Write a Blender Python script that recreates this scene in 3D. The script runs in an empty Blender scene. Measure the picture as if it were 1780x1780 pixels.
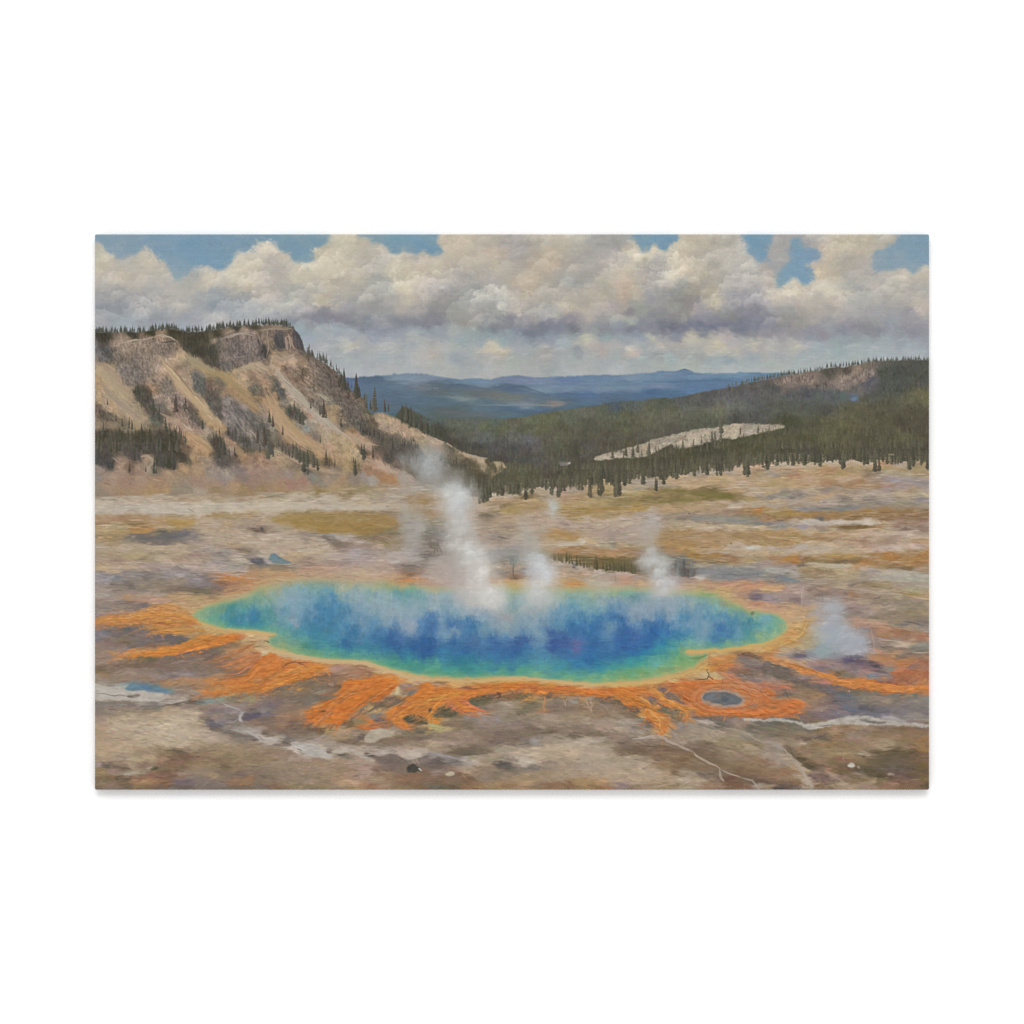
# A canvas print hanging on a white wall.  The landscape on it is ink: it is worked out below, stroke by stroke, and
# stored as one colour per thread crossing of the canvas mesh (a colour attribute read by the canvas material).
import bpy, math, mathutils
import numpy as np

WORLD = 0.98
POWER = 258.0
# ---- pigment samples: tile name -> "x y rrggbb" triples (x, y in sixths of a millimetre of the print, per tile)
PIG = {}
PIG['S'] = {
'A0': """60 150 bcb8aa 100 260 cbc3ae 60 350 c0b6a2 200 320 bdb3a4 300 200 94a4ac 260 300 a9aaaa 350 330 bab4aa 560 200 c1baa9 600 300 c6bcab 480 400 bfb5a9 700 420 b9b3a8 300 430 bfb4a2 150 450 b6aca2
80 550 aea9a4 450 550 b9b2aa 650 600 b0aeac 800 560 b4aeaa 950 600 b2afa8 250 620 a6a5a6 100 680 9a9ba1 500 720 a3a2a6 700 730 aba7a5 900 750 b0aba7 100 790 8e929d 300 800 9297a1 550 780 9a9ba2 700 850 999ca3
900 820 a5a4a6 200 880 959da8 450 900 9aa1aa 100 940 a2a3aa 700 920 9ba2ad 950 900 9aa0ac 300 980 9fa9b3 1000 1000 9aa4b2 1100 950 a5a6b0 1250 900 aaabb0 1350 920 b2b0b0 1150 850 a5a8ad 1300 760 8d97a4
1250 660 9ba1a8 1150 700 a3a5a8 1400 720 939ba6 1550 760 9aa0a8 1600 650 a7a8a8 1450 620 a9a8a7 1650 900 a5a9ad 1550 850 9ba2ab 1700 800 a2a6ab 1050 420 a5a8ab 1000 520 b0afaa 1150 400 c3bcb0 1230 470 cac0ae
1250 370 c9c1b4 1180 540 c0b6a8 1350 480 bdb6ab 1450 430 c6bca9 1550 350 c6bba7 1600 250 c5bdb0 1700 160 cdc4b6 1700 350 c6bba8 1500 540 beb5a6 1650 560 c3b7a5 1750 620 beb5ac 1750 480 bdb2a6 950 400 98a4ab""",
'A1': """80 130 d2c8b8 60 180 cfc4b2 150 250 bbb3aa 250 240 c6baaa 100 350 b5aea8 280 300 bbb2a8 200 420 b4ada6 400 340 c0b6a3 350 250 a4aaa9 500 330 c3baa6 400 450 beb5a1 600 180 c0b39c 700 250 c9bfa8 800 100 c3bba6
950 60 c6bca6 1050 100 c1b7a6 820 220 cfc5ae 900 300 c3b9a4 800 400 c6bca8 700 400 c4baa4 1000 250 bcb4a7 1150 120 bbb3a5 1250 130 c0b4a6 1300 250 b5afa8 1200 350 b1aba5 1100 400 b9b1a4 1000 450 c0b6a5 1250 480 a9a9a5
1330 560 a7a8a5 1400 400 c8c0aa 1460 330 d2cab2 1530 400 c9bfa8 1450 480 c6bea9 1550 560 c9bda6 1600 450 c4b8a6 1700 380 c4b5a4 1750 250 bdb1a5 1650 250 b9b1a6 1520 220 b8b0a4 1700 550 b9aea6 1600 680 bfb3a4
1700 700 afa8a3 100 500 b6aca6 50 620 c0b6ad 150 650 b3aba7 300 600 a9a9a4 250 750 a3a6a3 400 650 a9a7a2 500 680 a5a2a0 600 600 aca8a0 650 680 bfb49e 720 750 bcb29f 700 550 bab1a1 850 550 b9b1a2 900 650 b0aaa0
1000 600 ada79f 1100 650 a3a3a0 1000 720 a0a1a0 800 760 a4a1a4 900 800 9b9a9e 1100 780 9b9c9b 1250 750 9d9c9c 1400 700 a8a5a2 1300 820 9a9a9e 1500 780 b3aaa2 1650 830 a7a2a1 50 850 999da7 200 900 9a9ea5
100 780 a0a2a4 400 850 9796a0 550 850 8e8c98 700 850 898795 600 930 8c8d9b 850 880 8c8a98 950 960 80838f 1100 950 7f8694 1250 950 8a8c97 1500 920 8a8c98 1650 920 888a97 1750 960 848896 1000 880 95939a 1500 980 858b99
350 930 8e93a0 400 1000 93a4ae 600 1020 9ba6ad 800 1020 9aa3af 950 1020 a0a9b2 1250 1040 8d94a3 1500 1030 949ba8 1700 1050 98a2ac 500 1100 9aa6b3 700 1120 a3a9af 950 1100 a0a6b0 1200 1100 979ead 1400 1100 999fae
1650 1110 b3b6b3 650 1200 a9abb0 930 1180 bcbcb2 1000 1200 b8b2ab 1100 1150 a7aab0 1250 1190 aeb0b2 1400 1190 b0b2b2 1600 1180 a2aab2 750 1250 a3a8ae 1000 1260 9ea3ac 1300 1290 a2acb0 900 1340 a5aeb2
1200 1380 a6abb2 1500 1330 a6aab0 1700 1270 b1afae 1650 1380 b0b1b2 1000 1430 a8aeb3 1300 1450 adb0b2 1600 1450 a8adb2 1000 1490 a9adb5""",
'A2': """150 60 c3b4a1 400 80 c4b5a1 300 180 c2b5a2 550 120 b9b0a2 700 60 b8b0a2 820 100 aba3a0 950 100 a59f9d 660 200 c3b2a0 780 200 baaa9b 900 220 a8a2a0 1000 180 a9a3a1 1130 230 b4a797 1200 70 b4aca0 1280 220 c0b09b
1320 330 c1ae99 1450 130 bdb4a3 1600 50 bcb8a8 1730 50 a6a4a2 1550 150 b1aba2 1650 250 a8a4a0 1550 330 ada69e 1700 400 a7a39e 1480 500 a3a4a1 1400 420 aba69e 1600 520 a09e9b 100 280 c0b6a6 50 370 c4bba7
200 330 bfb4a3 420 320 bab0a2 550 250 bfb4a3 700 330 bcb1a0 820 330 b3aba0 950 350 aea59c 1100 380 b7a997 320 440 a09a98 200 450 b0a8a0 100 500 b1a7a0 450 480 a9a4a0 600 420 b2aaa2 700 500 b0a9a5 850 450 b5aba0
950 520 baac9a 1080 520 bfae98 1150 470 baab98 1250 530 aca598 320 540 9d9999 200 600 a09ea0 60 600 a7a0a0 400 620 9ea09f 550 620 969998 680 580 a8a5a2 800 580 aeaaa4 900 620 b5aba3 1030 620 b8ab98 1100 700 aba39b
1250 640 aaa49e 1400 620 a8a19c 1500 680 aea59a 1450 740 b8ad9b 1600 720 aba29c 1720 650 b4aa9d 1700 800 b6aba0 1550 780 b5ab9c 100 750 9b9898 250 800 969795 400 720 9c9d9d 500 800 999a9a 780 760 c8c8c2 700 760 9c9d9c
880 760 b9b1ab 950 760 c0b5ae 1100 800 a39f9c 1200 800 a2a09f 1350 830 a3a29e 760 830 a2a3a0 600 840 9a9c9d 50 900 8a8993 100 960 878794 250 900 929395 400 950 95938f 520 890 9f9a98 620 950 858a92 750 900 92959a
700 980 7e838e 850 960 898a96 1000 940 8e8b93 1150 900 9a9698 1280 900 87889a 1200 980 7d8291 1400 960 85889a 1500 920 8f8c98 1550 1010 767b85 1650 950 a09ca0 1730 900 b1a9a2 1730 1000 969aa0 1060 1060 757c8c
1200 1050 7d8595 950 1030 808594 100 1040 96a0aa 250 1030 a3a8a8 450 1060 98a2a4 650 1060 90a3aa 850 1070 919eaa 120 1120 969da6 350 1130 94a3aa 550 1150 93a3ab 800 1130 97a5a9 1000 1130 929da9 1250 1120 9098a8
1450 1160 a0abb5 1550 1110 949fa5 1680 1130 bcbcaa 1600 1160 b1ada6 1750 1200 b3aaa7 150 1220 b1b2b2 50 1260 b3aaa2 300 1210 a6adaa 450 1230 a3a9ad 540 1240 b3b1ab 640 1240 c6b8a4 720 1210 c2bda9 800 1260 b9b0a0
950 1230 a3a5ae 1100 1230 9fa6a9 1250 1260 a6a4a4 1600 1270 9097a1 1400 1250 a1a4a8 300 1330 9aa3ac 600 1320 a9aaac 900 1320 a3a9a8 1200 1320 a5a6a6 1500 1330 a2aaaa 1750 1290 a7acac 200 1420 a9aeac 500 1420 a3a8ac
900 1420 a7aeaa 1300 1420 a1a8aa 1600 1420 a8acad 100 1470 a9adb0 600 1490 abaeb0 1000 1470 a8a9ab 1500 1470 aab0b3""",
'A3': """100 50 a3a19e 200 120 a09d9b 330 60 9fa2a2 100 200 aba5a1 220 230 b9b1ae 160 290 bfb6b0 350 180 c0b4a2 450 240 c1b6a4 530 230 bfb8a4 620 140 c4b6a0 640 250 aaa6a4 300 300 b5aca4 50 380 aaa49f 200 380 b5ac9f
330 400 bfb19f 450 350 b9b2a5 550 400 b0aaa5 650 420 a9a6a5 740 330 aeaba6 850 150 c5b9a4 950 120 c2b8a3 1050 60 c3b6a3 1150 100 b9b09f 1300 80 b3ac9f 1450 60 b4aea5 1100 220 b4ab9e 900 280 c1b49e 950 400 c2b19b
1050 330 b9ae9d 820 330 bcb3a2 850 440 bbb19d 1200 250 b0a8a0 1300 300 aea8a0 1250 400 b1a99e 1150 430 b5ac9c 1450 200 bdb7ad 1530 150 c3bfb8 1400 300 c4beb4 1500 280 bbb4ae 1600 280 bab4ae 1500 390 a9a4a1
1650 330 b3b0ac 1750 380 b3aea9 1600 450 aca8a5 1400 450 aea8a3 100 550 aaa595 250 550 bba999 330 520 c2ae9a 430 560 b5aa98 300 660 bfac98 430 680 b3a998 130 650 ada79a 50 680 b5ac9d 500 480 b5aba4 600 540 a29d9c
720 540 b0a9a4 550 650 9a98a0 680 620 9e9c9e 870 530 a1a19a 950 520 9fa09c 850 640 98999a 1050 500 b9ae9d 1050 600 aaa395 1150 530 aca59f 1250 600 b3a996 1200 680 b1a897 1290 740 b4aa95 1100 720 a09a9d 1400 560 a19d9d
1550 550 a29e9f 1700 500 a8a4a2 1450 680 99989f 1600 680 9997a0 1730 620 9c99a2 1400 780 97969d 1600 800 8f8e9b 1730 800 8e8d9b 80 760 b6aba5 180 800 b3a9a7 100 850 b0a8a6 280 760 aca49d 250 870 a6a19e 360 830 938d92
450 760 a0a19b 500 850 9b9e98 620 760 a0a0a3 750 750 a19d9b 850 760 9a9c97 970 800 96948f 1060 790 a3979a 1150 790 95919a 1300 830 8e8d8e 1430 880 89898d 350 920 a0a69f 200 930 98a19f 600 880 8d8f98 700 860 8f9093
900 880 8e8d90 1150 880 8a8a97 80 920 9c9b9c 110 1020 81868f 60 970 8f929a 250 990 8b90a0 360 1000 7f8090 480 980 868997 600 980 838492 750 990 757786 850 1010 707280 1000 970 73778c 1150 960 757a90 1250 1000 737890
1400 960 7b7f92 1550 980 787c8f 1700 980 7f8294 1700 900 888a9a 1500 1030 7f8390 700 1050 858793 900 1050 7d8090 1150 1050 7e8392 450 1060 8d97a6 1650 1050 8a8a92 100 1100 8fa0a6 250 1080 959fa8 200 1180 aaa8a6
100 1190 aea9a8 60 1230 b3a7a3 350 1150 989fa9 500 1120 959eae 600 1090 b3b4a6 720 1110 9b9da3 850 1100 8a8f9e 370 1220 cfc6b8 420 1270 c0b0a8 280 1230 a8a9ac 500 1220 a0a7ad 600 1220 a4a9ac 700 1160 b5aea8
780 1210 a8a4a4 900 1190 aca6a2 1000 1130 bab6a8 1080 1100 bdb8a4 1100 1190 b1adaa 1250 1120 b2ada4 1290 1180 c3baa0 1200 1220 b9b3a8 1400 1100 b5aaaa 1450 1180 aeaaac 1400 1260 bdb8ac 1500 1240 b5b0a6 1600 1120 a9a9a8
1680 1170 b9b1a4 1750 1200 a9a5a8 1600 1230 a4a4a8 650 1290 9b9fa3 900 1280 a2a4a4 1100 1290 a0a6a6 200 1310 a4abae 500 1330 9fa9ad 800 1330 9dabae 1200 1330 98a5ac 1400 1320 8e9fab 1650 1310 98a5ae 100 1380 a7abb2
400 1390 a1a9ac 700 1400 a4aeac 1000 1390 a9b1ad 1300 1400 a1adb0 1600 1390 a5afb3 200 1450 adb1b6 600 1440 a5acae 1150 1440 a8b1b3 1400 1460 adb3b6 1700 1440 abb2b6""",
'A4': """200 60 a5a2a2 100 180 a9a6a3 180 250 a5a5a5 60 400 b2a8a2 120 330 a4a3a5 500 80 a5a3a4 600 40 a9a6a2 50 500 b3aca4 700 60 b9afa0 800 150 c3b6a0 700 250 c2b39f 640 180 c3b09f 900 120 c0b49e 1100 60 beb39f 1000 200 b9ad9b
1250 80 b4aea2 1050 120 b8ae9d 1380 50 b2ada2 850 260 aca59d 750 330 bab09f 900 330 b5ada1 1050 340 b3aba4 550 310 c2b3a2 570 400 ccb799 650 420 c1b19c 620 350 beb09c 750 470 beb2a0 900 450 ada8a3 1050 430 b0aaa4
1150 370 b5ada5 1000 500 aca9a4 1200 430 afaba8 1200 540 b9b2ac 1430 420 bdb5a9 1500 440 c3b9ab 1350 480 b1ada6 1500 500 b5aea4 1700 450 bcb2a3 1650 520 b2aca6 1750 380 beb6a8 280 540 c8bda8 350 590 cfc3ae 240 620 c6bbab
450 570 c7bdb0 600 540 c9c0b2 720 590 cfc7b4 820 620 c9c1b2 550 660 bdb5ab 100 600 b5ada4 160 650 b9afa2 280 700 afa7a0 420 720 b9ada5 600 720 bab2a8 780 700 bfb2a8 900 640 b7b3a8 850 540 b3b1a9 1000 600 a4a5a5
1100 620 a8a7a4 950 720 a9a8a7 1100 740 a8a7a7 1250 650 aeaaa6 1400 600 b1aca6 1550 580 b4ada6 1700 600 b0ada8 1650 720 bdb3a7 1550 700 aea9a4 1700 800 c2b2a8 1400 740 adaaa8 1250 800 a3a2a5 60 760 a09da6 150 730 aea69e
200 800 a5a4a4 100 830 9a9aa2 60 900 8a8c99 300 850 9f9f9e 200 920 9b9998 420 830 aaa29d 600 800 b0a9a3 750 830 ada6a1 550 900 a8a3a0 850 900 a5a1a1 1000 860 a5a3a5 1200 880 a1a0a5 1400 880 9fa1a6 1550 860 9a979f
1650 900 a09ca3 1750 870 aaa5a5 400 950 9b9894 700 960 9a9aa0 900 950 9894a0 60 980 85889a 150 1010 8d8c99 300 1020 989499 480 1040 8f8f9d 620 1080 928a98 750 1030 9195a0 850 1040 8a8f9e 1000 1010 8f8e98 1150 1030 8d8f97
1220 1060 8c8f9b 1380 960 969ba8 1550 980 918f9b 1700 980 9895a0 1450 1060 9096a0 1650 1060 8f8f9b 500 1120 9097a3 350 1080 98979f 200 1090 9c9ba0 60 1080 92909a 100 1170 b0aeae 60 1230 b5b2ac 300 1190 b0adab
380 1190 b5b3a8 470 1180 a5a7b0 600 1140 959faa 750 1150 96a5a9 900 1120 95a2ab 1100 1120 9aa6ac 1300 1120 9ba5ae 1500 1130 979fab 1700 1130 9aa0ac 600 1230 9eabb3 800 1240 9babb0 1000 1230 a2acb0 1300 1220 a2aab2
1600 1210 9fa9b3 200 1300 a5abb0 450 1320 a2abb0 700 1330 a2acae 1000 1310 a5b0b2 1300 1280 a5afb5 1600 1270 a3acb2 150 1400 a8b0ae 350 1420 a4afaf 600 1390 a6aeb0""",
}
PIG['B'] = {
'A0': """100 60 7a9aae 400 100 7c9ab0 700 80 7498b2 1000 150 6c96b4 1300 80 7296b0 1700 50 6f95ae 900 350 7e9db2 1100 250 7099b5 1250 350 6f98b4 850 430 8aa5b0 250 180 86a0b0""",
'A1': """300 100 7197ac 400 180 6f96ad 550 100 6f97ae 450 250 7b9db0 650 50 7698ab 1400 60 6e9bb0 1600 80 6f9ab2 1700 150 6c96b0 1500 160 7499ad 1250 50 7a9aa8""",
'A2': "60 80 6f98ae 80 180 6a94b0",
'A3': "450 60 7099b0 600 50 6c98b2 750 80 6c96b2 500 150 759bb0 1700 100 6c98b2 1650 200 6f98b2 1750 250 749ab4",
'A4': "40 120 7298b0 330 120 6f9ab2 400 250 759bb8 520 200 7897b2 330 350 769cb6 450 450 739bb6 220 500 789eb2 1500 120 7a9cb2 1700 80 7599b0 1650 250 789ab2 1400 300 809eb0 1250 280 88a0ae 1600 380 86a2b0",
}
PIG['H'] = {
'B1': """950 150 5a6e90 1200 130 556a80 1500 100 7b8fa2 1600 130 8090a2 1200 200 5a7288 1500 200 5f7486 1700 200 6a7680 1600 280 5d7488 1400 300 566c82 1700 350 566e80 1500 400 556b78 1700 450 546a74 1770 520 56686c""",
'B2': """100 110 7d8ba0 250 130 637a90 400 140 7089a0 600 150 7189a0 850 110 73829c 1000 130 7584a0 1200 130 7488a2 1500 140 667ea0 1700 130 6a84a0 1200 230 768fa2 1500 230 7088a0 100 180 5a6a78 300 190 56697c 100 250 5c6a70
300 260 5d7078 350 320 76888a 500 270 646c70 700 290 6d7270 900 310 6c7570 1050 310 667380 850 210 536a82 1000 220 566e86 1200 280 5c7286 1250 350 5e707a 1350 370 857f7c 600 340 5a7282 200 360 566d7c 1500 290 55708c
1700 280 56729a 1500 340 50687e 1700 360 55728c 1000 390 7b8c96 600 430 5a7284 300 400 55696f 900 430 4d6a84 1200 430 54708c 1500 420 526a7c 1700 420 4f6670 200 460 5d6668 500 480 5f6b70 800 480 566d78 1100 470 4f6777
1300 450 55656c 100 520 556260 500 540 5d655f""",
'B3': """200 110 6c86a0 400 100 7890a6 700 80 708aa4 950 50 66829e 1100 80 6f8aa8 1500 70 6f8ea8 1700 80 6684a0 300 150 647e98 600 150 6885a0 900 150 5a7898 1200 150 5a789a 1500 140 5c7c9a 100 210 7089a0 400 210 6f88a0 700 200 7085a0
1000 220 5a7aa0 1300 200 5a7898 100 290 566f8c 400 290 54708e 600 260 4c6a90 800 270 50708e 200 340 52687c 500 330 50687c""",
'B4': "60 70 6687a0 150 70 6a8aa2 40 100 5f809a",
}
PIG['F'] = {
'B1': "1770 600 56605a 1600 560 4c4c3e",
'B2': """100 520 556260 300 560 5f6455 500 540 5d655f 700 560 5d6a5e 900 580 605f4e 1100 540 64684f 1300 560 636549 1500 520 5f6554 1700 480 646456 400 650 5e6252 600 630 62684d 800 650 5f6149 1000 650 5d5d48 1200 650 5f5f46
1400 620 5c5a45 1600 650 5d5b49 1700 580 585746 500 700 646459 300 720 5b5b4f 600 740 5e625c 900 730 626358 1050 760 656666 1150 800 5f5d5b 800 800 575450 900 880 4b504e 700 870 55524f 500 860 4f4d45 350 830 4c4940
1000 860 58524e 1250 780 5f5c4a 1400 800 5d5d48 1550 880 4e4b3c 1700 880 5a5750 1350 900 55533f 800 960 4f4842 1000 980 4d4e46 1150 960 55524c 1250 1000 5a564d 1400 960 57554a 1600 980 524c40 850 1060 5c5a44
1000 1100 5e5e46 700 1060 54543f 1100 1100 55553f 1250 1080 554f44 1400 1100 4d4a3c 1600 1100 55523e 1750 1050 5d5a42 900 1180 5b583f 700 1180 52503b 1100 1180 5b5538 1300 1170 4f4a3a 1500 1180 504c3b 1700 1180 57533c
600 1180 4d4c3a 60 620 4c4c40 150 700 4a483a 250 780 4c4638""",
'B3': """100 480 606650 300 500 5e5f48 600 480 65644e 800 450 676650 1000 400 5f6156 900 330 585b5c 1200 330 595958 1400 300 5f5d5e 1600 300 666465 1700 200 5d5954 1500 230 595653 400 400 59605c 200 400 4e5a64 700 390 575c4e
100 600 5c5c47 300 620 5b5b44 500 600 625f4a 700 560 646251 900 560 5f5f4b 1100 480 5f604e 1300 440 70705a 1500 400 676a60 1650 400 60625e 1500 530 54534a 1700 520 575750 1200 560 5a5c4a 300 740 5d584c 100 740 5a5446
500 720 5c594b 800 640 5e594e 150 830 554f42 350 780 59543f 300 1000 56513c 600 950 4f4c38 900 950 504d36 1200 900 4b4937 1500 850 524f38 1700 800 555339 500 1080 504d37 800 1020 534b3c 1300 980 5a5642 1600 950 565137
100 1050 575140 450 940 55513c 1000 1050 4e4a36 1400 1000 504c3a""",
'B4': """100 200 555552 300 300 5a5c5a 500 250 54565a 700 270 5c5f60 900 200 5b5d5a 1100 150 5a5a60 1300 150 4f524a 1500 100 4d5048 1700 120 52534a 600 320 596058 800 300 57625f 1200 330 56584e 1400 220 50534a 1550 320 65644a
1700 280 6a6646 200 420 595b4f 400 450 5a5d50 700 430 54534a 900 450 5e5c42 1100 430 5f5b45 1300 420 5c5944 1600 450 57523f 1700 560 58503f 300 560 4e4e38 500 600 585740 700 600 605e42 900 650 64603f 1100 600 5b5740
1300 560 57533c 1500 560 554f3e 500 720 565337 300 750 58553b 100 780 5d5940 700 730 625f40 900 750 5d593e 1100 760 534f3a 1300 720 5d5a40 1500 750 5f5b40 1700 700 554f3c 200 880 4d4835 500 900 4d4842 700 880 565237
900 880 585438 1100 880 4f4840 1300 900 544f3b 1500 900 524f3c 1700 900 504a3b 150 120 6a6058 200 140 857468 500 100 6f625a 430 110 8a786c 520 120 94806f 650 120 75695f 830 110 8a786a 900 100 94806f 850 190 8a776b
1000 40 97836f 1050 100 84705f 970 60 8a7565 1150 60 7c6d62 1150 120 5c5d66 900 30 4e4840 700 40 565348 1300 60 4c5046""",
}
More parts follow.
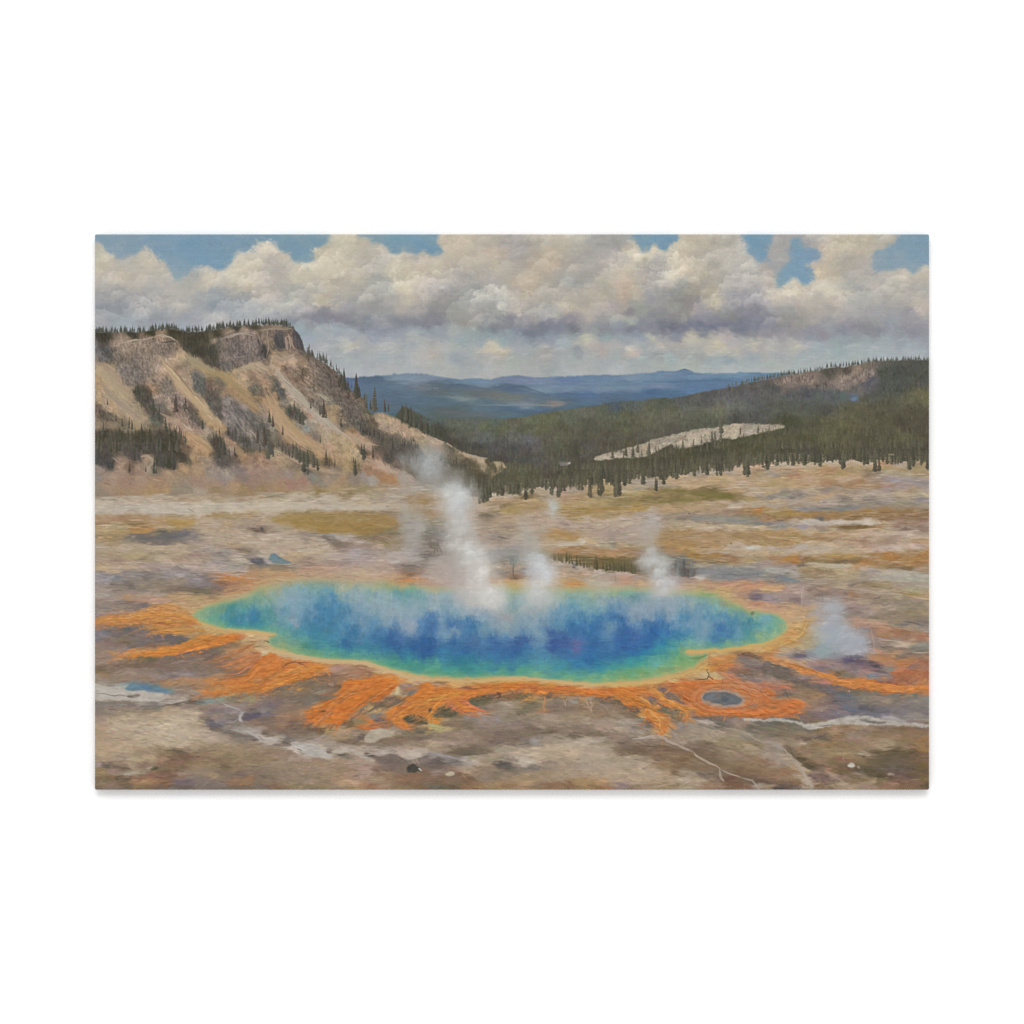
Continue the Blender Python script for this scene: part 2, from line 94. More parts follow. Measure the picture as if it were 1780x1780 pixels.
PIG['C'] = {
'A0': """100 1090 3f3e32 400 1080 403f33 600 1050 45422f 850 1050 44432f 1000 1100 454335 1150 1150 4c493b 1000 1200 4c4a3e 1100 1250 45443a 1250 1260 45453b 1200 1100 4b4738 1300 1080 4c4a38 1500 990 45443a 1700 970 474539
1250 1370 4e4a42 1300 1420 55504a 40 1230 6a6b6c 130 1250 505254 60 1300 787370 250 1180 988677 200 1280 5f5a52 380 1150 97866f 430 1210 a58f79 550 1140 8c7a6a 700 1110 a0896f 330 1220 a8937f 560 1200 9c8773
640 1230 8d7b6b 720 1180 937f70 800 1180 6b5f55 760 1240 7d6c60 850 1210 8f7a66 900 1280 b6a07f 830 1330 b49b82 730 1350 b9a085 680 1410 b29c8a 600 1300 8a7b6d 480 1300 8a7c70 350 1330 77695c 420 1400 7c726d
300 1420 857b78 350 1470 7c7472 250 1350 716a60 180 1400 8e8068 70 1400 aa9678 150 1500 ac987c 60 1560 ad8f6c 250 1600 ab9273 150 1680 b0997b 350 1700 a89378 60 1750 a8926f 550 1450 8a7d72 480 1520 7c7068
400 1570 86786a 600 1550 94816f 700 1500 a8917c 640 1620 a07f64 780 1550 7d736a 800 1640 857a6d 730 1650 867a6c 500 1680 55513f 570 1700 5a4c42 850 1450 9a8268 780 1430 bfa688 900 1560 b89a78 960 1640 b59672
880 1600 b09274 1000 1700 ab9070 1000 1450 94856f 960 1400 8d8168 1050 1380 a29272 1150 1430 a3926f 1100 1500 7b7a72 1130 1620 5e6159 1100 1680 6a685f 1250 1490 97835f 1350 1570 75705f 1450 1560 a48a5f 1400 1480 9c8a66
1480 1640 ad8d5f 1300 1640 7e6e5c 1260 1720 5f554a 1380 1730 9a7f63 1600 1720 9c8057 1000 1560 a8957f 1280 1140 8e8470 1450 1060 8f7f6a 1600 1060 9b8876 1700 1080 96826f 1300 1200 4d4b41 1400 1180 827669 1500 1170 6b625e
1600 1180 8a7c74 1700 1150 857a75 1450 1260 78706a 1570 1260 6b6461 1700 1260 7d716b 1400 1330 8a7d74 1500 1350 746a68 1620 1330 7a6e69 1420 1420 6f6a68 1550 1380 7f7060 1600 1450 a08a6c 1700 1410 a89377 1500 1480 a4916e
1750 1500 a08871 1700 1560 907a68 1620 1540 ab9478 1580 1610 b09a7c 1690 1640 756c5c 1550 1570 ad9877""",
'A1': """50 1020 7e7060 150 1010 8b7a69 250 1010 6d6355 60 1120 8a7968 100 1180 857459 30 1250 4c4742 130 1290 9c886a 190 1100 524f50 170 1180 4d4b4d 220 1200 5b5654 290 1120 a28a79 300 1200 937d6e 340 1150 6b5d59 380 1100 4d4a50
410 1170 55504f 430 1230 5b5552 350 1250 8a7869 250 1260 9b876c 150 1350 ab9477 250 1330 ab947a 330 1330 b09a82 420 1330 8a7660 480 1300 6c6254 550 1290 55544c 50 1350 7a6c5c 60 1420 a58f78 130 1420 b29a7f 250 1450 87705c
330 1430 ac947d 440 1460 6e6050 500 1400 a48b6f 560 1380 8b7a6e 640 1400 75695f 700 1420 695c50 680 1500 655d55 560 1500 a38d78 620 1520 736962 760 1520 6b6259 650 1600 6a6058 760 1640 726860 500 1560 a8917a 400 1560 7c6a58
300 1560 8a755f 200 1500 b19a82 150 1600 6b685d 230 1640 ae9980 330 1620 8a7461 100 1520 7c7463 50 1600 ad8f6f 30 1700 7e6b58 130 1680 5f5f52 200 1690 5a5a55 300 1700 b19b85 420 1660 8f7d69 480 1650 87796a 540 1640 6a5c4d
600 1720 948674 680 1740 9a8d78 720 1690 6a6455 800 1730 6b6158 880 1700 675a50 870 1600 46443c""",
'B0': """60 200 a7906c 100 330 a39079 200 390 b0966c 60 440 6b5c52 150 420 a18d76 130 500 5b564a 300 380 a79782 350 480 a99579 450 420 95886f 500 520 a9967a 300 280 ab977b 480 280 4a4a3d 560 320 55493f 520 250 565344 620 420 55504a
680 500 4b5047 700 420 77736a 640 540 5b6557 600 460 85705f 760 500 6d6151 680 330 94877c 650 220 a38469 780 250 8f8376 800 380 9c8e7d 780 560 9a8470 850 560 a8907a 900 640 b0917a 1000 640 ae937b 870 400 5a4847
930 350 a5907f 970 400 5f5048 900 330 94847b 1040 490 504d42 950 500 958070 1000 540 6e5f52 1090 590 5a5850 1140 610 55544a 1050 270 b29a7c 1120 400 b0966f 1180 500 b29366 1250 590 b2956c 1330 630 b28f60 1000 730 b49169
1100 760 b2906a 1180 870 ae8b5c 1100 830 aa8a64 1200 680 a99c87 1240 720 77705c 1300 780 454438 1330 880 4f4a41 1400 950 5a5550 1350 1000 625d58 1450 800 9a8068 1480 900 9d8d80 1500 930 5f5346 1280 350 655f57 1300 450 5a554d
1240 400 66625c 1330 500 50504a 1250 200 7a665a 1400 330 857d7a 1380 480 8e847f 1430 560 938b86 1540 440 5d5857 1600 420 8c837f 1650 500 6a6664 1500 600 5b5553 1480 700 4d4845 1550 720 5b554f 1600 600 8a8175 1650 700 938874
1700 600 5d5b50 1740 650 4c4c42 1750 780 545041 1600 830 5b584a 1680 850 625f4c 1700 400 94805f 1750 320 8f7856 1600 280 a58961 1500 200 a88a5e 1700 200 6c675a 1650 150 978468 1780 450 8c8078
100 700 4b463a 300 700 4a4837 500 720 45432f 700 720 48443a 850 750 45412f 100 850 55504a 200 880 5d584a 350 880 58534f 500 850 4d4a42 650 850 4d4943 800 850 49463a 880 880 44412f 700 980 4f4c46 820 1000 4d4a46
100 950 4c4745 150 1020 45484a 60 1000 50504c 450 950 585250 950 850 6d5c49 940 960 4c463c 1000 980 635f4c 60 600 8a7c66 180 590 847660 320 640 77705c 440 600 a09070 560 600 8c7f68 640 640 6f6854
300 1000 9a8270 370 1050 7a6452 560 980 a38c72 560 1050 9c8e78 480 1060 98806c 630 1060 6f6a5c 300 1100 9d8570 100 1120 968474 50 1080 97877a 40 1160 8a8580 200 1180 a18a76 500 1180 a18874 800 1120 a48a70 950 1050 a68a65
1050 950 a88a61 1100 1080 a48a6a 1200 1000 968670 1250 1120 94897f 1400 1130 989085 1350 1180 8f837c 1550 1100 847874 1600 1150 857670 1650 1000 a08370 1700 1100 9c8274 1600 960 a4835f 1550 900 a58962 1750 950 9f8166
1100 1220 9b8270 700 1230 9f8268 300 1230 9c7f6c 100 1240 a0866f 1000 1290 8f8574 1300 1240 a08570 1500 1260 a58968 1700 1230 967b6c 60 1310 8f8373 300 1310 9f8768 600 1300 a5885f 750 1310 a78862 900 1330 8f8570
1100 1320 a39885 1300 1290 94805f 1600 1300 967f58 1750 1290 957d5a""",
'B1': """100 60 a89078 60 160 ab8d70 150 200 6b6a60 220 250 5c5c56 140 270 ad8a5f 50 330 ae8a6a 30 270 77685c 100 400 ae8f68 200 500 ad9069 250 350 8a8274 320 250 ae9c86 350 350 a99a84 450 430 aa9a82 300 440 5f5d50 360 450 55544a
430 520 575349 400 400 938870 520 500 b0937b 560 570 a59c8a 480 640 8b938e 500 600 9c988a 650 560 a99b88 700 650 ada08a 620 640 a99982 780 720 b09c78 570 420 857973 510 400 67584f 650 480 55544a 700 480 a68e6d
770 420 a8936f 700 300 8f8570 620 260 a5987f 740 350 6f6f66 820 300 706a60 900 380 77695f 960 440 746a62 900 500 6b655c 1000 520 6f685e 1050 420 6f675c 860 600 6d665b 950 600 77705f 1000 320 6d6258 1100 500 7d745d
1150 450 5f5e50 1050 600 55564e 1100 680 505048 950 680 9d7f5b 850 560 857760 780 560 a38c6b 760 620 a58c6f 1180 580 6d6251 1250 540 a8967a 1350 540 b09b7c 1400 640 b09b84 1500 680 af9580 1550 620 a89074 1650 700 ac957a
1700 780 a49778 1300 600 aa9a84 1200 700 5c564c 1300 760 605a4f 1400 760 5f594e 1500 840 55504a 1600 860 5b5850 1400 900 56504a 1250 850 5e564b 1350 970 554d47 1500 780 77705f 1680 900 5f5a55 1730 840 9c8e74
1200 920 7d6858 1100 760 ab8f74 1000 720 b08f73 1150 830 a58f79 970 800 ad9266 900 760 aa9670 1060 870 6a6150 1090 900 57513f 850 850 ab9572 1000 880 b29c78 1050 960 a89678 1150 980 a8896d 1250 1040 b09480 1350 1090 aa9480
1450 1100 a5907a 1450 1050 6c5c50 1600 1080 6f6453 1650 1130 6b614c 900 900 a69068 800 950 af9066 700 870 ad9076 950 1050 a08a62 1000 1060 77694c 1150 1100 a07a5c 1250 1130 9c785a 1300 1180 a57c52 1390 1180 a97f55
1100 1170 938a85 1180 1190 9a968c 1500 1160 a09a90 1600 1180 a2958a 1000 1180 8b7f72 850 1170 a08768 780 1120 857d6f 650 1100 8f7d5d 720 1180 9a8878 550 1170 7d8078 600 1200 888274 400 1120 9c8b70 300 1150 958880
100 1080 98806f 100 1160 958270 300 1210 a07a6a 450 1220 9f7a68 150 1240 a08466 60 1010 a0836b 200 960 a89072 250 1020 958468 300 920 75695a 250 850 665e54 160 900 a69678 60 800 5d5a4c 60 700 55534a 100 870 5f5b46
130 780 77705f 40 600 6d6a65 100 660 8c8678 150 620 6d6a5c 50 560 94897d 220 690 857460 230 600 a5875f 330 650 a38c60 300 740 a08562 400 730 ae8c5c 500 780 b08a68 600 840 aa8c6c 420 640 938c7c 580 720 857a6c
640 760 a08f74 380 900 6a6450 450 950 5d5a48 550 990 6c6450 500 900 6b654c 460 1050 55544a 700 1000 756548 620 900 ae9068 600 1070 77684c 200 1300 a0835f 500 1280 9f8a72 800 1280 a68f68 1100 1290 94865f 1300 1260 a08b70
1400 1300 a39582 1600 1300 a59c90 900 1330 917f5c 1200 1340 9a9078 600 1320 937d50""",
'B2': """60 780 ae9a82 120 800 b0957c 100 850 a89078 200 860 6f6552 240 870 5c5444 300 860 a8977a 330 950 6c6450 420 920 a89274 400 1000 5c5644 480 930 a39680 550 960 a89a84 580 1000 a8997c 500 1050 5c563f 600 1010 9c8c70 640 1000 55513a
720 1010 9a8e70 780 1020 9f9070 700 1050 6f6848 250 980 6a6050 300 1080 57513f 400 1100 55503c 200 1050 6c6660 100 950 8a8680 550 1150 514d3c 450 1200 5a5548 540 1250 4a4636 600 1300 4d4a3a 560 1380 6c6250 640 1350 5a5240""",
}
PIG['G'] = {
'B0': """150 1380 a89b88 450 1390 ae9f88 700 1380 ab9f8c 1000 1390 a9967c 1300 1370 a59378 1600 1380 a39077 1750 1400 b1a48c 100 1450 b3a898 400 1450 b5aa98 650 1440 ada08e 900 1430 b5aa96 1200 1430 b8ae9a 1550 1440 b6ac98
100 1520 b0a494 300 1510 b3a99b 600 1500 bcb3a4 900 1500 b5ab99 1200 1500 b8ae9a 1500 1500 b8ad95 1750 1490 b5a88d 700 1550 b3a290 1100 1550 b8ab95 1300 1570 a3885a 1600 1550 a58f6d 100 1580 a58c6c 350 1580 a08560
60 1640 a98a66 250 1620 a58464 500 1610 a98761 750 1620 ad8f5f 950 1650 ab8849 1050 1620 ad8d55 420 1650 957c50 100 1710 b19d72 250 1680 a99a74 450 1720 ae8450 580 1720 b08550 300 1750 ab8e5b 700 1690 b09668 900 1690 af9058
1150 1640 b0a08a 1300 1660 b0a290 1400 1610 aa9872 1450 1680 ad9676 1600 1640 a39480 1700 1660 9c8b7a 1200 1740 ab9c86 1600 1740 b3a28c 1750 1710 7a6a60 60 1310 8f8373 300 1310 9f8768 600 1300 a5885f 900 1330 8f8570 1100 1320 a39885 1300 1290 94805f 1600 1300 967f58""",
'B1': """200 1300 a0835f 500 1280 9f8a72 800 1280 a68f68 1100 1290 94865f 1300 1260 a08b70 1400 1300 a39582 1600 1300 a59c90 900 1330 917f5c 1200 1340 9a9078 600 1320 937d50 1750 1250 a09888 150 1370 948a70 400 1360 b0a690 700 1360 b3aa98
450 1400 a89c88 1000 1390 b0a48e 1200 1380 a39880 1400 1380 aba08e 1650 1400 a08a6c 1750 1420 9c8458 200 1430 bcb096 500 1430 b3a794 800 1430 b5a996 1100 1460 b8a88e 1400 1450 b3a692 200 1490 b9ad94""",
'B2': """60 1350 a89880 60 1480 b0a08a 550 1400 a58f70 640 1400 b39e80 800 1400 b09678 700 1350 b0a690 900 1320 b8ac96 1000 1300 b0a48c 850 1330 8c8068 1040 1380 7d6a48 1120 1300 a89a80 1100 1420 b0986c 950 1430 aa8f60 780 1470 857250
1200 1270 a89c88 1300 1280 b0a490 1450 1330 a88c78 1550 1300 a59a88 1650 1260 b09c7c 1600 1370 a08660 1450 1420 ab9068 1700 1400 ad9460 1250 1400 a89880 520 1500 b5a38a 800 1510 a8924c 900 1540 a89058""",
'B3': """60 1250 a8946c 130 1260 b09868 30 1350 8a7a58 350 1220 a39684 300 1300 a89a78 550 1220 9c9484 450 1280 a89a80 700 1260 9c9686 800 1200 b39a78 950 1180 b09a78 1100 1100 9c948a 1240 1100 a8a090 1400 1080 a59888
1500 1060 b8a488 1700 1050 b8987a 1750 1120 a08868 1300 1170 b39c70 1600 1200 b0987a 1750 1200 b49c78 100 1320 a08c5c 300 1350 9c8850 500 1330 a59460 700 1290 8a7440 900 1260 b8a27c 1100 1240 ad9470 1500 1260 b39a7c
700 1330 948048 900 1320 8c7844 1100 1340 7f7040 1250 1340 77693c 1400 1360 746838 1500 1370 8c7c54 1000 1370 98884c 1700 1340 b0a090 60 1400 a8945c 300 1400 8f7c48 600 1390 8c7844 900 1400 7f6c38 1200 1390 847444
1450 1310 a88e64 1350 1420 b09468 1650 1390 a89464 100 1450 9c8654""",
'B4': """100 1020 b5a58c 220 1010 b0a894 350 990 b3a68c 520 1020 ad9c80 700 1000 b3a692 950 1000 b5a08c 1150 1000 b3a68e 1280 1030 b08c64 1450 1010 a89a8a 1700 1020 9c8a64 200 1080 b09878 500 1080 b39a74 700 1080 b08c60 1000 1060 a89468
1300 1060 a8905c 1500 1080 a08c68 1650 1120 a38e68 100 1120 a59c8c 300 1120 b08460 600 1120 b08f60 850 1120 a88c58 1000 1110 b09470 1150 1120 7a6850 1350 1110 a89c84 1550 1140 a89e80 200 1190 b39a70 500 1180 b89c7c 900 1170 b0987c
1200 1170 a09080 1400 1200 9c94a0 1600 1190 9c9490 100 1240 b39a64 400 1240 b0966c 700 1230 a8855c 1000 1230 a8845c 1200 1250 a08460 1350 1250 a88470 1500 1240 989090 1700 1240 989090 100 1300 b09a78 500 1300 b0a08c
700 1290 948878 1000 1300 a08f7c 1300 1290 a09090 1600 1300 a08e70 1750 1290 9c9490 60 1370 84807c 250 1350 8f8a80 400 1350 7f7c78 550 1370 b89c74 700 1340 b49a78 900 1330 a5947a 1200 1350 a89a8c 1500 1350 b0a084
1000 1380 b8a894 1700 1360 b4a488 100 1420 b3a080 400 1410 a89c8c 700 1420 a89c90 900 1400 8a8074 1050 1410 8a7f74 1200 1440 807c74 1350 1420 989088 1500 1410 98907c 1700 1410 888488""",
'C0': """60 380 a08a62 200 390 9c875c 60 430 a68f6c 250 440 a3906f 400 400 7d7568 500 400 746e68 650 390 77706b 750 350 6d6a60 850 370 6f6d72 980 360 757277 1080 370 8d827c 1300 380 ab9c88 1600 380 b0a08a 1200 300 ad9a7c
1500 310 b2a28a 100 500 a89c84 350 500 aa9b84 600 520 ab9c84 900 520 ad9c84 1100 480 a5967f 1300 500 a08e76 1500 480 ad9876 1700 470 b0a08c 1250 510 a39c98 1400 540 9b958e 1600 540 87796a 1550 600 aea08e 1700 620 66646a
1760 650 626066 1600 630 a8a090 1400 600 979089 1350 570 8d857f 150 570 a89478 400 590 a99a70 600 600 95866c 250 620 9c8578 80 640 a5947c 700 600 ada088 900 610 9f8c74 1100 590 a08a7c 1150 650 a89a8a 1300 680 9e9894
1500 700 9c9690 1700 690 8c7f6d 1000 660 ac9c8c 800 670 b0a08c 400 690 b09c84 100 720 b5a07e 200 740 b2a08a 500 720 a08f85 700 720 9a8a88 900 720 948a88 1100 720 a89890 1300 740 b0a294 1550 750 ad9c90 60 800 8f8c94
200 820 7f828c 100 850 9c97a0 350 780 8d8480 450 800 8d8888 550 820 7e7672 700 780 8d8380 800 780 989095 900 800 9a9398 1050 800 8c8584 1150 800 857d7c 1250 830 7e6e6a 500 860 928878 700 870 8a8070 900 860 97897a
1100 860 8e8690 1200 900 84797c 60 900 958a84 200 910 8a8074 350 900 78706a 500 930 8a806f 700 930 8c7f6c 850 950 857264 1050 940 7a6e60 1150 950 75705c 300 950 92857a 100 960 a0948a 60 1010 a59a90 200 1010 9a8c84
450 990 9d9084 700 985 a39587 350 1030 a58868 250 1070 96847a 120 1060 948880 500 1060 b08a74 650 1060 b58f78 750 1060 b69278 400 1080 8a7468 500 1120 7c7070 400 1140 8a7d74 250 1130 93867c 100 1130 92877e 60 1210 8f8884
200 1220 a0806a 350 1190 96806c 300 1220 b07f5c 850 1030 b8935f 1000 1040 b99666 1150 1050 b99763 1300 1040 ba9562 1500 960 b98d5e 1650 900 b98f66 1400 830 bb8858 1500 820 b97f4c 1300 800 a97f66 1350 880 8c6a54
1500 890 a57858 1250 950 826c5e 1700 780 b08a60 1550 1000 c0a274 1400 1050 b89b64 1200 1120 bc9d6a 950 1100 c09a68 800 1130 c49660 650 1140 c0905a 580 1180 c48852 700 1200 c78a4e 850 1200 c49254 1000 1180 c8a068
450 1220 c28a52 300 1270 c28550 100 1280 bf8450 200 1240 c07a50 500 1280 c4864a 750 1290 bf8444 900 1260 c4924f 1000 1230 c79b62 1050 1290 c49c5e 1180 1330 c4a462 700 1350 b98246 850 1370 c08c46 1000 1360 c0934c
1150 1400 c39a55 1300 1400 c49e58 1500 1400 c7a662 1700 1420 c9ab6c 100 1320 a87a5c 300 1315 b4784e 150 1350 776e6a 350 1370 6d6664 480 1370 706868 100 1390 767684 250 1430 776c68 450 1430 7a6a66 50 1440 7e7c8a
600 1420 8a746c 800 1450 6f6866 900 1460 706660 950 1490 6f6558 800 1500 716660 650 1480 77696c 500 1500 7c6e70 300 1490 857458 200 1480 84746a 60 1520 8f7a74 150 1520 88706a 400 1540 7d7064 600 1540 786a5c
300 1570 8f7c74 100 1580 8c7a6c 1050 1460 a57e50 1000 1400 b58a50 1000 1520 c07f42 1150 1470 c68743 1300 1480 cc843c 1450 1470 cc7f3c 850 1570 c48244 700 1600 c68848 600 1610 c88c50 450 1620 c88e54 350 1650 b98858
900 1600 c07a40 1100 1570 c07c44 1250 1530 c47c40 1500 1450 c07048 1400 1520 b57c4a 1600 1480 c4a06a 1500 1560 9c7a52 1350 1570 85735c 1450 1520 8a7a58 1300 1590 7c6c5a 1200 1620 7d695c 1000 1650 786860 800 1660 7d6a58
600 1690 72664c 500 1700 7e6c52 400 1690 90765a 250 1660 a8866a 100 1650 9c8474 60 1720 9a8878 200 1720 8a7464 900 1700 7c685c 1200 1690 80695c 1450 1610 ac7e58 1550 1600 b88558 1650 1560 c08a54 1650 1650 b57a58
1600 1720 b87c50 1750 1720 be7c46 1400 1690 946c54""",
'C1': """100 150 b0a088 300 140 a08a5c 550 140 948050 800 140 967d55 1050 130 8f7c58 1300 130 957f62 200 200 a38a50 400 200 a18546 600 180 97855c 850 190 a3895c 1050 180 9c8a60 1250 190 a08050 1380 200 a3804c 400 250 a08240
650 250 a07e3c 900 250 a07c40 1150 250 a07a40 1400 260 917a50 650 310 a07e3c 900 320 a38142 1100 320 9c7e40 1250 330 8b7345 1350 330 857a5c 1500 300 8d8570 1450 180 94897a 1600 250 a09a92 1700 300 a8a29c 1650 150 a39a88
1750 120 978560 1700 60 a59782 100 60 b9ad94 400 60 b7ab94 700 60 b0a292 1000 70 b3a288 1300 60 b0a592 200 270 b0a088 60 230 a89580 100 380 b0a290 300 350 ad9e8c 500 330 a5926f 300 450 b2a48f 550 420 ab9c86
650 440 b1a491 200 500 b39f8c 450 510 b5a58e 550 560 b4a58a 330 580 b39f7e 100 480 b0a08e 60 560 aea392 640 500 b3a48c 650 590 b3a592 800 590 aa9c8e 750 420 857468 700 400 766c62 800 400 97908a 820 470 877664
900 500 8f7e74 950 460 958478 900 400 a69c92 1050 450 a89c94 850 380 a8a29a 1100 390 867454 1200 400 8a765c 1300 400 8a765a 1200 460 97866c 1100 490 948577 1350 470 8f7f5c 1450 400 8f8468 1600 400 a0978f 1700 450 9a938c
500 390 94897c 1000 560 a69aa0 1150 530 9f9290 1300 520 a39688 1400 500 93866c 900 580 aa9c96 1100 620 a2948f 1250 600 ad9f98 1400 580 aca49e 1550 560 a8a39f 1700 540 918a86 1450 640 b0a8a2 1600 640 a29c96 1750 600 7d766e
500 640 9c8878 700 640 a08e80 900 660 a08c88 1100 680 a8958c 1300 680 ae9a8c 1500 690 887a74 1600 720 82766c 1700 690 918880 200 690 8c7f6a 100 640 a09a94 350 690 958878 450 700 b08f76 600 720 b29478 750 720 b29482
950 730 b29a85 1150 730 b39c88 1350 740 ad978a 1550 780 8f6e56 1680 770 9a8270 100 770 ba9464 300 790 bb9468 500 780 b4977a 700 790 b89a7c 900 800 b39c84 1050 770 b8a482 1200 800 b8a08a 1400 810 bb9e7c 1550 850 c08a5a
1680 850 b88c68 100 860 bf9a68 250 850 bd9d6e 1770 800 aaa098 50 900 bf9c68""",
'C2': """550 60 b3a28a 700 60 b09c84 850 80 a98c50 1000 80 ab9358 1100 60 a68d62 1450 40 b09460 1600 50 b09660 1500 110 a5864a 1700 90 a3853f 1600 140 a88646 1750 140 a88c58 600 150 84775f 680 150 857a6a 450 150 b09880
500 210 a89480 750 180 aa967c 950 170 b09c84 1150 170 ac9884 1400 190 b3a28c 1700 200 b5a48c 1300 240 b5a08a 1500 250 a8968a 1700 270 ad9a8a 600 260 a0907c 800 270 9c8c78 750 230 b09e86 900 300 9c8d7c 1050 280 b0a08c
600 320 a5947c 750 310 b0a088 950 330 aa9a84 1200 300 a69a86 700 360 8f8a80 800 390 847870 600 400 a29284 650 470 a8988a 900 420 a89a8e 1000 380 aca290 1350 340 b08c58 1450 370 b08a54 1580 380 ac8a58 1700 360 a89780
1550 420 a89048 1400 430 b39a6c 1450 470 b8ac94 1600 460 bcac90 1640 410 c0b49c 1750 430 b8a07c 1350 500 b3a088 1400 530 a88050 1550 540 a67c48 1700 520 a58050 1350 590 7b6f48 1450 600 7e6c48 1550 610 82693c 1650 640 6e6440
1740 640 6e6440 1450 650 9c9078 1400 690 a8a090 1550 690 8a8074 1650 740 ae9e8e 1450 750 b09c84 1350 780 b8a088 1600 800 a98c70 1700 800 b4a088 1450 860 bf9858 1550 880 bc8c54 1350 880 bda884 1700 850 b0ac98
700 560 8a8a8a 700 620 8a8884 900 600 80847c 950 570 8c8e88 1000 640 8d918a 780 640 807a6e 760 710 b0a08a 700 700 a89a88 780 760 847c70 900 740 948070 960 720 a8967c 1030 740 7a7070 800 800 8c7e70 950 810 8a6a4c
700 830 b88a60 800 850 c08e58 1000 860 c0a070 900 890 b99c48 750 890 bda064 1000 900 b8a868 60 430 6d665c 120 480 75685a 60 530 857a70 20 560 77706a 140 560 8a8078 60 640 a09a92 30 300 787468 80 230 8c8468 50 360 6a665e
100 700 a89c90 200 740 a2938c 50 820 b8a090 180 840 b09c94 330 850 ad948c 300 790 ab9c98 100 60 b0a08c 60 150 a08868 250 500 a8a29c""",
'C3': """100 30 9c8654 300 40 94804c 600 30 8f7c4c 900 20 97845a 1200 20 a89068 1500 40 b3a490 1750 30 b0a08c 100 100 a88640 300 110 a98a4c 450 80 ac8c48 600 90 b09c7c 800 90 b0946c 1000 90 b39a74 1300 90 ad9578 1400 110 97806c
1600 110 a08050 1750 110 a87c48 100 150 a98e58 100 200 b5a48e 300 190 b5a490 500 180 a89c90 620 200 b0a8a4 800 180 9c8e78 900 190 8c8070 980 140 8c7e70 1100 190 8c8a80 1300 190 908c78 1500 200 8a8880 1700 230 7f7c78
1650 200 8a8870 1250 230 9a8a78 850 230 b0a084 1000 260 b3a488 1200 290 b5a488 1500 280 b3a280 1750 290 b0a080 100 240 b3a490 300 240 b0a290 200 290 aa9a8c 450 280 b0a498 100 340 a5948a 250 350 a08f84 400 350 ac9e90
50 420 ab9c88 200 420 a39488 400 430 a59888 100 480 a69878 190 490 8c8c7c 300 490 ad9070 400 500 97844c 60 560 ac8450 200 540 b0845c 300 560 a88654 400 560 987a58 500 560 958478 850 340 a58450 1000 350 a88858
1200 350 a98450 1500 370 a68650 1700 360 a88658 850 410 a88450 1100 420 ac8e60 1400 420 ad9064 1700 430 a88c5c 800 470 aa8448 1000 480 a88448 1250 470 a88654 1500 490 b3a08c 1680 500 b8b4a4 1650 550 b4a082 1200 540 b39a78
1400 550 b09c80 900 520 a8804a 1050 580 a8803c 1250 590 a47c44 1450 600 977454 1700 610 a08e6c 1150 640 957c54 1350 650 9c8050 1600 640 ac9460 780 550 a58664 1100 690 9c9888 1300 700 8c8a84 1500 690 94948c 1700 690 8f8784
1150 750 858884 1300 760 848888 1450 780 787c80 1600 750 8c8c7c 1700 790 74767c 1120 820 b8b0a8 1300 820 8a8a8c 1500 830 857d80 1700 830 a08e84 50 650 77623c 170 650 6e6438 250 660 7c6a40 330 690 67603f 400 650 77684c
250 730 65603f 150 700 6c6240 400 730 625840 500 700 7d7060 550 640 958a7c 600 750 8a7868 530 770 7f7058 50 760 b0a498 200 780 aca094 300 790 aa9888 60 820 ad9c8c 200 830 ad9080 350 860 ba8c70 280 880 bf9474 450 830 ab9584
500 880 bf9c6c 100 880 b5ab94 700 570 6e7068 700 620 8a8878 880 600 747870 920 660 6f7474 870 700 6e706c 980 700 74746c 900 760 6c6460 1000 770 645c58 850 760 77706a 800 650 8a8a80 960 830 8f7c70 850 840 9a8880 1000 850 ab9080
1200 860 b98c6c 1400 880 b88c70 1600 870 bc8c68 1000 920 b8a080 1200 930 b79474 1400 930 bf986c 1600 940 bd8c6c 1750 900 c09070 1100 960 b4a868 1350 960 bf9f5c 1450 1010 c4a06c 1600 1000 ae8870 1700 1020 84707a
1750 1010 7a6c7c 1650 1050 ab8c70 1550 1070 c49c64 1650 1110 bd9474 1750 1090 c08c68 1750 1150 c4a078 1700 1570 c4a05c""",
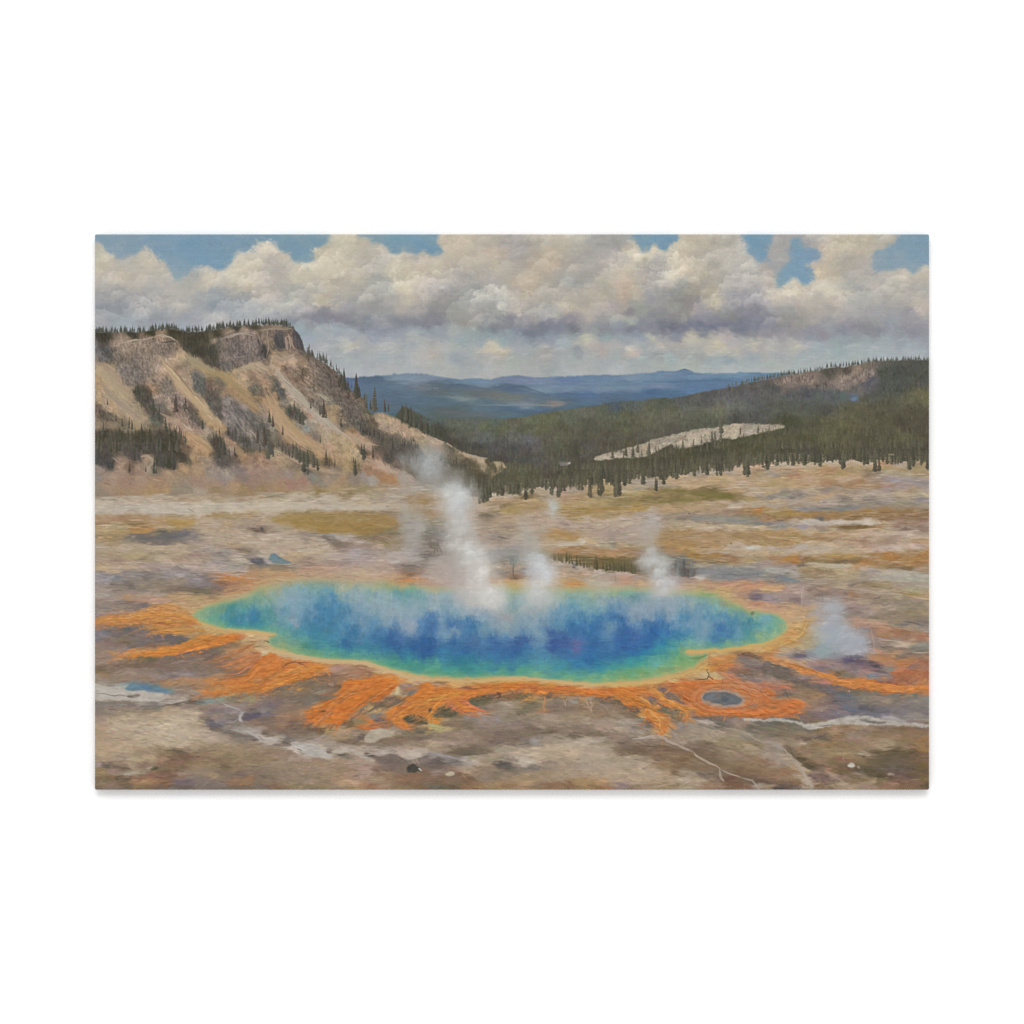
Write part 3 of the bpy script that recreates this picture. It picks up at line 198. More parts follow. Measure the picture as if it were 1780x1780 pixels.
'C4': """100 60 aa9c84 400 30 a89680 700 30 a89c90 1000 30 a2968c 450 70 8a8888 650 90 7c807c 850 80 7a7c74 1000 60 8a8078 1200 50 9c8e7c 1500 40 94886f 1750 40 9c9078 100 120 a88e5c 300 140 a3813f 500 150 a27a3c 700 140 a88048
900 130 a58048 1100 110 a37c3c 1300 110 a07a48 1600 110 97754a 1750 140 8c6e4c 100 180 957440 300 180 957848 600 190 77706c 750 180 9c7c4c 1000 170 8f6f40 1300 190 967448 1600 190 8c7050 60 210 a88864 60 250 848284
200 240 8c8a88 350 210 b0a08c 500 220 b8ac9c 800 230 bfae9c 1100 230 bfae9a 1250 235 b5a084 1450 240 9c806c 1700 240 9c8270 200 280 8a9090 450 270 98909c 650 275 948474 850 280 7c623c 1050 280 7d6238 1250 280 a08260
1500 300 857364 1700 310 907a6c 60 300 b39c74 300 310 b0976c 500 310 b39e80 750 310 b8a27c 1050 320 bfaa8c 1250 330 bba890 1400 330 bcac98 1550 370 bcae9c 1700 350 b0a08c 60 350 aa874c 300 350 ab854c 550 350 ad8c58
750 360 b0926c 1000 370 b39c80 1200 390 b8a48c 1400 400 a5907c 60 410 ad8c54 300 400 a8854c 500 410 a07c48 700 400 a08054 900 410 a58868 1100 420 a08268 1300 430 a38a74 1700 430 b0906c 60 460 a08650 300 450 b08c54
500 450 b49e7c 700 460 baab92 850 450 b49c80 1000 460 b3987c 100 510 b4a494 400 500 b0a69c 600 510 b3a590 900 510 b4a284 1250 510 b3a294 1400 500 bbab98 1650 490 baa494 1100 540 b39c80 1600 550 a88a60 60 570 bba47c
250 570 b0a088 500 570 b3a38c 100 630 a0825c 200 620 ac8450 330 630 b07c40 450 620 8a6c48 550 620 9c7c44 750 600 ab8444 950 590 ac8a48 1150 590 a88450 1350 590 a67840 1600 600 a57a40 1700 580 a87c48 60 660 a0908c
300 680 94807c 420 670 7d7058 530 680 b3a88c 700 690 b0a584 850 640 77684c 1000 640 97703c 850 690 b8ac90 1050 660 ac7c48 1250 650 a88250 1500 660 a87c44 1700 650 a87c4c 1200 700 a88254 1350 720 8c7444 1550 720 87704c
1700 720 a08868 60 740 9a9c94 220 740 a0a09c 350 770 a0988c 500 740 a08860 650 750 94805c 800 750 aa9a74 950 760 ae9c78 1100 740 b0a08a 1200 770 a0948c 1350 760 b4a692 1550 770 b0a89c 1700 790 a8a292 60 790 8a8880
200 830 7f8288 330 840 7d8688 450 800 94866c 600 800 958068 750 810 a3906c 900 830 a89878 1100 820 9a9080 1250 810 a8a298 1450 830 aaa898 1650 850 a0a090 100 860 9a8878 350 870 8f8478 500 860 98887c 700 860 9a907c
950 880 8c8070 1150 900 948064 1300 890 a09474 1500 890 a08f7c 1700 900 a8a090 1450 940 ad9478 1600 950 9c9c84 1250 920 97865c 1600 990 a08c5c 1750 1010 b39560 60 900 c09068 150 920 c0986c 60 960 c09c68 250 950 a88c84
350 900 a8948c 550 930 8f7c70 650 930 a58a74 850 920 ad9a80 1050 960 a08c7c 1250 970 ad9a84 1450 990 a3947c 400 950 b09c94 450 1000 a8968c 600 990 877870 800 980 8f7c74 960 980 9c785c 1100 1000 94826c 1300 1020 9a8a74
1500 1050 8f8470 1700 1040 b09c80 60 1020 968a90 100 1060 9c8c94 250 1030 a08c84 350 1060 8c7878 60 1110 b99074 300 1110 b39474 500 1080 a4938c 650 1060 a0948f 950 1080 a4887c 1050 1080 a89a84 1200 1080 8c8070
1400 1090 8a8070 1650 1080 8f8470 1000 1140 94807c 1200 1140 a8947c 1350 1160 a08f7c 1600 1140 948870 1000 1190 8a7c78 1150 1190 a2948c 1350 1210 8f7f6c 1600 1210 958468 1750 1200 9c8c6c 950 1240 8c7a6c 1200 1250 8a7c68
1450 1260 8c7d68 1700 1270 877a6c 1000 1280 b88c70 1200 1290 b3967c 1500 1310 77706c 1700 1310 6f6a66 1100 1330 b48468 1300 1340 b58c6c 1550 1340 a89478 1700 1350 9c9080 1100 1390 8a7a78 1250 1400 a87c5c 1450 1400 a47450
1650 1400 a47c60 1100 1450 94847c 1150 1420 a07460 1300 1450 a8805c 1500 1450 a07860 1700 1460 a87458 1250 1500 94857c 1350 1490 8c7c70 1480 1520 bba890 1650 1540 8a8a80 1300 1560 84766a 1450 1570 8f8070 1650 1580 7c7870
1250 1600 b08468 1400 1620 ab8460 1500 1640 80746c 1700 1650 97806c 1300 1680 b47c50 1500 1700 b0784c 1700 1690 a87050 1750 1730 a86850 350 1180 c09870 300 1200 c4a074 450 1170 bb9460 280 1250 c09c74 350 1270 b8a078
450 1300 c4985c 300 1420 c49050 400 1380 c49c58 450 1440 b89c64 200 1500 c69a50 60 1580 c89850 350 1520 c0904c 250 1590 b89c74 450 1520 a8a078 400 1560 b8a070 60 1650 c48850 120 1600 bf8850 200 1640 b09a84 300 1640 a29890
360 1650 756a78 430 1640 7a6f7c 300 1700 c49468 400 1730 c09468 500 1700 988c90 600 1720 9c7c74 750 1720 8f7878 550 1640 8f9ca4 750 1150 a5aab0 800 1250 a2aab2 700 1350 a5a8b0 800 1400 9aa8b4 900 1450 a0a8b4 850 1560 9aa5b4
700 1500 94a6ac 650 1590 84a0a0 1000 1500 a3a8b2 1050 1590 a2a6b2 950 1640 a0a2b0 600 1420 a8b09c 600 1200 a59c98 600 1300 b0a08c""",
}
PIG['P'] = {
'C0': """1150 1200 88a274 1120 1250 94a870 1250 1160 78a080 1350 1130 78a078 1450 1180 4f8f90 1400 1220 56989c 1550 1150 5a9a8c 1650 1080 78a07c 1730 1000 80a080 1700 1130 5c98a4 1250 1240 60a080 1180 1270 80a870 1300 1290 60a484 1350 1330 6ca870
1450 1300 4c98a0 1600 1220 4f90b0 1700 1200 4a88a8 1550 1290 4c90ac 1700 1280 4888a4 1600 1350 50a090 1750 1340 509c98 1450 1355 5ca07c""",
'C1': """60 960 a8a070 150 920 b5a472 300 880 a9a078 450 870 a3a67e 600 880 8fa488 750 870 98a286 850 930 b0aa88 950 880 b0a882 1100 880 b5a680 1250 890 b0a97c 1380 880 a8a868 1500 900 b0a070 1600 930 6ca080 1650 960 84a69a
1700 900 a8a898 20 1050 78a080 120 1010 88a08c 300 960 8aa7ac 420 940 7fa3ac 550 960 7aa2a0 700 980 72a0ac 850 990 98aa98 1000 960 98aaa6 1150 970 8caaa0 1300 970 94aaa4 1450 980 70a2a0 1550 1000 6b9fa0 1680 1030 78a3a6
60 1120 6f9f90 200 1080 8ca8ac 350 1050 85a5b4 500 1050 7fa2b0 650 1090 5c92b0 750 1030 6a98b4 900 1020 88a6b2 1050 1050 90a6b0 1250 1040 93a9ae 1450 1080 88a6ae 1600 1090 7ea2ac 1720 1120 8fabb0 50 1210 5a9a98
250 1180 6a94a8 400 1150 82a5b4 520 1200 6a94b0 650 1160 568cb0 800 1130 5c90b0 920 1180 5f8fae 1050 1150 86a2b2 1200 1170 8fa6b0 1350 1180 94a8b0 1500 1180 93a7b0 1650 1180 90a8b2 60 1280 5d9da0 200 1300 6c9da4
370 1250 84a0b0 350 1290 8f9fb0 500 1280 5a8cac 650 1260 4f87ac 800 1280 5587a8 950 1260 7498b0 1100 1280 7396b0 1200 1320 6c94b4 1350 1300 8fa4b2 1500 1280 8fa2b2 1600 1330 94a2b2 1430 1300 5f82ae 1720 1300 5f88b4
60 1350 5aa084 150 1360 6fa68c 300 1360 62a0a4 500 1360 4f8ca8 700 1360 5088a0 850 1380 5f93b0 950 1400 4a7fa8 1100 1400 6892ae 1250 1420 5a86b0 1400 1420 4a72a8 1550 1400 7f98b4 1700 1420 5a80b0 250 1420 62a08c
400 1440 5a9ca0 600 1450 4a94a4 800 1450 5c96b0 900 1500 4078a8 950 1540 4078a8 1050 1490 6088a8 1200 1480 4c80ac 1350 1480 4068a0 1500 1460 4870a8 1700 1470 4070a8 200 1470 7aa480 350 1520 6ea084 480 1560 4c9484
600 1520 4a94a0 750 1560 48929c 850 1530 4585a8 1000 1570 4c8ca4 1150 1560 4a8ca4 1300 1540 4078a8 1450 1540 3c68a0 1650 1560 3c66a0 1750 1600 3c64a0 200 1560 98a468 350 1590 88a668 500 1620 70a474 700 1600 5aa090
850 1620 4c9690 1000 1610 4a9898 1200 1620 5096a4 1350 1620 4a88a4 1500 1610 4584a8 300 1620 b0a468 600 1660 70a86c 800 1660 68a878 1000 1660 60a880 1200 1660 5aa088 1350 1680 4f948c 1550 1680 4490a0 1700 1660 3f78a8
1200 1700 7cab70 1400 1740 50a080 1600 1750 4c9c84 1750 1740 4c9c90""",
'C2': """50 950 b5aa8c 150 960 90a8a8 250 960 8aa6ac 60 1030 9aaaae 200 1050 84a2b0 350 1050 a0a5ac 350 960 b0a4a2 50 1130 98a9ac 180 1130 80a0b0 350 1130 9caab0 480 1100 b0ada4 650 1080 b2b0aa 500 1180 a0a8b0 200 1200 86a2b2
350 1230 8aa2b0 550 1220 8fa2b2 700 1200 a0a3aa 830 1220 a49a98 800 1060 98b0a8 900 1000 98ab8c 850 950 a2a488 1000 960 a0a88c 920 1100 7ea0a8 1000 1070 94aaac 900 1170 93a8a6 1050 1150 a0a6a4 1200 1130 a5a8a4
1150 1000 b5b4ae 1280 1000 a8ac9e 1400 1000 a5ae94 1500 980 8fac98 1600 980 96b09e 1750 990 9cb090 1330 1080 98a8a4 1500 1060 84a8a8 1700 1080 82a6a0 1400 1150 749cb4 1550 1140 78a2b4 1700 1160 7fa6b0 1250 1200 8aa2b2
1400 1220 749ab4 1600 1230 6090b4 1740 1240 5f90b0 30 1250 5a80b4 60 1340 4a70ac 150 1300 7f9cb4 250 1320 5078ac 200 1420 7c9cb4 120 1430 6f90b4 350 1330 5880b0 460 1310 4a7cac 550 1340 648fae 400 1430 5484b0
280 1390 889cb2 620 1380 7d9bae 700 1320 8d9fae 830 1330 8fa2a6 950 1330 86a0ac 1080 1310 8ba0ae 780 1420 6f94b0 900 1430 7f98b0 1000 1400 6c8db0 1100 1400 80a0b0 1200 1430 7a9cb0 1310 1410 4f68a0 1400 1350 6e96b0
1520 1330 4a80b0 1600 1370 4878b0 1700 1400 4a80b0 1750 1330 5080b4 60 1480 4068a4 250 1500 4672a8 150 1540 4078a8 400 1510 4c74a8 500 1500 5a7aa8 600 1500 6088b0 720 1480 4a70ac 850 1480 6084b0 950 1500 4a68a4
1040 1480 4a68a0 1150 1500 6c8eb0 1330 1500 4a60a0 1440 1490 4c66a4 1600 1520 6a70a8 1560 1590 6070a8 1650 1450 4a74b0 1750 1500 4070a8 30 1600 3c60a0 150 1620 4a84ac 300 1590 4a7cac 400 1600 406ca4 550 1600 4f78a8
700 1580 4c74ac 850 1600 4c72a8 930 1600 3c62a0 1050 1590 4c7cac 1180 1600 5a8cac 1330 1570 46609c 1450 1600 4a72ac 1700 1600 4078b0 60 1680 4a9098 180 1680 5090b0 300 1690 3c84a0 450 1690 4088a4 600 1680 5084ac
750 1680 4c80ac 850 1650 4a80ac 1000 1680 4a88ac 1150 1690 5a98ac 1300 1660 5890ac 1500 1660 4c84b0 1700 1720 3c74b0 60 1740 5aa480 200 1740 4c9c94 400 1740 3f9490 600 1750 4a9898 800 1740 4a90a0 1000 1750 50a098
1200 1740 60a8a4 1400 1740 5098a8 1600 1740 4488b0""",
'C3': """50 960 98ac98 200 960 98ac80 350 970 7ca888 550 970 80a69c 700 990 b0aca8 850 980 a8aca8 1000 1000 94a8a0 1150 1000 78a070 1250 1000 86a47c 1380 1000 b0a06c 60 1060 96a6a8 200 1060 8ca2b0 390 1040 6c9098 550 1040 88a2a4
700 1040 95a4ae 850 1050 92a4ac 1000 1070 98a8a4 1150 1060 82a8a8 1270 1070 88a888 1400 1080 a0a070 1480 1110 84a070 60 1150 7ca4b0 250 1140 7898b4 450 1140 90a0b0 600 1130 95a3ae 800 1140 90a3ae 950 1150 88a2ae
1150 1150 82a4b4 1300 1150 78a8a4 1450 1180 7aa898 1600 1160 a0a068 1550 1220 6c9f9c 1700 1220 88a878 60 1240 5a88b4 200 1230 5080b4 300 1260 4872a8 420 1250 889cb0 550 1230 8c9eb0 700 1220 7494b0 800 1200 8aa0b0
950 1220 6090b0 1100 1230 7c9cb0 1200 1240 6498b0 1350 1230 6898b4 1500 1280 5c90b0 1600 1330 4c8c9c 1700 1300 5c9ca0 50 1340 4c78b0 150 1350 6f94b0 300 1360 4670ac 450 1330 7090b4 560 1320 4474ac 700 1330 4878b4
850 1320 7098b4 1000 1300 7a9ab4 1000 1380 5c90b0 1100 1360 6a98b0 1200 1350 80a0b4 1340 1350 4878b0 1430 1400 5c8cb4 1500 1370 6c98ac 1620 1400 5a9aa0 1740 1370 78a89c 100 1440 5c88b4 220 1480 4470ac 400 1420 4a6cac
600 1430 4070b0 780 1400 4a80b4 900 1430 4c8cb0 1050 1450 5c98a4 1150 1460 78a4ac 1260 1470 4a80ac 1380 1470 4a80b0 1500 1450 6c9cac 1650 1460 5c9c8c 1740 1440 90ac78 60 1540 4470ac 150 1560 5484b4 260 1560 3f68a8
400 1540 4a70b0 550 1540 4474b4 700 1520 4090b0 850 1530 50a0a4 950 1530 6ca694 1100 1540 7ca88c 1250 1540 60a090 1400 1540 78ac78 1600 1520 84ac74 60 1640 4478ac 220 1630 4070a8 400 1620 4480b4 550 1610 3c90b0
700 1610 48a0a0 850 1610 5aa084 950 1600 88ac70 700 1680 5ca080 900 1680 60a068 1100 1670 789c5c 50 1720 4490ac 250 1700 4494a8 450 1700 48a4a0 650 1710 68b09c 850 1720 78ac70""",
'C4': "30 1250 7cacb4 60 1330 68a8a4 150 1290 78ac88 60 1410 7cb090 170 1370 80b084 230 1350 a8b078 40 1480 94b07c 130 1430 a0b078",
'D1': "1300 400 58a47c 1500 430 50a084 1700 440 4c9c8c 1500 490 6ca874 1750 500 60a47c",
'D2': """60 430 58a888 250 420 4c9c90 500 420 4a9894 700 430 4a949c 900 410 4c90a0 1150 430 5ca49c 1400 430 4a98a0 1650 420 4c8cac 60 490 60a46c 300 490 58a078 550 490 50a088 800 480 58a080 1000 470 5ca884 1150 490 7cae78
1400 490 5aa088 1650 490 58a090 1500 540 68a878 1700 560 78ac78 600 520 70a478""",
'D3': """60 440 4498a4 200 430 489c98 350 400 48a098 500 400 50a890 650 370 6cb4a0 800 380 70ac78 950 380 88ac60 60 510 5ca080 200 500 70a870 350 480 68a874 500 480 70a868 700 460 84a868 900 430 a0a860 100 550 90ac68
300 540 90a858 500 530 94a860 750 500 b0a860""",
}
PIG['G'].update({
'D0': """100 440 72664c 60 400 7c6a58 250 400 806858 400 420 7c6652 600 400 7d675a 700 380 856c60 900 380 8c766c 1100 400 7c6d60 850 430 7a6a5e 100 490 9c7c58 250 480 8f7f70 400 480 968476 550 470 8c7c70 700 460 83746a
900 470 8a7c78 1100 450 806e60 1300 450 86705c 60 520 94826c 300 540 947e6c 550 540 917c68 700 520 8c7f7c 850 500 857678 1000 500 8f8484 1200 500 8a7a70 1350 500 a8825c 1500 480 7c6c5c 100 560 94897c 60 580 9c958a
900 560 a87e58 1050 580 a8805c 800 590 a8845c 1150 620 b07f54 1300 560 b88250 1450 540 bf7c44 1600 560 c4783c 1700 500 c8783c 1550 430 bc7844 1700 400 c67c44 1650 320 b87c54 1500 330 b07e5c 1400 380 a07058 1600 440 8c705c
1500 640 c08044 1350 680 b8884c 1650 620 c87f3c 1750 560 a07c5c 1750 640 c4803c 1450 720 b89050 1250 710 ae8258 1200 690 bc8450 1700 700 907c5c 1550 740 8a7658 1650 760 948c64 1500 780 8a7a64 1000 640 94806c 950 700 8a7a6c
1050 690 a08c7c 1100 740 967c68 850 720 958c80 900 780 9c9084 400 640 6a8a98 500 640 5f7e98 650 650 5c8090 750 670 6a8c90 350 640 6f8f98 80 640 b8afa0 250 660 b9b1a4 60 700 9c958c 150 740 aaa28e 350 690 b5b0a8
550 700 b8b0a8 680 730 bdb2a8 250 760 b0a696 500 770 b0aaa0 100 770 a8a090 60 810 7e7a74 250 810 857e74 400 810 837870 600 820 7a7672 800 790 a39a90 950 780 b0a498 750 810 948a80 900 810 6f6458 1050 790 6c5f50
1150 790 6e7870 1250 780 7c8c88 1350 760 8c907c 650 850 7d7a6c 850 840 8c7d70 1000 830 8a7c74 1150 850 8f7f70 1300 830 8c7c78 60 870 857870 200 870 8f8272 400 880 938570 600 900 968570 800 870 a39076 1000 900 b8a890
900 890 b3a288 1080 920 bcab92 1150 880 948070 1250 880 847578 1400 880 857a7c 1550 830 8f807c 1700 850 857068 60 960 a08c7c 200 950 9f9078 400 960 b0a087 600 980 b3a48a 800 980 b5a68c 700 930 aa9b80 950 980 beb197
1080 1000 b5a68c 1150 1000 94866c 1180 950 8c7a6c 1200 970 6e665c 1300 940 8c7f78 1250 1010 6a6470 1350 1000 8a8488 1450 960 857a74 1500 900 948c8c 1650 950 6a5f68 1750 920 68606c 1700 1020 8a7264 1500 1040 857c74
1400 1060 8a847c 1300 1080 746a60 1450 1110 807670 1600 1090 9a948e 1680 1110 aea6a0 1750 1150 b0a8a4 60 1060 b09a7c 250 1060 b3a28a 500 1060 b8aa92 750 1080 bcae96 950 1080 bcae96 1150 1090 b8a890 1250 1130 ab9c8c
1600 1160 7a7268 1720 1200 6c6458 1500 1170 857c6c 1770 1210 aea69c 60 1160 ad967a 300 1180 b3a086 600 1160 b5a68c 850 1170 bcae96 1050 1170 b4a58c 1250 1180 b0a08c 1400 1190 a49480 1650 1230 9c8c78 60 1270 ad9878
300 1260 b09c80 550 1250 b0a085 800 1240 b8a98e 950 1260 bcae94 1100 1250 a89478 1300 1270 9a866c 1500 1280 978268 1700 1270 94806a 100 1340 ae987a 350 1330 ac987e 550 1330 a08c70 750 1320 94805f 900 1310 756750
1000 1310 94826c 1150 1330 8c775c 1400 1340 94805f 1650 1340 927e62 100 1410 ab957a 300 1400 a89682 450 1390 a59676 600 1390 b09c7c 700 1400 917558 850 1390 836850 1000 1380 866a54 1200 1400 937c60 1450 1420 8e7a5c
1700 1420 8f7b60 60 1480 a3908c 120 1460 7a6c5c 160 1490 6f6054 280 1460 957f68 400 1480 a08e74 550 1460 8a7060 650 1500 7a6c50 600 1480 a08c74 750 1460 7c6048 900 1480 856a54 1100 1480 947c5c 1300 1470 8f7a5c
1380 1480 77664c 1500 1500 8c765c 1700 1480 8f7c64 200 1530 977c70 380 1530 a08f78 350 1560 a89a84 480 1540 978a70 280 1500 7f6f58 60 1540 8f7c54 150 1590 8c7050 300 1600 6f604c 450 1600 8c6c54 600 1580 866450
750 1570 7f6048 850 1600 7f6450 950 1580 958070 1150 1560 907c68 1100 1600 857870 1250 1590 978464 1400 1560 7c6c5c 1550 1570 786860 1700 1560 8a7660 60 1630 7f7054 150 1660 8c7464 280 1660 74624c 450 1650 977454
550 1640 a07a54 650 1640 8a644c 780 1660 946c4c 900 1650 776870 1000 1650 736670 1150 1650 80746c 1300 1670 7a7068 1500 1640 8c6c54 1650 1640 94704f 1750 1620 7c6c60 60 1710 6f6450 200 1700 8a7468 350 1700 746450
500 1710 856c4c 700 1710 7c6454 900 1710 706860 1100 1710 7f7466 1350 1710 7c7068 1600 1720 75644f 1750 1700 7d7064""",
'D1': """150 260 c8a870 350 310 caa874 600 350 c8a46c 900 370 c6a46c 1100 380 c8a878 1300 450 c8aa70 1500 510 c8a870 1700 550 c8a670 60 270 c4a678 60 120 c4a468 50 170 b89c6c 100 150 c0a878 60 350 c87c44 250 380 c07840
150 430 c87a3c 400 400 bd7a48 300 450 c87f40 550 420 c88c48 650 440 c8944a 100 520 c87c3c 300 530 c88040 500 510 cc8c40 200 590 c8884a 60 600 c47c40 30 670 b87a48 60 560 c07a40 700 400 c09060 800 430 a88478
950 450 a47c60 850 480 a58068 1050 460 a87858 1150 510 a47454 1000 530 ab7c58 700 510 805f48 600 540 8c7054 750 540 8c6f58 850 560 94704f 450 570 8c7450 350 620 857058 400 640 b88448 450 620 a88050 550 600 7f6c50
740 610 9c7c68 650 640 7f6c58 800 640 806048 900 600 bc8050 1000 610 c88844 1150 570 c88648 1300 560 c87f40 1400 560 c8803c 1200 640 c87838 1350 640 c87434 1050 680 c87434 900 700 c0783c 1250 700 c47434 1100 740 c87434
850 780 c87834 1000 780 c07034 700 820 c07c3c 900 830 c46c34 800 880 c4703c 650 880 806048 600 850 b88048 550 920 c47c4c 700 940 c8743c 900 930 c87844 550 980 bf7c4c 750 1010 c47c44 650 1040 b88c54 480 900 a07c5c
60 760 8a7468 200 700 7d6c58 300 700 8a7c64 150 640 857258 450 700 7a7260 600 670 948a74 700 680 a59880 600 740 786e60 500 780 75706a 750 730 80705c 350 780 7c6c60 200 800 7d6c68 60 830 7f7078 300 860 8c7460
450 830 84705c 60 920 6c6670 30 900 8a8484 150 920 8a7668 250 950 a87c60 400 930 8f7058 250 1010 9c7c60 350 1020 7c6458 450 1030 86664f 60 1000 7f6c60 100 1070 88705c 250 1080 80685a 400 1080 7c6858 550 1080 755f4c
650 1080 755840 60 1140 7a6a5c 300 1140 7a6a5c 500 1130 7a6754 700 1100 a08a58 800 1090 ab9068 750 1150 a88c60 900 1110 a08468 930 1030 705c40 1000 1000 8a7854 850 1140 a48a6a 1000 1130 94806a 1100 860 a88854
1050 850 957c60 1150 860 b89860 1250 820 706048 1350 760 7f6450 1480 780 756448 1400 800 b08060 1450 700 c0a878 1420 690 b89060 1550 640 a07c68 1650 640 9c8474 1530 700 8a7458 1600 690 7f7468 1350 830 b07c48
1250 880 b89458 1300 920 847c78 1200 940 848078 1150 930 9a8060 1100 940 b07c4c 1050 1000 947c54 1250 970 74686a 1350 1000 77665c 1150 990 c47c44 1100 1060 c07c4c 1250 1030 c07c50 1350 1050 8a6c54 1700 700 c87c3c
1600 760 c87c3c 1750 650 c87438 1500 850 c8803c 1650 820 cc8840 1750 780 d09044 1400 900 c4803f 1500 920 c07c40 1650 900 c87c38 1420 980 c4803c 1500 1050 bd7a50 1550 1070 c08054 1450 1060 a4704c 1600 960 75644c
1690 950 77664c 1560 1010 6a5c48 1750 1000 c89050 1680 1020 6f5c48 1740 1040 b4935c 1770 880 6c5444 1250 1100 b3a28c 1350 1110 b5a388 1200 1150 a89680 1150 1200 9f8e7c 1350 1150 a89880 1400 1100 a08c74 1060 1160 685c54
1450 1130 94826c 1550 1120 7f7054 1700 1100 6a6052 1650 1180 7c6c5a 1750 1150 7c7060 900 1200 7d6a58 1000 1220 80705c 1300 1220 867460 1500 1200 806c58 1700 1260 8c7a68 600 1200 a0928a 700 1170 978876 450 1200 95887a
500 1180 948a7c 100 1200 aea6a0 200 1190 a09888 60 1170 b4aaa4 300 1200 77706a 400 1220 aaa29c 250 1230 746c62 350 1270 b5ada6 450 1300 b9b2a8 550 1280 aea69c 650 1290 b0a594 600 1340 b3a9a0 700 1370 b5a898
500 1330 a89e96 700 1310 80746c 800 1330 b3a48c 900 1310 b0a498 1000 1310 aca294 850 1360 6c6458 950 1350 a08f80 1050 1350 b0a090 1150 1370 6d6258 1250 1340 aca098 1350 1330 b0a59c 1400 1370 7c7068 1500 1320 b8a498
1600 1320 b8a898 1700 1290 b5a088 1550 1360 b5a698 1650 1370 b8ab9c 1750 1330 a39488 1250 1400 857468 1350 1430 836c60 1480 1420 75685c 1700 1420 80726a 1750 1380 7a706c 100 1300 958066 250 1340 94806c 60 1400 917c60
200 1450 94826c 400 1400 94806c 600 1420 998268 800 1420 a08870 1000 1400 a5907c 1150 1420 a8927e 1050 1480 a48c80 60 1520 8c7c68 300 1520 94826c 500 1500 98846c 700 1500 9c8870 900 1530 988064 1100 1550 a89080
1250 1500 8a7060 1400 1500 7f6a60 1500 1510 7f7060 60 1630 867560 250 1620 8f7c68 500 1620 92806c 700 1600 968268 900 1640 ad8c6c 1000 1660 b39478 1050 1600 a08470 1200 1600 9c866c 1350 1570 927a5c 1500 1600 8a6a50
1650 1580 84664c 1750 1560 7f6450 150 1700 84664c 350 1700 8c7c5c 600 1710 8c7c5c 800 1700 948068 1000 1710 a0845c 1150 1690 9a7254 1300 1690 a08468 1500 1710 86704f 1700 1700 7f6448""",
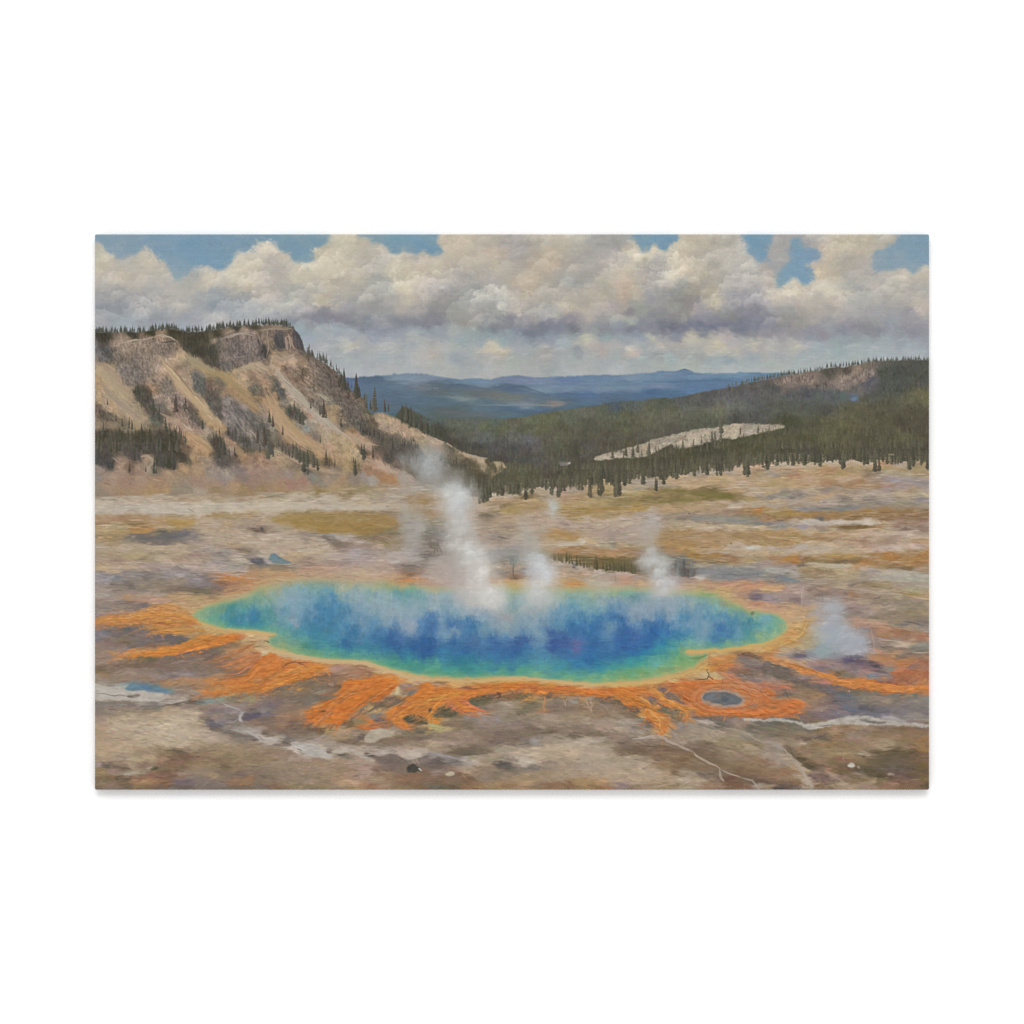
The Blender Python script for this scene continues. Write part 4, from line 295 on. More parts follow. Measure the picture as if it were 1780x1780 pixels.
'D2': """50 550 c8a270 300 570 c8a068 500 580 c8a45c 700 560 c89c4c 900 545 c8a468 1050 545 c89c58 1250 570 c8a868 1450 590 c8a868 1650 610 c89c60 1750 630 c8a468 100 600 a87c50 300 610 c8984c 500 610 c08848 700 600 c08444
900 590 c07c3c 1100 590 c07c3c 1300 620 bf8440 1500 630 c07c48 60 670 c87c40 200 680 cc8844 270 700 d09854 400 650 a06844 450 680 c06c3c 600 670 c07444 800 640 c4783c 1000 630 c4703f 1200 660 c07c44 1400 670 c07444
1600 690 c47c44 1730 700 c87c44 60 780 c8863c 200 770 c88444 350 770 c47440 450 710 c4743c 600 710 b07444 700 680 b87c48 800 690 a86c44 900 680 946440 1000 680 a06c44 1100 690 ab7044 1250 700 ad7848 60 830 c08444
350 830 c4744c 400 870 c4744c 480 880 c07450 330 890 b07454 280 820 b87448 540 920 b4886c 740 700 6c4838 700 740 7c6450 600 740 6c5a40 500 760 6f6440 450 800 6c6448 550 800 7c6c58 200 830 74603c 210 820 77605c
150 870 6f6040 230 900 6c6044 280 930 685c44 420 930 847c74 600 850 857868 700 830 8f8270 850 790 a09480 950 780 958a70 1000 760 746840 1100 760 c0904c 850 720 8c6844 1000 720 7c6440 1100 800 746848 1050 850 857860
1000 900 7c7058 1150 830 8a8064 1240 780 a08458 1240 860 b07c50 1300 860 7a7068 1350 780 8a7a68 1300 730 7a6448 1450 760 a88464 1400 820 84786c 1500 800 8a7c6c 1550 790 94908a 1620 740 8a7054 1700 780 a88c6c
1600 850 947c64 1700 850 977c60 1500 870 8a7868 1750 900 8c7860 1650 900 948468 20 970 c88c3c 50 1040 a8985c 120 1080 b0a070 60 930 746848 250 980 8c8068 60 1000 c88840 200 1030 7a6c58 400 1020 7f6f5c 550 950 8a8078
680 980 948c8c 600 1060 8f8070 800 900 978a7a 900 950 908470 1100 920 948470 1300 950 a08f7c 1500 950 94836c 750 1060 84766a 950 1050 85746a 1200 1040 988878 1400 1030 958574 1650 1000 9c8b78 60 1130 94826c
200 1150 8f7f6c 400 1150 948270 600 1130 857460 750 1120 786860 900 1130 796b5c 1100 1100 7a6c5a 1300 1110 7c6e5a 1500 1130 8a7a68 1700 1120 807060 60 1240 a8957f 250 1240 a08c7a 500 1230 8c7868 700 1200 796660
900 1200 776658 1050 1220 7f7468 1120 1210 98908a 1000 1250 8c7f70 1250 1210 9a8c7a 1450 1190 a09484 1650 1180 a89c8a 1550 1150 6c6050 60 1300 a08f78 250 1330 786a54 400 1320 756858 600 1330 7a6c5c 450 1350 70644f
750 1320 9a8d78 850 1290 a29682 1000 1310 aa9c84 950 1350 b3a390 1150 1290 aa9c86 1350 1260 b3a38c 1550 1250 b5a892 1720 1280 a89884 1750 1220 a89c8c 60 1360 948a88 200 1390 8a8080 100 1420 6f6864 300 1420 74706c
60 1470 746860 380 1410 a8a09a 500 1390 968c7a 470 1430 b0a494 650 1380 9c9078 800 1400 847c70 900 1390 94897c 780 1460 5f5850 860 1440 6c645c 820 1480 6c6458 950 1420 a89c8c 1000 1400 b8ac9c 1050 1430 beb09c
1150 1410 b5a58c 1300 1350 ae9e84 1500 1340 b4a288 1700 1380 a89a86 600 1440 9c8b74 650 1490 94826c 950 1490 857a6c 1100 1490 857c74 1250 1460 98887a 1450 1430 a89880 1650 1470 a39482 1250 1540 978468 1500 1520 a8977c
410 1530 ab9678 100 1540 8f7c70 350 1560 7f6450 550 1540 94806a 100 1620 7c6450 250 1630 7f6854 450 1620 84664c 60 1700 6f6858 250 1700 6c5c44 450 1700 8f6c48 600 1600 8c7c6c 700 1680 9a7c50 850 1600 98846c 1000 1600 a08c68
1050 1650 ac8c60 850 1700 94744a 1000 1710 a58460 1200 1600 98846a 1300 1690 8f6c50 1400 1600 a08c74 1500 1680 8c6c44 1650 1640 a88858 1650 1560 a8927c 1750 1700 9c7c4c 1150 1690 907c60""",
'D3': """1000 500 c89c54 800 540 c8a45c 600 580 c8a060 400 590 c89c54 200 600 c8a45c 50 610 c8a060 1100 270 c8a860 1250 280 c4a060 1400 260 c49c58 1600 220 c89c58 1150 450 c89c54 1100 420 c8a050 1200 380 b88848 1300 340 c08850
1450 310 c08c50 1250 420 bf8848 1400 420 c0804c 1350 380 bf7c48 1150 510 c8b078 1050 540 b89060 1280 510 c8a868 1250 570 c07844 1000 580 c06c34 800 600 b87444 900 620 bc7444 1000 670 bf7034 1050 620 bd6c34 1400 560 bd7c50
1300 600 c08050 1550 560 a8785c 1450 500 b4785c 1480 440 a87058 1550 480 8a6c54 1650 520 857060 1700 560 94807a 1550 420 a87c68 1650 420 705850 1580 340 8a7a70 1700 370 8f8070 1750 430 80685c 1600 290 80604c 1750 310 75655a
1650 620 c08060 1750 650 b07c68 1600 600 b08064 1500 620 c08860 1200 740 8f8f90 1250 720 8a8c90 1300 760 747c84 1350 760 6c767c 1450 750 6f7880 1530 770 66747c 1400 800 747c84 1350 700 808488 1200 680 9a9090 1120 740 b89080
1100 680 c88868 1180 660 c08a70 1350 660 b4a09c 1500 690 aa9078 1580 760 b8a890 1500 830 b0a090 1350 840 b0a090 1250 820 b4a494 1150 800 c09074 1200 860 bc7c50 1400 870 c08054 1600 820 b47c5c 1680 830 98705c
1650 780 b88870 1700 740 c07850 1500 640 c08858 1600 680 b87c50 1750 700 b87850 1300 910 c07848 1150 890 c8803c 1500 900 c0784c 1700 900 c07850 1600 930 bd7848 1100 830 bc7848 1050 750 c0743c 950 760 bd7444
100 690 b87850 200 680 c07848 60 720 c07c48 300 680 c4803f 400 740 cc843c 350 780 cc8438 450 800 c08850 500 730 a07c64 550 680 c08c58 600 650 c8904f 680 660 8a6a5c 750 690 8a7064 850 740 806858 900 780 84705c
800 720 947058 700 720 c08858 750 770 c88c4c 800 820 cc8c48 900 840 c88c48 970 880 c88c44 600 750 94745c 550 740 a07c64 650 800 84705c 700 870 70604a 850 890 7c6c50 960 960 c0844c 1000 980 b88c60 1050 900 9c7058
560 800 7a6450 580 840 c88844 650 850 c89050 500 830 c09058 540 880 c88c48 600 910 c88844 510 940 c89c5c 650 950 c88848 700 980 c48c4c 760 960 c08c58 680 1030 c48c50 720 1000 c08850 770 1030 c08c54 700 1110 bc8c50
680 1090 c49050 100 780 6f6458 60 770 847058 150 760 6f604c 230 780 7c6448 100 850 8c7a68 250 870 8c745c 320 850 74604a 420 880 74624c 60 930 957c64 200 930 9c8a70 350 930 80705a 450 950 74684f 550 1000 70685a
600 1020 6c6460 850 950 7c6c60 900 1000 827468 820 1000 8a7a70 100 1010 a08f7c 300 1000 a09484 400 1020 9c9084 500 1060 8f8678 60 1080 a08c78 250 1080 a89884 450 1110 9f9484 550 1140 84785f 60 1140 7f705c
200 1170 907c6c 350 1160 948474 500 1180 b4a698 600 1160 a8988c 400 1190 786a58 60 1200 a59a8c 150 1230 8a7c64 300 1240 77685a 500 1240 806f5c 650 1220 8a7868 60 1290 aba08c 150 1300 9c8f7a 300 1320 77664f
450 1300 74604a 600 1300 7f6a54 750 1300 7f6650 850 1330 7f6a50 60 1380 b0a28c 200 1390 a5977f 400 1390 a89a84 550 1400 a08f74 650 1380 866c54 800 1400 876f54 950 1400 80684c 100 1460 b0a18c 300 1460 ac9e86
500 1450 b0a18c 700 1470 8f7558 900 1480 876e52 1100 1450 8a745c 100 1560 ad9c82 350 1550 b09f86 600 1530 ad9b84 750 1550 a28c70 850 1540 806c50 950 1560 a09078 1050 1580 9f8f78 60 1640 b08c64 200 1630 a8947f
400 1630 b09c84 550 1640 ad987f 750 1640 a89478 950 1640 b0a28c 1100 1640 a8967c 60 1710 9c744a 260 1680 8f7c80 400 1700 8c7a60 600 1710 978468 800 1710 968264 1000 1710 a09478 1200 1700 94765c 1100 960 706660
1200 970 706760 1300 960 716458 1400 950 94664a 1150 1010 a89a8c 1300 1050 6c645c 1400 1010 77706a 1500 1000 947c70 1550 1030 9c8070 900 1060 8a847f 1050 1050 958a7c 1200 1060 9a907f 1400 1080 8a7c6c 1100 1100 a0927c
1300 1110 a39680 1500 1100 94886f 1650 1050 6f6a60 1750 1080 746f62 1600 1120 968c7c 1700 1170 8f8470 1050 1170 9c907a 1250 1180 a0947c 1450 1180 978a70 850 1100 8c7e70 850 1180 9a8a78 900 1220 a4917c 1050 1240 80705f
1200 1250 7c6a54 1350 1230 958668 1500 1240 94845f 1700 1250 8f7f64 1150 1310 786454 1300 1300 9a8a70 1400 1330 a08f74 1500 1290 8f7f64 1650 1280 a6967c 1750 1340 9c8a74 1250 1360 7d6850 1450 1390 9c8870 1600 1370 8f7a60
1750 1420 94785a 1250 1440 7f6850 1400 1470 8f7658 1600 1450 977c5a 1750 1500 8f7450 1150 1500 806a50 1350 1540 80705c 1500 1540 7f6448 1650 1530 84684c 1250 1560 7c6c5c 1200 1600 7f6f60 1150 1560 7a6c5c
1450 1620 745444 1600 1640 7a6450 1500 1690 74543f 1750 1620 6c584c 1300 1680 947860 1700 1700 9c8c80 1600 1710 846650""",
'D4': """60 450 756858 200 520 6c6050 60 500 857060 300 520 74645a 400 590 6c5c54 500 620 74645c 600 640 746868 60 540 8f7f74 150 560 a08078 60 400 a09488 150 400 705c4c 250 450 74645c 450 550 8f7c78 650 580 ab786c
350 420 c4a07c 250 400 c09474 450 450 c89860 550 490 c48c58 650 510 c8844c 750 540 cc8448 850 580 cc8040 900 600 d08840 1000 590 cc8448 1050 570 d0884c 1150 610 c8803f 1250 610 c07440 1350 640 cc8448 1500 640 c88048
1600 660 c48450 1700 650 c07848 1250 650 c47c40 1400 670 c07844 1000 640 b06c40 1150 650 a86c40 1500 540 a86848 1600 500 b87448 1700 500 b07450 1450 480 b86c44 1500 590 9c6450 1700 570 b47c50 1600 560 ac7450
1700 450 a87054 1300 590 985c44 1350 520 947c70 1250 540 80787c 1150 520 7c7c88 1100 480 a07c78 900 510 84786c 800 490 7c684c 700 460 8c7c78 600 420 847078 750 400 8f7c7c 900 400 807078 920 340 5c4c68 970 350 604f64
1100 420 7c6470 1200 410 5a4a58 1350 450 8a8478 1250 470 8c7880 1000 450 84767c 1350 380 b08060 1500 380 b47848 1600 420 8a6a68 500 370 a8847c 400 360 a89890 550 320 8f9098 1300 330 b48458 1550 330 b07c54
60 620 b87858 200 600 ab7c68 250 640 c07858 400 640 7f7058 350 690 947860 60 700 c87c50 130 710 c87448 200 680 8a7060 270 700 6c5f5a 300 750 a87c58 160 740 8a7050 60 780 c87448 120 770 947050 250 800 c87848
350 800 cc7c4c 400 830 c47c4c 110 850 846844 60 900 c87844 200 890 c47848 300 900 c07848 380 880 b88058 60 930 b87044 250 930 a46c4c 450 750 8a7860 500 700 94785a 600 720 a07c58 700 740 7c6a64 600 800 947a64
500 850 8a7060 750 850 8a7478 700 820 7c6a68 600 880 94807a 450 920 7c6c64 500 950 806c64 650 930 7f7078 850 660 686870 750 670 6c6870 850 720 68707c 900 760 5f6878 800 780 64626a 950 800 6f707c 1050 820 6f6a6c
900 850 6c7488 970 860 5a6c98 1060 850 5c586c 1000 880 6a6878 800 900 7a7684 1100 720 80786c 1200 720 8a7c68 1000 700 7a6f5c 1400 720 827668 1600 720 7a7468 1700 760 848880 1250 800 7c7470 1150 770 847c6c
1400 800 7d746c 1300 760 948270 1600 820 807874 1750 830 827c7a 1150 870 6a6470 1300 890 6f6c78 1500 880 7c7478 1650 900 7a7478 1200 920 707480 1050 910 7c7a88 1450 940 847f84 1650 960 8a8480 1380 960 a09aa4
60 1060 7f7a60 200 1050 7a7058 350 1070 7d766a 450 1080 706c60 60 1020 706c68 200 1020 6c645a 300 1060 706a5c 60 1130 7c7464 200 1130 7f725a 400 1130 8c7a5f 650 1080 9a7c58 600 1070 746848 750 1080 a8886c
900 1080 94785c 1100 1090 94806a 1300 1080 85705a 1500 1080 80684c 1700 1080 7a6454 1700 1120 8a7054 450 1190 7a6454 550 1160 8a7864 600 1170 6c6050 500 1220 88785c 430 1235 b8a890 330 1210 97866c 250 1230 908068
800 1160 907454 1000 1160 988070 1200 1150 8c7454 1400 1130 967a60 1600 1160 8a7050 1730 1200 947044 60 1220 9c8e80 200 1270 a39484 100 1310 94887c 270 1270 746450 290 1340 746448 250 1350 a39484 180 1350 9c8e82
60 1350 a08f7c 400 1270 94785c 550 1260 8c7450 700 1250 8f7654 900 1260 917854 1100 1240 937c60 1300 1250 a08c70 1500 1280 8c7c5c 1650 1260 947448 1730 1300 9a7040 500 1350 8f785c 620 1360 8f7c60 700 1340 94805c
850 1340 a08a64 900 1370 988058 1050 1340 a09078 1000 1380 94805f 1200 1330 746448 1400 1330 64573f 1550 1350 67583c 1650 1370 7c6048 1730 1400 7a6048 1450 1300 746448 60 1450 8f7460 200 1440 a0907f 300 1420 a5947f
350 1480 a8967c 150 1480 94806c 100 1520 8c7054 250 1530 957454 400 1400 64573c 480 1460 6a5c40 520 1480 605440 600 1420 94785c 750 1430 8a7450 850 1400 8c6450 900 1490 7c6450 800 1520 7a6440 1050 1450 847050
1050 1520 645848 1150 1430 6c5c40 1150 1520 5a5034 1300 1430 6a5c44 1400 1470 6c6050 1550 1450 70604c 1700 1460 746034 1700 1540 705c40 1300 1510 6f6058 1450 1540 6c5c54 1600 1520 6a5c4c 60 1600 8c6c54 200 1600 94785c
350 1570 94785c 400 1590 ac9a80 450 1630 b0a08c 500 1690 aca08f 350 1650 84684c 200 1680 7f644c 60 1660 6f5c50 420 1510 a8987f 560 1600 7a6460 600 1530 806c64 700 1530 b08468 750 1590 a8907c 850 1650 a89478
650 1600 786058 800 1600 8a7460 700 1680 877058 900 1700 a08c70 600 1680 7f6448 950 1600 7c684c 1000 1570 8c7c6c 1050 1620 847050 1150 1640 ab9678 1100 1690 9a8470 1250 1640 80704c 1250 1560 60543c 1370 1580 6c5448
1500 1600 74584c 1620 1640 7c604c 1700 1610 74603c 1350 1680 94705a 1500 1690 846448 1650 1690 7a6044 1750 1680 64543c 180 1710 554c48 60 1700 8a785c 300 1715 64544c""",
})
# =====================================================================================================================
#  The print on the canvas: a painterly landscape, built up as pigment on the cloth, one colour per thread crossing.
#  Everything below works in print units (1 unit = 0.63 mm); tiles A..D x 0..4 are just a grid laid over the print.
# =====================================================================================================================
W, H = 1449, 965                     # threads across, threads down
OX, OY = 165.9, 407.7                # where the print's corner lies in the tile grid
ROW = {'A': 407.0, 'B': 640.0, 'C': 870.0, 'D': 1090.0}
K = 290.0 / 1780.0
RNG = np.random.default_rng(7)
YY, XX = np.mgrid[0:H, 0:W].astype(np.float32)


def T(tile, x, y):
    if tile[0] == 'Z': return (140 + x * .2809 - OX, 380 + y * .2809 - OY)
    if tile[0] == 'Y': return (640 + x * .2809 - OX, 880 + y * .2809 - OY)
    return (165.0 + 290.0 * int(tile[1]) + x * K - OX, ROW[tile[0]] + y * K - OY)


def path(s):
    """'A0 10 20 30 40 A1 5 6' -> array of print points; a tile name switches the tile."""
    out, tile, num = [], None, []
    for t in s.split():
        if t[0] in 'ABCDYZ':
            tile = t
        else:
            num.append(float(t))
            if len(num) == 2:
                out.append(T(tile, *num)); num = []
    return np.array(out, np.float32)


SAT = .80                            # ink strength of the print: greys and blues print weak, oranges strong


def ink(c):
    c = np.asarray(c, np.float32)
    g = (c @ np.array([.30, .59, .11], np.float32))[..., None]
    warm = np.clip((c[..., :1] - c[..., 2:] - .36) / .18, 0, 1)
    return g + (c - g) * (SAT + .18 * warm)


def hexc(h):
    return ink([int(h[i:i + 2], 16) / 255.0 for i in (0, 2, 4)])


def upsample(g, h, w):
    gy = np.linspace(0, g.shape[0] - 1.001, h); gx = np.linspace(0, g.shape[1] - 1.001, w)
    y0 = gy.astype(int); x0 = gx.astype(int)
    fy = (gy - y0)[:, None]; fx = (gx - x0)[None]
    fy = fy * fy * (3 - 2 * fy); fx = fx * fx * (3 - 2 * fx)
    a = g[y0][:, x0]; b = g[y0][:, x0 + 1]; c = g[y0 + 1][:, x0]; d = g[y0 + 1][:, x0 + 1]
    return ((a * (1 - fx) + b * fx) * (1 - fy) + (c * (1 - fx) + d * fx) * fy).astype(np.float32)


_noise = {}


def noise(sx, sy, octaves=3, seed=0, gain=.55):
    key = (round(float(sx), 2), round(float(sy), 2), octaves, seed)
    if key not in _noise: _noise[key] = make_noise(sx, sy, octaves, seed, gain)
    return _noise[key]


def make_noise(sx, sy, octaves, seed, gain):
    r = np.random.default_rng(1000 + seed)
    out = np.zeros((H, W), np.float32); amp = 1.0; tot = 0.0
    for o in range(octaves):
        gh, gw = max(3, int(H / sy) + 2), max(3, int(W / sx) + 2)
        out += amp * upsample(r.uniform(-1, 1, (gh, gw)), H, W)
        tot += amp * amp; amp *= gain; sx = max(1.2, sx / 2); sy = max(1.2, sy / 2)
    return out / math.sqrt(tot)


def box(a, r):
    if r < 1: return a
    for ax in (0, 1):
        p = np.pad(a, [(r + 1, r) if i == ax else (0, 0) for i in range(a.ndim)], mode='edge')
        c = np.cumsum(p, axis=ax, dtype=np.float64)
        n = a.shape[ax]
        a = ((np.take(c, range(2 * r + 1, 2 * r + 1 + n), axis=ax) - np.take(c, range(0, n), axis=ax)) / (2 * r + 1)).astype(np.float32)
    return a


def fill(pts):
    """even-odd polygon coverage"""
    m = np.zeros((H, W), np.float32)
    p = np.asarray(pts); q = np.roll(p, -1, axis=0)
    y0 = max(0, int(p[:, 1].min()) - 1); y1 = min(H, int(p[:, 1].max()) + 2)
    for y in range(y0, y1):
        for sub in (.25, .75):
            yy = y + sub - .5
            c = ((p[:, 1] <= yy) != (q[:, 1] <= yy))
            if not c.any(): continue
            xs = np.sort(p[c, 0] + (yy - p[c, 1]) / (q[c, 1] - p[c, 1]) * (q[c, 0] - p[c, 0]))
            for a, b in zip(xs[::2], xs[1::2]):
                a = int(round(max(0, a))); b = int(round(min(W, b)))
                if b > a: m[y, a:b] += .5
    return m


def warp(m, amp, scale, seed):
    dx = noise(scale, scale, 3, seed); dy = noise(scale, scale, 3, seed + 50)
    return m[np.clip(YY + amp * dy, 0, H - 1).astype(int), np.clip(XX + amp * dx, 0, W - 1).astype(int)]


def smooth(p, n=2):
    for _ in range(n):
        q = np.roll(p, -1, 0)
        p = np.stack([.78 * p + .22 * q, .22 * p + .78 * q], 1).reshape(-1, 2)
    return p


def window(p, pad):
    x0 = int(max(0, p[:, 0].min() - pad)); x1 = int(min(W, p[:, 0].max() + pad + 1))
    y0 = int(max(0, p[:, 1].min() - pad)); y1 = int(min(H, p[:, 1].max() + pad + 1))
    return slice(y0, max(y1, y0 + 1)), slice(x0, max(x1, x0 + 1))


def mask(s, soft=1, amp=0, scale=14, seed=1):
    m = fill(path(s))
    if amp: m = warp(m, amp, scale, seed)
    return box(m, soft) if soft else m


def lay(img, m, col, a=1.0):
    m = (m * a)[..., None]
    img += m * (col - img)


TINT = {'G': np.array([1.03, .992, .958], np.float32), 'C': np.array([1.035, .995, .96], np.float32), 'S': np.array([1.0, 1.0, .985], np.float32), 'P': np.array([.95, .99, 1.0], np.float32)}


def mute(c, k):
    if k not in 'GC': return c
    g = float(c @ np.array([.30, .59, .11], np.float32))
    f = .70 if c[2] > c[0] - .02 else .90 if c[0] - c[2] < .30 else 1.0
    if c[0] - c[2] > .22 and (c[1] - c[2]) > .55 * (c[0] - c[2]): f = .80
    return g + (c - g) * f


def samples(*keys):
    xy, cc = [], []
    for k in keys:
        for tile, s in PIG[k].items():
            q = s.split()
            for i in range(0, len(q), 3):
                xy.append(T(tile, float(q[i]), float(q[i + 1]))); cc.append(mute(hexc(q[i + 2]), k) * TINT.get(k, 1))
    return np.array(xy, np.float32), np.array(cc, np.float32)


def blend(keys, sx, ang, power, wamp, wscale, seed, s=2.5, near=9, bs=20):
    """underpainting: every sample spreads as a patch, stretched along ang, its border broken up"""
    xy, cc = samples(*keys)
    ca, sa = math.cos(ang), math.sin(ang)

    def tr(x, y): return (x * ca + y * sa) * sx, (-x * sa + y * ca)
    px, py = tr(xy[:, 0], xy[:, 1])
    wx = XX + wamp / max(sx, .3) * .6 * noise(wscale / max(sx, .35), wscale, 3, seed); wy = YY + wamp * noise(wscale / max(sx, .35), wscale, 3, seed + 77)
    tx, ty = tr(wx, wy)
    out = np.zeros((H, W, 3), np.float32)
    for by in range(0, H, bs):
        for bx in range(0, W, bs):
            sl = (slice(by, min(H, by + bs)), slice(bx, min(W, bx + bs)))
            X, Y = tx[sl].ravel(), ty[sl].ravel()
            d = (px - X.mean()) ** 2 + (py - Y.mean()) ** 2
            idx = np.argpartition(d, near)[:near]
            d2 = (X[:, None] - px[idx]) ** 2 + (Y[:, None] - py[idx]) ** 2 + s * s
            w = d2 ** -power
            c = (w @ cc[idx]) / w.sum(1, keepdims=True)
            out[sl] = c.reshape(tx[sl].shape + (3,))
    return out


# ---- brush marks -----------------------------------------------------------------------------------------------------
_stamps = {}


def stamp(L, w, k, v, nA=24):
    key = (round(L, 1), round(w, 1), k, v)
    if key in _stamps: return _stamps[key]
    a = math.pi * k / nA
    R = int(L / 2 + w) + 2
    y, x = np.mgrid[-R:R + 1, -R:R + 1].astype(np.float32)
    u = x * math.cos(a) + y * math.sin(a); t = -x * math.sin(a) + y * math.cos(a)
    r = np.random.default_rng(v * 31 + 5)
    br = np.interp(t, np.linspace(-w, w, 9), r.uniform(.45, 1, 9))          # bristles
    en = np.interp(t, np.linspace(-w, w, 7), r.uniform(-.18, .12, 7)) * L     # ragged ends
    m = np.clip((w / 2 - np.abs(t)) / 1.1 + .5, 0, 1) * np.clip((L / 2 + en - np.abs(u)) / (L * .22 + 1) + .15, 0, 1) * br
    ys = np.where(m.max(1) > .02)[0]; xs = np.where(m.max(0) > .02)[0]
    m = m[ys[0]:ys[-1] + 1, xs[0]:xs[-1] + 1].astype(np.float32)
    _stamps[key] = (m[..., None], ys[0] - R, xs[0] - R)
    return _stamps[key]


def put(img, x, y, L, w, ang, col, a, v=0):
    k = int(round(ang / math.pi * 24)) % 24
    m, oy, ox = stamp(L, w, k, v)
    y0 = int(round(y)) + oy; x0 = int(round(x)) + ox
    h, ww = m.shape[:2]
    cy0, cx0 = max(0, -y0), max(0, -x0); cy1, cx1 = min(h, H - y0), min(ww, W - x0)
    if cy1 <= cy0 or cx1 <= cx0: return
    s = img[y0 + cy0:y0 + cy1, x0 + cx0:x0 + cx1]
    s += (m[cy0:cy1, cx0:cx1] * a) * (col - s)


def brush(img, src, region, n, L, w, ang, spread, jit, a=.8, hue=.012, mix=(0, 0)):
    """n marks inside region, coloured from src with a little mixing error; ang a number or a field"""
    ys, xs = np.where(region > .5)
    if not len(ys): return
    pick = RNG.integers(0, len(ys), n)
    an = ang[ys[pick], xs[pick]] if isinstance(ang, np.ndarray) else np.full(n, ang)
    an = an + RNG.normal(0, spread, n)
    li = RNG.normal(0, jit, n); hu = RNG.normal(0, hue, (n, 3)); ls = RNG.choice([.7, 1.0, 1.35], n); ws = RNG.choice([.75, 1.0, 1.3], n); vs = RNG.integers(0, 4, n)
    sx = np.clip(xs[pick] + RNG.normal(0, mix[0] + .01, n), 0, W - 1).astype(int); sy = np.clip(ys[pick] + RNG.normal(0, mix[1] + .01, n), 0, H - 1).astype(int)
    ok = region[sy, sx] > .5
    sx = np.where(ok, sx, xs[pick]); sy = np.where(ok, sy, ys[pick])
    cs = src[sy, sx] * (1 + li)[:, None] + hu
    for i in range(n):
        x, y = xs[pick[i]], ys[pick[i]]
        c = cs[i]
        put(img, x, y, L * ls[i], w * ws[i], an[i], c, a, vs[i])


def line(img, s, w, col, a=1.0, taper=.5, wob=.8, seed=0):
    """a drawn stroke through points (string or array), tapering at both ends"""
    p = path(s) if isinstance(s, str) else np.asarray(s, np.float32)
    col = hexc(col) if isinstance(col, str) else col
    seg = np.hypot(*np.diff(p, axis=0).T); cum = np.concatenate([[0], np.cumsum(seg)]); n = max(3, int(cum[-1] / .6))
    tt = np.linspace(0, cum[-1], n)
    x = np.interp(tt, cum, p[:, 0]); y = np.interp(tt, cum, p[:, 1])
    r = np.random.default_rng(int(abs(x.sum() * 7 + y.sum() * 3)) + seed)
    kn = max(3, n // 14)
    x = x + np.interp(np.arange(n), np.linspace(0, n, kn), r.normal(0, wob, kn)); y = y + np.interp(np.arange(n), np.linspace(0, n, kn), r.normal(0, wob, kn))
    ww = w * (1 - taper * np.abs(np.linspace(-1, 1, n)) ** 3) * np.interp(np.arange(n), np.linspace(0, n, kn), r.uniform(.6, 1.2, kn))
    R = int(w + 3)
    x0, x1 = max(0, int(x.min()) - R), min(W, int(x.max()) + R + 1); y0, y1 = max(0, int(y.min()) - R), min(H, int(y.max()) + R + 1)
    if x1 <= x0 or y1 <= y0: return
    m = np.zeros((y1 - y0, x1 - x0), np.float32)
    for i in range(n):
        a0, a1 = max(0, int(x[i]) - R - x0), min(x1 - x0, int(x[i]) + R + 1 - x0); b0, b1 = max(0, int(y[i]) - R - y0), min(y1 - y0, int(y[i]) + R + 1 - y0)
        if a1 <= a0 or b1 <= b0: continue
        d = np.hypot(XX[y0 + b0:y0 + b1, x0 + a0:x0 + a1] - x[i], YY[y0 + b0:y0 + b1, x0 + a0:x0 + a1] - y[i])
        np.maximum(m[b0:b1, a0:a1], np.clip(ww[i] / 2 - d + .5, 0, 1), out=m[b0:b1, a0:a1])
    sub = img[y0:y1, x0:x1]
    sub += (m * a)[..., None] * (col - sub)


def blot(img, s, col, a=1.0, soft=1, amp=1.5, scale=10, seed=1, tex=.0):
    """a flat patch of pigment with a broken border"""
    p = smooth(path(s) if isinstance(s, str) else s)
    m = fill(p)
    w = window(p, 6 * amp + 3 * soft + 4)
    if amp:
        dx = noise(scale, scale, 3, seed)[w]; dy = noise(scale, scale, 3, seed + 50)[w]
        m = m[np.clip(YY[w] + amp * dy, 0, H - 1).astype(int), np.clip(XX[w] + amp * dx, 0, W - 1).astype(int)]
    else:
        m = m[w]
    m = box(m, soft) if soft else m
    m = m * (a * np.clip(1 + .22 * noise(9, 3.5, 2, 91)[w], .5, 1.1))[...]
    c = hexc(col) * (1 + .07 * noise(12, 4, 3, 93)[w])[..., None]
    img[w] += np.clip(m, 0, 1)[..., None] * (c - img[w])


def conifer(img, x, y, h, w, col, a=.92, r=RNG, flare=.8):
    """a little painted spire of a tree: a ragged tapering silhouette, light on one side"""
    c0 = hexc(col) if isinstance(col, str) else col
    w = max(w, 2.2)
    R = int(w) + 2
    x0, x1 = int(x) - R, int(x) + R + 1; y0, y1 = int(y - h) - 1, int(y) + 2
    x0, x1, y0, y1 = max(0, x0), min(W, x1), max(0, y0), min(H, y1)
    if x1 <= x0 or y1 <= y0: return
    n = y1 - y0
    t = np.clip((np.arange(y0, y1) - (y - h)) / max(h, 1), 0, 1)
    half = .5 * w * (.12 + .88 * t ** flare) * (1 + .38 * r.uniform(-1, 1, n)) * np.clip((1.06 - t) * 9, .45, 1)
    sh = np.cumsum(r.normal(0, .16, n))
    d = half[:, None] - np.abs(XX[y0:y1, x0:x1] - x - sh[:, None])
    m = np.clip(d + .5, 0, 1) * a
    sh2 = 1 + .10 * np.tanh((x - XX[y0:y1, x0:x1]) / max(1, w * .3)) + r.normal(0, .03, (n, 1)) + r.normal(0, .05, d.shape)
    sub = img[y0:y1, x0:x1]
    sub += m[..., None] * (c0 * sh2[..., None] - sub)


